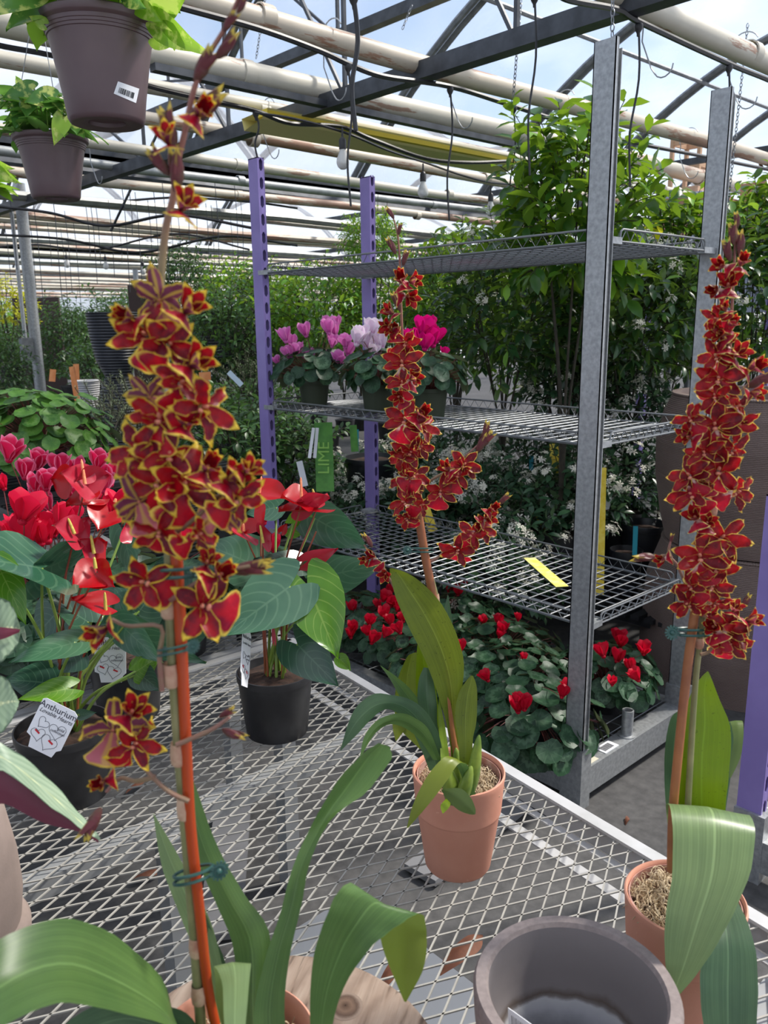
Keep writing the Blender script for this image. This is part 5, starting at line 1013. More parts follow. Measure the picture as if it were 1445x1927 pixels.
# ---------------- hanging baskets ----------------
M_brown = simple('brown_plastic', srgb(88, 70, 74), .38, 0, srgb(98, 80, 82), 5, bump=.02)
def varieg(t, c, u, v):
    n = noise(t, 26, 4, stretch=(1, 1, 1)); return mixc(t, sm(t, n, .50, .60), c, srgb(206, 214, 120))
M_pot = leafy('pothos_leaf', srgb(112, 158, 40), srgb(146, 184, 60), back=srgb(120, 160, 44), trans=.45, rough=.25, spec=.6, extra=varieg)
M_pot2 = leafy('pothos_leaf_green', srgb(66, 116, 52), srgb(100, 146, 66), back=srgb(96, 140, 50), trans=.4, rough=.25, spec=.6, extra=varieg)
def basket(px, py, t, r, h, label, leaves, seed, sticker=False):
    c = D(px, py, t); c.z -= h; e = empty('hanging_basket', c, label, 'hanging basket', 'hanging pothos baskets')
    prof = [(.001, .012), (r * .30, .012), (r * .32, .004), (r * .58, .0), (r * .62, .002), (r * .655, .01), (r * .70, h * .25), (r * .80, h * .6), (r * .865, h * .80), (r * .885, h * .805), (r * .89, h * .83), (r * .905, h * .835), (r * .91, h * .86), (r * .925, h * .865), (r * .93, h * .90), (r * .985, h * .92), (r, h * .93), (r, h * .985), (r * .97, h), (r * .93, h * .98), (r * .90, h * .9), (.001, h * .88)]
    mb = MB(); lathe1(mb, prof, c, 64); mb.build('pot', M_brown, e); top = V((c.x, c.y, 2.70 if t < 2 else 2.72))
    for k in range(3):
        a = 2 * pi * k / 3 + .5 + seed; p = V((c.x + r * .97 * cos(a), c.y + r * .97 * sin(a), c.z + h * .95)); mb = MB(); tube(mb, [p, p + V((0, 0, .03)), top], .0014, 5); mb.build('hanger_wire', M_steel, e)
    rr = random.Random(seed); mb = MB()
    for k in range(60):
        a = rr.uniform(0, 2 * pi); d = r * .8 * sqrt(rr.random()); p = V((c.x + d * cos(a), c.y + d * sin(a), c.z + h * .88)); q = p + V((cos(a) * rr.uniform(.0, .07), sin(a) * rr.uniform(0, .07), rr.uniform(.06, .17)))
        tube(mb, smooth_path([tuple(p), tuple(p.lerp(q, .6) + V((0, 0, .03))), tuple(q)], 6), .0016, 4)
    mb.build('stems', M_pet1, e); mb = MB()
    for k in range(85):
        a = rr.uniform(0, 2 * pi); d = r * rr.uniform(.1, 1.25); z = c.z + h + rr.uniform(.02, .15) - .03 * (d / r); p = V((c.x + d * cos(a), c.y + d * sin(a), z)); L = rr.uniform(.06, .10); dr = V((cos(a + rr.uniform(-.8, .8)), sin(a + rr.uniform(-.8, .8)), rr.uniform(-.7, .3))).normalized()
        heart_pts(mb, p, p + dr * L, L * .42, V((rr.uniform(-.4, .4), rr.uniform(-.4, .4), 1)), .2, .15, nv=7, nu=4)
    mb.build('foliage', M_pot2 if seed == 2 else M_pot, e)
    for a, b, w_, g, m in leaves: hleaf(e, a, b, w_, g, m, droop=.2, cup=.2)
    if sticker:
        # barcode sticker on the wall facing the camera
        def onpot(px_, py_, off=.0008):
            d = ray(px_, py_); o = CP; best = None
            for i in range(4000):
                s = t * .8 + i * t * .4 / 4000; p = o + d * s; hh = (p.z - c.z) / h
                if 0 < hh < .85:
                    R_ = r * np.interp(hh, [.05, .25, .6, .8], [.655, .70, .80, .865])
                    if hypot(p.x - c.x, p.y - c.y) < R_ + off: return p
            return D(px_, py_, t)
        n = 8; tl, tr, br, bl = (222, 153), (262, 167), (256, 194), (214, 176); vs = []
        for i in range(n + 1):
            for j in range(5):
                a = i / n; b_ = j / 4; x = (tl[0] * (1 - a) + tr[0] * a) * (1 - b_) + (bl[0] * (1 - a) + br[0] * a) * b_; y = (tl[1] * (1 - a) + tr[1] * a) * (1 - b_) + (bl[1] * (1 - a) + br[1] * a) * b_; vs.append(onpot(x, y))
        mb = MB(); mb.add(vs, [(i * 5 + j, (i + 1) * 5 + j, (i + 1) * 5 + j + 1, i * 5 + j + 1) for i in range(n) for j in range(4)]); s = mb.build('label_sticker', M_label, e)
        mb = MB(); rr = random.Random(9)
        for k in range(22):
            a = .16 + k * .032; x0, y0 = tl[0] + (tr[0] - tl[0]) * a, tl[1] + (tr[1] - tl[1]) * a; x1, y1 = bl[0] + (br[0] - bl[0]) * a, bl[1] + (br[1] - bl[1]) * a
            f = lambda q: onpot(x0 + (x1 - x0) * q, y0 + (y1 - y0) * q, .0014); bar(mb, f(.38), f(.80), .0005 + .0007 * (rr.random() > .5), .0003, up=-CF)
        mb.build('barcode', M_ink, s, smooth=False)
    return e
basket(186, 38, 1.80, .128, .215, 'brown hanging basket of yellow green pothos with a barcode sticker, top left', [((300, 45, 1.74), (372, 98, 1.70), 26, .4, M_pot), ((292, 70, 1.76), (330, 82, 1.74), 20, .2, M_pot), ((325, 60, 1.72), (388, 108, 1.66), 14, .5, M_pot), ((290, 20, 1.74), (345, 8, 1.70), 22, .7, M_pot), ((262, 10, 1.72), (300, 40, 1.70), 18, .2, M_pot), ((85, 10, 1.74), (10, 42, 1.68), 22, .8, M_pot2), ((60, -10, 1.70), (-20, 20, 1.64), 24, .7, M_pot2), ((82, 45, 1.72), (55, 30, 1.70), 12, .2, M_pot), ((240, -5, 1.7), (270, 15, 1.68), 16, .2, M_pot2)], 1, True)
basket(95, 258, 2.82, .125, .205, 'brown hanging basket of green pothos, second from the camera below the first', [((100, 185, 2.66), (48, 188, 2.6), 20, .5, M_pot2), ((118, 225, 2.66), (102, 270, 2.64), 17, .1, M_pot), ((38, 205, 2.70), (28, 240, 2.66), 16, .2, M_pot2), ((42, 165, 2.7), (28, 140, 2.7), 9, 0, M_pot), ((60, 170, 2.66), (5, 180, 2.62), 18, .4, M_pot2), ((150, 228, 2.75), (182, 246, 2.75), 12, .4, M_pot2)], 2)
basket(-62, 352, 3.9, .125, .205, 'hanging basket beyond the left edge, only a pothos leaf tip showing', [((-10, 318, 3.8), (34, 345, 3.78), 12, .3, M_pot), ((-20, 305, 3.8), (22, 320, 3.78), 12, .5, M_pot)], 3)
# ---------------- cyclamens ----------------
def cyc_leaf_mat(name, a, b, silver):
    m, t, o = nodes(name); u, v = uvxy(t)
    x = mth(t, 'SUBTRACT', u, .5); y = mth(t, 'SUBTRACT', v, .5)
    r = mth(t, 'MULTIPLY', mth(t, 'SQRT', mth(t, 'ADD', mth(t, 'MULTIPLY', x, x), mth(t, 'MULTIPLY', y, y))), 2)
    ang = mth(t, 'ARCTAN2', y, x); rr = mth(t, 'ADD', r, mth(t, 'MULTIPLY', mth(t, 'SINE', mth(t, 'MULTIPLY', ang, 9)), .07))
    ring = mth(t, 'MULTIPLY', sm(t, rr, .34, .48), mth(t, 'SUBTRACT', 1.0, sm(t, rr, .62, .78)))
    vein = mth(t, 'MULTIPLY', mth(t, 'SUBTRACT', 1.0, sm(t, mth(t, 'ABSOLUTE', mth(t, 'SINE', mth(t, 'MULTIPLY', ang, 4.5))), 0.0, .22)), sm(t, r, .05, .3))
    c = ramp(t, noise(t, 20, 3), [(.35, a), (.65, b)]); g = t.nodes.new('ShaderNodeNewGeometry')
    c = mixc(t, mth(t, 'MULTIPLY', ring, mth(t, 'MULTIPLY_ADD', g.outputs['Random Per Island'], .45, .0)), c, silver); c = mixc(t, mth(t, 'MULTIPLY', vein, .28), c, silver)
    c = mixc(t, g.outputs['Backfacing'], c, srgb(104, 116, 84))
    b_ = pbsdf(t, None, c, .45, 0, .4); tr = t.nodes.new('ShaderNodeBsdfTranslucent'); t.links.new(c, tr.inputs[0])
    ms = t.nodes.new('ShaderNodeMixShader'); ms.inputs[0].default_value = .18; t.links.new(b_.outputs[0], ms.inputs[1]); t.links.new(tr.outputs[0], ms.inputs[2]); t.links.new(ms.outputs[0], o.inputs[0]); return m
M_cyl = cyc_leaf_mat('cyclamen_leaf', srgb(24, 56, 34), srgb(40, 76, 46), srgb(96, 128, 98))
M_ger = cyc_leaf_mat('round_leaf_bright', srgb(52, 98, 34), srgb(84, 130, 44), srgb(120, 156, 84))
def disc_leaf(mb, c, n, R, rot, cup=.18, k=14, m=0, ruf=.05):
    n = V(n).normalized(); ref = V((0, 0, -1)) - n * V((0, 0, -1)).dot(n)
    if ref.length < .05: ref = V((cos(rot), sin(rot), 0))
    T = ref.normalized(); T = Quaternion(n, rot) @ T; S = n.cross(T); vs = [c - n * R * cup * .6]; uvs = [(.5, .5)]
    for ring in (.45, .8, 1.0):
        for i in range(k):
            a = 2 * pi * (i + .5) / k - pi; notch = 1 - .42 * math.exp(-((abs(a) - pi) / .35) ** 2) ; rad = R * ring * notch * (1 + .12 * cos(a)) * (1 + .04 * (i % 2) * (ring == 1))
            p = c + T * (rad * cos(a)) + S * (rad * sin(a)) + n * (R * cup * (-.6 + .9 * ring * ring) + R * ruf * ring * sin(3.3 * a + rot * 5)); vs.append(p); uvs.append((.5 + .5 * ring * cos(a), .5 + .5 * ring * sin(a)))
    f = [(0, 1 + i, 1 + (i + 1) % k) for i in range(k)]
    for q in range(2): f += [(1 + q * k + i, 1 + (q + 1) * k + i, 1 + (q + 1) * k + (i + 1) % k, 1 + q * k + (i + 1) % k) for i in range(k)]
    mb.add(vs, f, uvs, m)
def cyc_petals(mat_name, c0, c1, edge=None):
    m, t, o = nodes(mat_name); u, v = uvxy(t); c = ramp(t, v, [(0, c0), (.25, c1), (1, c1)])
    if edge: d = mth(t, 'MULTIPLY', mth(t, 'ABSOLUTE', mth(t, 'SUBTRACT', u, .5)), 2); c = mixc(t, mth(t, 'MAXIMUM', sm(t, d, .6, 1.0), sm(t, v, .8, 1)), c, edge)
    b_ = pbsdf(t, None, c, .45, 0, .3); tr = t.nodes.new('ShaderNodeBsdfTranslucent'); t.links.new(c, tr.inputs[0])
    ms = t.nodes.new('ShaderNodeMixShader'); ms.inputs[0].default_value = .4; t.links.new(b_.outputs[0], ms.inputs[1]); t.links.new(tr.outputs[0], ms.inputs[2]); t.links.new(ms.outputs[0], o.inputs[0]); return m
def cyc_flower_mesh(seed, L=.034):
    rr = random.Random(seed); mb = MB(); tp = V((rr.uniform(-.3, .3), rr.uniform(-.3, .3), 1)).normalized(); q = V((0, 0, 1)).rotation_difference(tp)
    for k in range(5):
        a = 2 * pi * k / 5 + rr.uniform(-.25, .25); out = V((cos(a), sin(a), 0)); S = V((-sin(a), cos(a), 0)); nv, nu = 7, 4; vs = []; uvs = []; tw = rr.uniform(-.5, .5); fl = rr.uniform(.15, .55)
        for i in range(nv + 1):
            v = i / nv; w_ = L * np.interp(v, [0, .15, .4, .7, .9, 1], [.14, .20, .36, .40, .26, .04])
            pos = out * (.004 + L * (.10 * sin(v * pi) + fl * v * v)) + V((0, 0, -.004 + L * (v * 1.05) - L * .1 * v * v * fl))
            s2 = S * cos(tw * v) + out * sin(tw * v)
            for j in range(nu + 1):
                u = -1 + 2 * j / nu; vs.append(q @ (pos + s2 * (u * w_) - out * (.25 * w_ * (1 - u * u)) )); uvs.append((j / nu, v))
        mb.add(vs, [(i * (nu + 1) + j, i * (nu + 1) + j + 1, (i + 1) * (nu + 1) + j + 1, (i + 1) * (nu + 1) + j) for i in range(nv) for j in range(nu)], uvs, 0)
    ellipsoid(mb, q @ V((0, 0, -.005)), (.006, .006, .005), tp, 8, 5, 0); return mb
M_cst = simple('cyclamen_stem', srgb(120, 60, 56), .5)
CFM = {}
def cyc_mats(key):
    if key not in CFM:
        m = {'red': cyc_petals('cyclamen_red', srgb(150, 6, 30), srgb(206, 16, 50)), 'salmon': cyc_petals('cyclamen_scarlet', srgb(180, 6, 40), srgb(218, 26, 66)), 'rim': cyc_petals('cyclamen_rimmed', srgb(184, 14, 58), srgb(206, 32, 84), srgb(232, 128, 164)), 'pink': cyc_petals('cyclamen_pink', srgb(170, 40, 130), srgb(230, 128, 202), srgb(238, 160, 214)), 'white': cyc_petals('cyclamen_white', srgb(220, 150, 200), srgb(246, 226, 242), srgb(250, 240, 250)), 'magenta': cyc_petals('cyclamen_magenta', srgb(150, 0, 90), srgb(222, 16, 130))}[key]
        l = []
        for s in range(4):
            o = cyc_flower_mesh(s * 7 + 3).build('flower', [m, M_cst]); l.append(o.data); bpy.data.objects.remove(o)
        CFM[key] = l
    return CFM[key]
def cyclamen(loc, seed, label, color, flowers, group='potted cyclamens', r=.15, h=.11, pot_r=.072, pot_h=.115, pot_mat=None, nl=60, lr=.033, squash=.85, leafmat=None, name='potted_cyclamen', cat='potted cyclamen', skirt=.35, fs=1.0, lean=V((0, 0, 0))):
    """flowers: list of (px, py, t) photo points turned into places in the room"""
    rr = random.Random(seed); loc = V(loc); e = empty(name, loc, label, cat, group)
    plain_pot('pot', e, loc, pot_r, pot_h, pot_mat or M_black, n=28); soil(e, (loc.x, loc.y, loc.z + pot_h * .92), pot_r * .93); c0 = loc + V((0, 0, pot_h)); mb = MB(); ms_ = MB()
    for k in range(nl):
        f = (k + .5) / nl; el = math.asin(min(1, 1 - f * (1 + skirt))) if (1 - f * (1 + skirt)) > -1 else -pi / 2; a = k * 2.39996 + rr.uniform(-.25, .25)
        n = V((cos(a) * cos(el), sin(a) * cos(el), sin(el) + .25)); q = rr.uniform(.80, 1.06)
        p = c0 + V((cos(a) * cos(el) * r, sin(a) * cos(el) * r, max(-.9, sin(el)) * h * squash + .02)) * q + lean * max(0, cos(el)) * .5 + V((0, 0, .02))
        n = (n + V((rr.uniform(-.35, .35), rr.uniform(-.35, .35), rr.uniform(0, .5)))).normalized()
        disc_leaf(mb, p, n, lr * rr.uniform(.75, 1.2), rr.uniform(-.6, .6)); tube(ms_, [c0 - V((0, 0, .02)), c0.lerp(p, .5) + V((0, 0, .012)), p - n * .006], .0013, 4, cap=False)
    mb.build('foliage', leafmat or M_cyl, e); ms_.build('petioles', M_cst, e)
    if flowers:
        L = cyc_mats(color)
        for i, fl in enumerate(flowers):
            p = D(*fl[:3]); s = (fl[3] if len(fl) > 3 else 1.0) * fs; o = bpy.data.objects.new('flower', L[i % 4]); COL.objects.link(o); o.parent = e
            o.location = p - loc - V((0, 0, .014 * s)); o.rotation_euler = (rr.uniform(-.3, .3), rr.uniform(-.3, .3), rr.uniform(0, 6.3)); o.scale = (s, s, s)
            mb = MB(); b0 = c0 + V((rr.uniform(-.02, .02), rr.uniform(-.02, .02), 0)); q = p - V((0, 0, .018 * s)); tube(mb, smooth_path([tuple(b0), tuple(b0.lerp(q, .6) + V((0, 0, .02))), tuple(q)], 8), .0014, 5); mb.build('flower_stem', M_cst, e)
    return e
M_gpot = simple('olive_pot', srgb(52, 62, 44), .5)
# three on the middle shelf
sz = 1.247
def mid(px, X):
    lo, hi = 1.0, 4.0
    for _ in range(40):
        m_2 = (lo + hi) / 2
        if proj((X, m_2, sz))[0] < px: hi = m_2
        else: lo = m_2
    return V((X, lo, sz))
p = mid(592, 2.40); d_ = (p - CP).dot(CF)
cyclamen(p, 21, 'pink flowered cyclamen in an olive pot, left on the middle wire shelf', 'pink', [(x, y, d_ - .05 + .04 * ((i * 7) % 5 - 2), s) for i, (x, y, s) in enumerate([(537, 628, 1.1), (548, 640, 1.0), (575, 618, 1.1), (560, 655, 1.0), (583, 668, 1.0), (618, 612, 1.1), (630, 618, 1.0), (612, 606, 1.0), (625, 640, .9), (655, 655, 1.1), (640, 672, 1.1), (620, 668, .9), (522, 676, .7), (545, 660, 1.0), (632, 605, 1.0), (650, 640, 1.0)])], 'cyclamens on the middle wire shelf', .19, .13, .075, .12, M_gpot, 70, .036, fs=1.75)
p = mid(712, 2.40); d_ = (p - CP).dot(CF)
cyclamen(p, 22, 'pale pink white cyclamen in an olive pot, middle on the wire shelf', 'white', [(x, y, d_ - .05 + .03 * ((i * 7) % 5 - 2), s) for i, (x, y, s) in enumerate([(672, 630, 1.2), (690, 636, 1.2), (708, 634, 1.2), (700, 612, 1.1), (718, 640, 1.1), (682, 625, 1.0), (697, 655, .9), (712, 655, .9)])], 'cyclamens on the middle wire shelf', .17, .12, .075, .12, M_gpot, 60, .036, fs=1.8)
p = mid(808, 2.38); d_ = (p - CP).dot(CF)
cyclamen(p, 23, 'magenta cyclamen in an olive pot, right on the middle wire shelf', 'magenta', [(x, y, d_ - .04 + .03 * ((i * 7) % 5 - 2), s) for i, (x, y, s) in enumerate([(795, 612, 1.2), (805, 608, 1.1), (790, 630, 1.1), (814, 632, 1.2), (822, 628, 1.0), (800, 640, 1.1), (768, 630, .9), (835, 660, .6), (806, 622, 1.1)])], 'cyclamens on the middle wire shelf', .16, .12, .075, .12, M_gpot, 54, .036, fs=1.7)
# red ones on the rack base
zb = .137
def at_z(px, py, z): p = Z(px, py, z); return V((p.x, p.y, zb))
RC = [((700, 1150), 31, 'red cyclamen with the most flowers, behind the drooping anthurium leaves', [(662, 1140, 1), (665, 1178, 1), (695, 1165, 1), (660, 1190, .9), (722, 1120, 1.1), (735, 1108, 1), (738, 1130, 1.1), (725, 1150, 1.1), (748, 1140, 1), (735, 1165, 1), (700, 1198, 1.1), (724, 1188, .9), (752, 1180, 1), (745, 1100, 1), (758, 1160, .9), (712, 1135, .9), (690, 1185, .8)]),
      ((800, 1150), 32, 'red cyclamen behind the tall strap leaves of the middle orchid', [(845, 1105, 1), (862, 1110, 1), (865, 1215, 1), (870, 1100, .9)]),
      ((880, 1160), 33, 'cyclamen with few red blooms under the lowest wire shelf, left of centre', [(910, 1165, .8), (940, 1165, 1), (945, 1180, 1), (917, 1270, .9), (940, 1190, .8)]),
      ((960, 1180), 34, 'cyclamen with silvery leaves on the rack base in the middle of the row', [(985, 1235, .6), (975, 1160, .7)]),
      ((1040, 1200), 35, 'cyclamen beside the foot of the nearest galvanised upright', [(1070, 1290, 1.1), (1058, 1300, .9)]),
      ((1165, 1235), 36, 'red cyclamen at the right end of the rack base between the uprights', [(1163, 1195, 1.15), (1168, 1205, 1), (1135, 1222, 1.1), (1162, 1232, 1.1), (1212, 1218, 1.1), (1188, 1250, 1), (1200, 1268, 1), (1152, 1280, .7)]),
      ((800, 1230), 37, 'small leafy cyclamen behind the clay pot of the middle orchid', []),
      ((970, 1270), 38, 'large leafed cyclamen spilling over the front edge of the rack base', [(975, 1325, 1.1), (987, 1320, 1.1), (972, 1312, .7)])]
for (px, py), sd, lab, fl in RC:
    r_ = .20; z_ = .40; p = at_z(px, py + 30, z_)
    if sd == 36: p = V((2.62, 1.60, zb))
    if sd == 38: p = V((2.22, 1.66, zb))
    if sd == 35: p = V((2.34, 1.82, zb))
    if sd == 34: p = V((2.62, 2.42, zb))
    if sd == 33: p = V((2.52, 2.05, zb))
    if sd == 32: p = V((2.34, 2.36, zb))
    if sd == 31: p = V((2.32, 2.74, zb))
    if sd == 37: p = V((2.24, 2.06, zb))
    d_ = (p - CP).dot(CF)
    big = sd in (38,)
    cyclamen(p, sd, lab, 'red', [(x, y, (CH - .42 - .015 * ((i * 7) % 5 - 2)) / -ray(x, y).z, s) for i, (x, y, s) in enumerate(fl)], 'red cyclamens on the rack base', .25 if sd != 36 else .21, .12, .078, .11, M_black, 120 if big else 125, .044 if big else .034, skirt=.75 if big else .5, fs=1.35, lean=V((-.10, -.06, -.10)) if big else V((0, 0, 0)))
# left group on the second bench
c1 = V(Z(150, 1085, BZ)); L1 = [((40, 1040), 41, 'scarlet', 'scarlet cyclamen with the largest red blooms, lower left behind the anthurium', [(42, 950, 1.5), (62, 955, 1.2), (20, 998, 1.2), (48, 990, 1.6), (85, 990, 1.5), (118, 970, 1.3), (75, 1000, 1.2), (100, 985, 1.2), (225, 940, 1.2), (5, 905, .8)], 2.05),
      ((120, 1010), 42, 'rim', 'pink rimmed red cyclamen behind the tall red anthurium spathes', [(16, 842, 1.3), (45, 880, 1.1), (70, 862, 1.2), (65, 905, 1), (110, 872, 1.2), (85, 900, 1.1), (75, 925, 1.3), (140, 878, 1.2), (182, 862, 1.1), (205, 890, 1.3), (195, 905, 1.1), (90, 945, 1), (160, 925, 1), (175, 915, 1), (135, 925, .9)], 2.3),
      ((215, 1000), 43, 'scarlet', 'scarlet cyclamen half hidden behind the nearest orchid flowers', [(200, 945, 1.2), (228, 955, 1.1), (360, 1000, 1), (495, 965, 1.1), (515, 1020, 1), (350, 1015, 1)], 2.35)]
for (px, py), sd, col, lab, fl, tt in L1:
    r_ = ray(px, py); s_ = tt; q = CP + r_ * s_; p = V((q.x, q.y, BZ))
    cyclamen(p, sd, lab, {'scarlet': 'salmon', 'rim': 'rim'}[col], [(x, y, tt - .1 + .05 * ((i * 7) % 5 - 2), s) for i, (x, y, s) in enumerate(fl)], 'cyclamens on the second bench', .19, .13, .08, .13, M_black, 70, .042, fs=1.35)
for i, (px, py, tt, lab) in enumerate([(330, 1050, 2.3, 'flowerless cyclamen foliage behind the orange stake on the second bench'), (455, 1060, 2.5, 'silvery leafed plant in a dark green pot behind the right anthurium'), (30, 1090, 2.05, 'dark leafy cyclamen low at the left edge behind the label'), (260, 1110, 2.2, 'dark cyclamen leaves between the two anthuriums')]):
    q = CP + ray(px, py) * tt; cyclamen((q.x, q.y, BZ), 50 + i, lab, 'red', [], 'cyclamens on the second bench', .17, .12, .085, .13, M_gpot if i == 1 else M_black, 60, .042)

# ---------------- shrubs and trees ----------------
def foliage(mb, twigs, seed, Lf, wf=.42, per=9, droop=.3, fold=.25, curl=.15, tw_r=.0022, stem=None):
    rr = random.Random(seed)
    for A, B in twigs:
        A = V(A); B = V(B); d = B - A; L = d.length
        if L < 1e-3: continue
        T0 = d / L; P = smooth_path([tuple(A), tuple(A.lerp(B, .5) + V((0, 0, L * .10))), tuple(B)], 6); P = [V(p) for p in P]
        if stem: tube(stem, P, tw_r, 4, cap=False)
        for k in range(per):
            f = .25 + .75 * (k + .5) / per; g = f * 6; i = min(int(g), 5); p = P[i].lerp(P[i + 1], g - i); a = k * 2.4 + rr.uniform(-.5, .5)
            s = T0.cross(V((0, 0, 1)));
            if s.length < .1: s = V((1, 0, 0))
            s.normalize(); u = s.cross(T0); out_ = (s * cos(a) + u * sin(a)) * .9 + T0 * .7 + V((0, 0, -droop * rr.uniform(.2, 1.4))); out_.normalize()
            l = Lf * rr.uniform(.7, 1.15); w_ = l * wf * .5; side = out_.cross(V((rr.uniform(-.5, .5), rr.uniform(-.5, .5), 1)))
            if side.length < .05: continue
            side.normalize(); n = side.cross(out_); c = curl * l
            r0 = p + out_ * l * .08
            vs = [p, r0 + out_ * l * .28 - side * w_ * .88 + n * fold * w_, r0 + out_ * l * .28, r0 + out_ * l * .28 + side * w_ * .88 + n * fold * w_,
                  r0 + out_ * l * .60 - side * w_ * .85 + n * (fold * w_ - c * .35), r0 + out_ * l * .60 - n * c * .35, r0 + out_ * l * .60 + side * w_ * .85 + n * (fold * w_ - c * .35), r0 + out_ * l * .92 - n * c]
            mb.add(vs, [(0, 2, 1), (0, 3, 2), (1, 2, 5, 4), (2, 3, 6, 5), (4, 5, 7), (5, 6, 7)], [(.5, 0), (0, .35), (.5, .35), (1, .35), (0, .7), (.5, .7), (1, .7), (.5, 1)])
def crown(seed, rx, rz, n, zc, base=V((0, 0, 0)), inner=.35):
    rr = random.Random(seed); tw = []
    for k in range(n):
        f = (k + .5) / n; z = 1 - 1.75 * f; rad = sqrt(max(0, 1 - z * z)); a = k * 2.39996; q = rr.uniform(.62, 1.08)
        e_ = V((cos(a) * rad * rx, sin(a) * rad * rx, z * rz)) * q; st = e_ * rr.uniform(inner, .6); st.z -= rz * .12; tw.append((base + V((0, 0, zc)) + st, base + V((0, 0, zc)) + e_))
    return tw
M_cit = leafy('citrus_leaf', srgb(42, 84, 34), srgb(62, 108, 40), back=srgb(92, 132, 48), trans=.38, rough=.28, spec=.5, rnd=.35, tcol=srgb(166, 200, 40), young=(srgb(120, 168, 46), .22))
M_citd = leafy('citrus_leaf_dark', srgb(34, 66, 38), srgb(50, 86, 46), back=srgb(84, 112, 56), trans=.28, rough=.28, spec=.5, rnd=.35, tcol=srgb(140, 180, 50), young=(srgb(96, 140, 40), .10))
M_citg = leafy('jasmine_leaf', srgb(46, 78, 54), srgb(64, 96, 64), back=srgb(96, 124, 84), trans=.22, rough=.30, spec=.5, rnd=.35)
M_bri = leafy('bright_shrub_leaf', srgb(78, 132, 40), srgb(110, 160, 54), back=srgb(124, 166, 60), trans=.42, rough=.32, rnd=.35, tcol=srgb(180, 214, 60))
M_far = leafy('far_shrub_leaf', srgb(54, 88, 48), srgb(76, 110, 58), back=srgb(96, 128, 64), trans=.3, rough=.4, rnd=.4)
M_ros = leafy('rosemary_leaf', srgb(96, 112, 78), srgb(122, 134, 96), trans=.2, rough=.5, rnd=.4)
M_ylw = leafy('yellow_shrub_leaf', srgb(190, 196, 40), srgb(214, 214, 60), trans=.4, rough=.4, rnd=.3)
M_barkt = simple('tree_bark', srgb(46, 42, 32), .8, 0, srgb(66, 60, 46), 30)
M_flw = leafy('white_blossom', srgb(238, 234, 214), srgb(248, 244, 230), trans=.3, rough=.6)
def blossom_mesh():
    rr = random.Random(4); mb = MB()
    for k in range(11):
        c = V((rr.uniform(-.028, .028), rr.uniform(-.028, .028), rr.uniform(-.02, .022))); n = (c + V((0, 0, .02))).normalized(); s = n.cross(V((1, .3, 0))).normalized(); u = n.cross(s)
        for q in range(5):
            a = 2 * pi * q / 5 + k; d = s * cos(a) + u * sin(a); w_ = n.cross(d); L = .016; mb.add([c, c + d * L * .6 - w_ * L * .22 + n * .003, c + d * L + n * .001, c + d * L * .6 + w_ * L * .22 + n * .003], [(0, 1, 2, 3)])
    o = mb.build('blossom_cluster', M_flw); me = o.data; bpy.data.objects.remove(o); return me
ME_BL = blossom_mesh()
def shrub_proto(seed, kind):
    """local coordinates, pot base at the origin"""
    K = {  # zc, rx, rz, twigs, per, leaf, wf, mat, pot r,h
        'top': (1.1, .40, .55, 110, 9, .115, .48, M_cit, .16, .28), 'citrus': (1.15, .55, .62, 150, 10, .095, .46, M_cit, .16, .28), 'dark': (1.1, .6, .65, 165, 11, .10, .42, M_citd, .16, .28),
        'jasmine': (.50, .30, .27, 80, 10, .062, .46, M_citg, .125, .22), 'bright': (.85, .55, .45, 170, 11, .072, .40, M_bri, .15, .25),
        'far': (1.0, .5, .62, 170, 11, .068, .42, M_far, .17, .28), 'rosemary': (.46, .26, .30, 70, 22, .024, .16, M_ros, .11, .2), 'low': (.40, .32, .24, 80, 10, .052, .5, M_far, .12, .2), 'yellow': (.8, .4, .4, 80, 9, .06, .5, M_ylw, .15, .25)}[kind]
    zc, rx, rz, n, per, lf, wf, mat, pr, ph = K
    e = bpy.data.objects.new({'top': 'citrus_tree', 'citrus': 'citrus_tree', 'dark': 'citrus_tree', 'jasmine': 'flowering_shrub', 'bright': 'leafy_shrub', 'far': 'potted_tree', 'rosemary': 'rosemary_shrub', 'low': 'low_shrub', 'yellow': 'yellow_shrub'}[kind], None); COL.objects.link(e)
    plain_pot('pot', e, (0, 0, 0), pr, ph, M_black, n=28); soil(e, (0, 0, ph * .9), pr * .93)
    tw = crown(seed, rx, rz, n, zc); mb = MB(); st = MB(); tk = None; foliage(mb, tw, seed, lf, wf, per, .35 if kind != 'rosemary' else -.4, stem=st)
    rr = random.Random(seed)
    for k in range(4 if zc > .6 else 6):
        a = 2 * pi * k / 5 + seed; tk = tk if k else MB(); q = V((cos(a) * rx * .4, sin(a) * rx * .4, zc + rz * rr.uniform(-.1, .3))); P = smooth_path([(0, 0, ph * .85), (cos(a) * .03, sin(a) * .03, ph + (zc - ph) * .4), tuple(q)], 8); tube(tk, P, [.011 - .007 * i / 8 for i in range(9)], 6)
    mb.build('foliage', mat, e); st.build('twigs', M_barkt, e); tk.build('trunk', M_barkt, e)
    if kind in ('jasmine', 'dark'):
        idx = list(range(len(tw))); rr.shuffle(idx)
        for i in idx[:26 if kind == 'jasmine' else 14]:
            o = bpy.data.objects.new('blossom_cluster', ME_BL); COL.objects.link(o); o.parent = e; o.location = tw[i][1] * 1.0 + V((0, 0, .01)); o.rotation_euler = (rr.uniform(-.6, .6), rr.uniform(-.6, .6), rr.uniform(0, 6)); s = rr.uniform(1.0, 1.5); o.scale = (s, s, s)
    return e
PR = {}
CATS = {'top': 'citrus tree', 'citrus': 'citrus tree', 'dark': 'citrus tree', 'jasmine': 'flowering shrub', 'bright': 'shrub', 'far': 'potted tree', 'rosemary': 'rosemary', 'low': 'shrub', 'yellow': 'shrub'}
used = {}
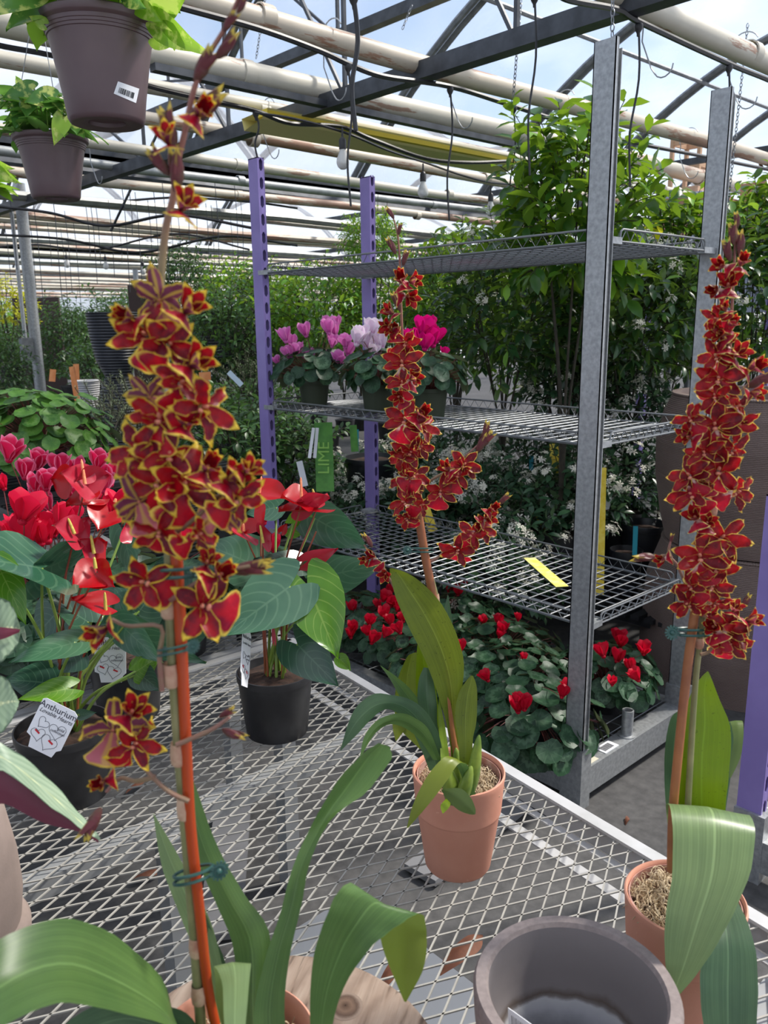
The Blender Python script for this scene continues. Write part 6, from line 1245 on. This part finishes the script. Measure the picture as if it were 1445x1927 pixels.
def plant(kind, px, py, t, label, sc=1.0, rz=None, zbase=None, group=None, var=0):
    """crown centre is seen at px,py at depth t; the pot stands straight below it"""
    key = (kind, var)
    first = False
    if key not in PR: PR[key] = shrub_proto(11 + var * 17 + len(kind), kind)
    zc = {'top': 1.1, 'citrus': 1.15, 'dark': 1.1, 'jasmine': .50, 'bright': .85, 'far': 1.0, 'rosemary': .46, 'low': .40, 'yellow': .8}[kind]
    o = copy_tree(PR[key])
    q = D(px, py, t); put(o, (q.x, q.y, zbase), RN.uniform(0, 6.28) if rz is None else rz, 1); dz = (q.z - zbase) - zc * sc
    for c in o.children:
        nm = c.name.split('.')[0]
        s0 = c.scale.x
        if nm in ('foliage', 'blossom_cluster', 'twigs'): c.location = V(c.location) * sc + V((0, 0, dz)); c.scale = (s0 * sc,) * 3
        elif nm == 'trunk': c.scale = (sc, sc, (q.z - zbase) / zc)
    tag(o, label, CATS[kind], group); return o
G1 = 'citrus trees behind the rack'
T_A = plant('top', 1075, 405, 3.85, 'tallest citrus tree with sunlit bright leaves reaching the pipes behind the top shelf', 1.0, 0.0, .297, G1, 0)
plant('dark', 950, 590, 4.5, 'dense citrus tree behind the middle shelf with hanging dark leaves', .85, None, .297, G1, 0)
plant('dark', 1190, 590, 4.4, 'dark citrus tree with white blossom between the two galvanised uprights', .85, None, .297, G1, 1)
plant('dark', 1400, 590, 4.9, 'dark citrus tree behind the right orchid spike above the brown planter', .9, None, .0, G1, 0)
T_B = plant('top', 1270, 490, 4.7, 'citrus tree with a few yellow leaves left of the right upright', .85, 0.0, .0, G1, 1)
plant('citrus', 860, 570, 5.8, 'citrus tree further back right of the rear purple post', .9, None, .0, G1, 0)
plant('dark', 1080, 620, 5.6, 'citrus tree deep behind the nearest upright', 1, None, .0, G1, 1)
plant('top', 1440, 450, 5.0, 'citrus branch tips with fresh leaves at the right edge', .8, None, .0, G1, 1)
plant('bright', 600, 590, 6.4, 'bright green shrub behind the pink cyclamen', 1, None, .55, 'bright shrubs in the middle distance', 0)
plant('bright', 740, 560, 6.8, 'bright green shrub behind the rear purple post', 1, None, .55, 'bright shrubs in the middle distance', 1)
plant('bright', 700, 450, 6.3, 'loose shrub with light leaf tips above the top shelf', .55, None, .0, 'bright shrubs in the middle distance', 0)
plant('bright', 470, 570, 7.4, 'small leaved shrub left of the front purple post', 1, None, .6, 'bright shrubs in the middle distance', 1)
plant('far', 345, 545, 7.6, 'slim dark tree standing taller than the shrubs, right of the nearest spike', .8, None, .75, 'trees on the far benches', 0)
plant('far', 135, 645, 9.2, 'full green tree right of the round roof post', .95, None, .70, 'trees on the far benches', 1)
plant('far', 420, 650, 6.6, 'airy green tree behind the black round planter', 1, None, .55, 'trees on the far benches', 0)
plant('far', 10, 680, 9.4, 'green tree at the left edge beyond the post', 1, None, .6, 'trees on the far benches', 1)
plant('far', -15, 690, 7.3, 'leafy green tree cut by the left edge under the yellow shrub', .75, None, .545, 'trees on the far benches', 0)
plant('low', 185, 690, 7.2, 'low green shrub between the round post and the black ribbed planters', 1.1, None, .545, 'low shrubs', 0)
plant('yellow', 12, 575, 8.2, 'yellow leaved shrub at the left edge', .8, None, 1.0, 'trees on the far benches', 0)
plant('far', 560, 650, 7.6, 'green shrub low behind the front purple post', .9, None, .4, 'trees on the far benches', 0)
plant('rosemary', 465, 735, 5.6, 'wispy grey green rosemary left of the front purple post', 1.1, None, .5, 'grey green shrubs', 0)
plant('rosemary', 200, 815, 4.8, 'grey green fine leaved shrub in front of the black ribbed planters', 1.1, None, .5, 'grey green shrubs', 1)
plant('rosemary', 255, 770, 5.2, 'grey green shrub partly hidden by the nearest spike', 1.1, None, .55, 'grey green shrubs', 0)
plant('low', 450, 830, 4.6, 'low dark shrub left of the purple post above the red spathes', 1.2, None, .4, 'low shrubs', 0)
plant('low', 540, 850, 4.8, 'low dark shrub right of the front purple post', 1.2, None, .4, 'low shrubs', 1)
plant('low', 395, 790, 5.4, 'low shrub behind the nearest spike at mid height', 1.1, None, .5, 'low shrubs', 0)
plant('low', 500, 760, 5.8, 'small shrub behind the front purple post', 1.0, None, .6, 'low shrubs', 1)
G2 = 'white flowering shrubs below the middle shelf'
for i, (x, y, t, l) in enumerate([(690, 985, 4.7, 'just right of the rear purple post'), (610, 930, 5.2, 'beside the green label'), (800, 960, 4.6, 'behind the middle orchid flowers'), (900, 930, 4.6, 'behind the drooping side branches'), (975, 1000, 4.25, 'above the lowest shelf in the centre'), (1070, 935, 4.35, 'left of the nearest upright'), (1170, 900, 4.45, 'right of the nearest upright'), (1010, 880, 5.0, 'under the middle shelf'), (850, 870, 5.4, 'in the second row under the middle shelf'), (740, 900, 5.5, 'in the second row near the rear purple post'), (1190, 760, 4.6, 'with big blossom clusters beside the brown planter'), (1060, 720, 4.7, 'above the middle shelf left of the nearest upright'), (930, 1080, 4.0, 'under the lowest wire shelf'), (1130, 700, 4.9, 'behind the nearest upright above the middle shelf')]):
    plant('jasmine', x, y, t, 'dark leaved shrub with white flower clusters, ' + l, 1.1 if y > 850 else 1.0, None, .297, G2, i % 3)
def sprig(par, pts, seed, Lf, mat, per=10, name='shoot'):
    mb = MB(); tw = [(D(*pts[i]), D(*pts[i + 1])) for i in range(len(pts) - 1)]; foliage(mb, tw, seed, Lf, .46, per, .3, stem=mb); mb.build(name, mat, par)
sprig(T_A, [(985, 330, 3.6), (970, 255, 3.55), (962, 185, 3.5)], 5, .10, M_cit, 7)
sprig(T_A, [(1000, 340, 3.6), (1030, 260, 3.6)], 6, .10, M_cit, 8)
sprig(T_A, [(1120, 380, 3.7), (1200, 300, 3.7), (1225, 235, 3.7)], 7, .09, M_cit, 6)
sprig(T_A, [(1160, 420, 3.7), (1250, 330, 3.7)], 8, .09, M_cit, 7)
M_yleaf = leafy('yellow_leaf', srgb(214, 196, 30), srgb(190, 190, 40), trans=.5, rough=.35)
sprig(T_B, [(1190, 440, 4.2), (1240, 425, 4.2)], 9, .10, M_yleaf, 5, 'yellow_leaves')
sprig(T_B, [(1230, 400, 4.2), (1280, 370, 4.2)], 10, .10, M_cit, 7)
sprig(T_B, [(1350, 430, 4.4), (1420, 380, 4.4)], 12, .10, M_bri, 8)
# round leaved plant at the left
q = D(70, 800, 3.5); cyclamen((q.x, q.y, .95), 61, 'bright round leaved plant in the left background above the red cyclamens', 'red', [], None, .30, .26, .11, .16, M_black, 190, .040, leafmat=M_ger, name='round_leaved_plant', cat='potted plant')
q = D(20, 760, 4.0); cyclamen((q.x, q.y, .95), 62, 'second round leaved plant at the left edge behind the first', 'red', [], None, .26, .22, .11, .16, M_black, 150, .04, leafmat=M_ger, name='round_leaved_plant', cat='potted plant')
# ---------------- benches, planters and pots behind ----------------
M_pallet = simple('black_pallet', (0.014, 0.014, 0.016), .5)
def pallet(c, sx, sy, z, label, rz=0, legs=True, group='black slatted plant benches'):
    e = empty('slatted_bench', (c[0], c[1], 0), label, 'bench', group); mb = MB(); n = int(sy / .07)
    for i in range(n): box(mb, (c[0], c[1] - sy / 2 + (i + .5) * sy / n, z - .015), (sx, .045, .02))
    for k in (-.45, 0, .45): box(mb, (c[0] + k * sx, c[1], z - .045), (.06, sy, .04))
    mb.build('slats', M_pallet, e, smooth=False)
    for a in (-.45, .45):
        for b in (-.45, .45): m2 = MB(); box(m2, (c[0] + a * sx, c[1] + b * sy, (z - .06) / 2), (.06, .06, z - .06)); m2.build('leg', M_pallet, e, smooth=False)
    return e
pallet((4.0, 2.6), 1.5, 3.4, .295, 'black slatted bench behind the rack under the white flowering shrubs')
pallet((3.40, .62), .86, .72, .16, 'black slatted pallet on the floor beyond the right orchid', legs=True)
pallet((3.1, 5.0), 2.6, 2.2, .395, 'black slatted bench behind the front purple post')
pallet((2.4, 6.6), 3.4, 1.6, .545, 'black slatted bench in the left distance under the trees')
pallet((1.2, 3.9), 2.0, .9, .945, 'black slatted bench at the left behind the cyclamens')
def ribbed(name, c, prof, n_rib, amp, mat, label, group, inside=.7, vert=False):
    e = empty(name, c, label, 'planter', group); N = n_rib * 4; rs = [p[0] for p in prof]; zs = [p[1] for p in prof]; P = []
    for i in range(N + 1):
        z = zs[0] + (zs[-1] - zs[0]) * i / N; r = np.interp(z, zs, rs); P.append((r + amp * sin(i * pi / 2), z))
    r = rs[-1]; P += [(r + .006, zs[-1]), (r + .004, zs[-1] + .006), (r - .03, zs[-1] + .006), (r - .035, zs[-1] - .01)]; P = [(.001, zs[0])] + P + [(r - .06, zs[-1] - .25), (.001, zs[-1] - .28)]
    mb = MB(); lathe1(mb, P, c, 72); mb.build('shell', mat, e); return e
def weave(name, a, b):
    m, t, o = nodes(name); u, v = uvxy(t); s = mth(t, 'MULTIPLY', mth(t, 'SINE', mth(t, 'MULTIPLY', u, 1500)), mth(t, 'SINE', mth(t, 'MULTIPLY', v, 900)))
    pbsdf(t, o, ramp(t, noise(t, 5, 4), [(.3, a), (.7, b)]), .6, 0, .3, s, .5); return m
M_br = weave('brown_ribbed', srgb(112, 96, 90), srgb(124, 108, 101)); M_blr = simple('black_ribbed', srgb(40, 42, 48), .4, 0, srgb(54, 56, 62), 6)
pc = D(1425, 1000, 3.72)
ribbed('ribbed_planter', (pc.x, pc.y, .0), [(.48, 0), (.485, .2), (.47, .45), (.42, .60), (.41, .63)], 90, .0012, M_br, 'lower of two stacked brown ribbed planters on the right', 'brown ribbed planters')
ribbed('ribbed_planter', (pc.x, pc.y, .642), [(.40, 0), (.43, .12), (.46, .3), (.465, .45), (.44, .58), (.405, .66)], 90, .0012, M_br, 'upper of two stacked brown ribbed planters on the right', 'brown ribbed planters')
q = D(216, 640, 6.2); zt = 1.745
ribbed('ribbed_planter', (q.x, q.y, zt - .50), [(.09, 0), (.15, .13), (.182, .31), (.197, .48)], 22, .0035, M_blr, 'black ribbed planter standing upright on an upturned one, left of the nearest spike', 'black ribbed planters')
ribbed('ribbed_planter', (q.x, q.y, zt - 1.0), [(.20, 0), (.187, .18), (.155, .36), (.10, .485)], 22, .0035, M_blr, 'upturned black ribbed planter under the upright black planter', 'black ribbed planters')
q = D(425, 640, 7.6); ribbed('ribbed_planter', (q.x, q.y, q.z - .30), [(.12, 0), (.24, .15), (.30, .35), (.32, .55)], 22, .0035, M_blr, 'wide black round planter right of the nearest orchid spike', 'black ribbed planters')
q = D(163, 738, 6.6); ribbed('ribbed_planter', (q.x, q.y, q.z - .12), [(.09, 0), (.10, .12), (.11, .21)], 12, .003, simple('white_fluted', srgb(190, 190, 192), .6), 'small white fluted pot left of the black ribbed planters', 'white pots')
M_bpot = simple('nursery_pot', (0.016, 0.017, 0.02), .35)
def npot(px, py, t, r, h, label, z=.3):
    q = D(px, py, t); e = empty('nursery_pot', (q.x, q.y, z), label, 'plant pot', 'black nursery pots'); plain_pot('pot', e, (q.x, q.y, z), r, h, M_bpot, .86, .03); soil(e, (q.x, q.y, z + h * .88), r * .93)
    return e, q
M_teal = simple('teal_label', srgb(24, 150, 166), .5); M_ytag = simple('yellow_tag', srgb(226, 196, 40), .5, 0, srgb(238, 216, 90), 30); M_gtag = simple('green_tag', srgb(92, 158, 62), .5, 0, srgb(70, 130, 50), 20); M_otag = simple('orange_tag', srgb(214, 128, 66), .6, 0, srgb(226, 150, 90), 20)
def ptag(px0, py0, px1, py1, t, wpx, mat, label, name='plant_tag', group=None, par=None):
    A = D(px0, py0, t); B = D(px1, py1, t); w_ = wpx * t / FPX; d = (B - A); s = CR * (w_ / 2); s = s - d * (s.dot(d) / d.length_squared); n = d.cross(s).normalized() * .0008
    mb = MB(); mb.add([A - s + n, A + s + n, B + s + n, B - s + n, A - s - n, A + s - n, B + s - n, B - s - n], [(0, 1, 2, 3), (7, 6, 5, 4), (0, 4, 5, 1), (1, 5, 6, 2), (2, 6, 7, 3), (3, 7, 4, 0)])
    o = mb.build(name, mat, par, smooth=False, origin=A)
    if not par: tag(o, label, 'plant tag', group or 'plant tags')
    return o
for (px, py, t, r, h, l, z) in ((1212, 1010, 4.25, .12, .30, 'largest black nursery pot left of the brown planters', .297), (1178, 1045, 4.05, .08, .22, 'narrow black nursery pot with a teal label beside the brown planters', .297), (1050, 1010, 4.15, .13, .20, 'black pot of soil seen through the lowest wire shelf', .30), (700, 820, 4.9, .17, .22, 'wide black pot behind the rear purple post', .62), (1075, 880, 5.0, .13, .20, 'black pot under the right half of the middle shelf', .62), (640, 1000, 4.8, .12, .2, 'black pot low behind the front purple post', .30)):
    e, q = npot(px, py, t, r, h, l, z)
ptag(1196, 990, 1194, 1045, 3.93, 9, M_teal, 'teal label on the narrow black pot beside the brown planters'); ptag(672, 808, 672, 850, 4.7, 6, M_teal, 'teal label below the pale cyclamen'); ptag(1000, 858, 999, 892, 4.8, 8, M_teal, 'teal label under the right half of the middle shelf')
ptag(664, 800, 668, 850, 4.6, 14, M_gtag, 'lime green strip tag under the pale cyclamen'); ptag(608, 795, 612, 925, 4.3, 34, M_gtag, 'green printed lime label hanging below the middle shelf')
g_ = COL.objects[-1]
pA = D(610, 862, 4.28); text(g_, 'LIME', pA + CF * -.004, CU, -CR, .085, simple('label_lime', srgb(150, 206, 90), .5))
ptag(590, 805, 582, 862, 3.9, 6, M_white, 'narrow white stake tag left of the green lime label'); ptag(597, 805, 592, 862, 3.95, 6, M_white, 'second narrow white stake tag beside the green lime label'); ptag(563, 868, 574, 915, 4.2, 12, M_white, 'small white tag leaning over the red spathes'); ptag(430, 700, 455, 725, 5.2, 14, simple('tag_blue', srgb(196, 214, 226), .5), 'pale blue tag in the rosemary')
ptag(1133, 880, 1128, 1120, 3.9, 16, M_ytag, 'long yellow stake tag right of the nearest upright'); ptag(1046, 835, 1048, 890, 4.6, 24, M_ytag, 'yellow tag under the right half of the middle shelf'); ptag(795, 940, 815, 1000, 4.2, 18, M_ytag, 'yellow tag behind the stake of the middle orchid'); ptag(1003, 960, 1028, 1000, 4.3, 8, M_ytag, 'thin yellow tag among the white flowers'); ptag(1040, 965, 1030, 995, 4.2, 15, M_white, 'white round cornered tag on the pot behind the lowest shelf'); ptag(1145, 935, 1138, 960, 4.2, 15, M_white, 'white tag right of the nearest upright')
for (a, b, c, d, w_, l) in ((100, 695, 98, 718, 12, 'small orange tag left of the far tree trunk'), (135, 690, 148, 770, 11, 'long orange tag hanging in front of the white fluted pot'), (143, 685, 144, 715, 11, 'orange tag behind the long orange tag'), (385, 700, 388, 745, 22, 'orange tag behind the nearest spike')): ptag(a, b, c, d, 6.0, w_, M_otag, l)
# cardboard boxes on a shelf at the upper right
M_card = simple('cardboard', srgb(182, 146, 120), .8, 0, srgb(168, 130, 106), 6); M_tape = simple('tape', srgb(206, 176, 146), .4); M_wd = simple('crate_wood', srgb(196, 160, 128), .7, 0, srgb(178, 140, 108), 20, stretch=(1, 1, 8)); M_lav = simple('lavender_board', srgb(186, 190, 214), .6)
q = D(1420, 452, 6.6); sh = empty('storage_shelf', (q.x, q.y, 0), 'high shelf carrying the cardboard boxes at the upper right', 'shelf'); zs_ = q.z
mb = MB(); box(mb, (q.x, q.y, zs_ - .02), (1.6, 1.1, .04)); mb.build('shelf_board', M_lav, sh, smooth=False)
for a, b in ((-.75, -.5), (.75, -.5), (-.75, .5), (.75, .5)): mb = MB(); box(mb, (q.x + a, q.y + b, (zs_ - .04) / 2), (.06, .06, zs_ - .04)); mb.build('post', M_purple, sh, smooth=False)
mb = MB(); box(mb, (q.x - .72, q.y, zs_ - .35), (.03, 1.0, .45)); mb.build('side_panel', M_lav, sh, smooth=False)
for i, (dx, dy, w_, h_, l) in enumerate(((-.45, .25, .5, .30, 'cardboard box on the high shelf, left of the pair at the upper right'), (.1, -.1, .5, .42, 'taller cardboard box on the high shelf at the right edge'), (-.35, -.3, .4, .2, 'flat cardboard box at the front of the high shelf'))):
    c = (q.x + dx, q.y + dy, zs_ + h_ / 2); e = empty('cardboard_box', (c[0], c[1], zs_), l, 'cardboard box', 'cardboard boxes on the high shelf'); mb = MB(); box(mb, c, (w_, w_ * .8, h_), rz=.1); mb.build('carton', M_card, e, smooth=False)
    mb = MB(); box(mb, (c[0], c[1], zs_ + h_ + .001), (w_ * 1.002, .05, .002), rz=.1); mb.build('tape', M_tape, e, smooth=False); mb = MB(); box(mb, (c[0] - w_ * .1, c[1] - w_ * .25, zs_ + h_ + .012), (w_ * .8, w_ * .3, .004), rz=.1); mb.build('flap', M_card, e, smooth=False)
q = D(1302, 315, 7.9); e = empty('wooden_crate', (q.x, q.y, q.z - .25), 'open wooden crate frame high behind the right upright', 'crate')
for s in (-.14, .14):
    for s2 in (-.14, .14): mb = MB(); box(mb, (q.x + s, q.y + s2, q.z), (.035, .035, .52)); mb.build('corner_post', M_wd, e, smooth=False)
for z in (-.22, .0, .22):
    for s in (-.14, .14): mb = MB(); box(mb, (q.x, q.y + s, q.z + z), (.31, .02, .05)); mb.build('slat', M_wd, e, smooth=False); mb = MB(); box(mb, (q.x + s, q.y, q.z + z), (.02, .31, .05)); mb.build('slat', M_wd, e, smooth=False)
qs = empty('storage_shelf', (q.x, q.y, 0), 'tall thin stand under the wooden crate', 'shelf'); mb = MB(); box(mb, (q.x, q.y, q.z - .28), (.5, .5, .03)); mb.build('shelf_board', M_lav, qs, smooth=False)
for a in (-.22, .22):
    for b in (-.22, .22): mb = MB(); box(mb, (q.x + a, q.y + b, (q.z - .3) / 2), (.04, .04, q.z - .3)); mb.build('post', M_steel, qs, smooth=False)
# dark fence boards in the distance
M_panel = simple('dark_panel', srgb(74, 58, 54), .7)
for px, py, w_, h_, t, l in ((270, 585, .30, .55, 9.0, 'dark brown panel behind the nearest spike'), (478, 570, .40, .5, 10.0, 'dark brown panel behind the front purple post'), (70, 590, .6, .4, 10.5, 'dark brown panel behind the round roof post')):
    q = D(px, py, t); mb = MB(); box(mb, (q.x, q.y, (q.z + h_ / 2) / 2), (w_, .04, q.z + h_ / 2), rz=-AZ); tag(mb.build('dark_panel', M_panel, origin=(q.x, q.y, 0), smooth=False), l, 'panel', 'dark panels')
# distant rows of shrubs on benches
RN.seed(11)
for i in range(16):
    px = -40 + i * 52 + RN.uniform(-12, 12); t = RN.uniform(10, 14)
    plant(['far', 'bright', 'far'][i % 3], px, 640 + RN.uniform(-18, 12), t, 'green shrub in the far row against the bright end wall', 1.15, None, .0, 'shrubs in the far rows', i % 2)
for i in range(7):
    px = 860 + i * 90; t = RN.uniform(7.5, 9.5)
    plant(['dark', 'citrus'][i % 2], px, 590 + RN.uniform(-20, 20), t, 'citrus tree in the row behind the ones nearest the rack', 1.1, None, .0, 'citrus trees in the second row', i % 2)
for k_, o in list(PR.items()):
    for c in list(o.children): bpy.data.objects.remove(c)
    bpy.data.objects.remove(o)
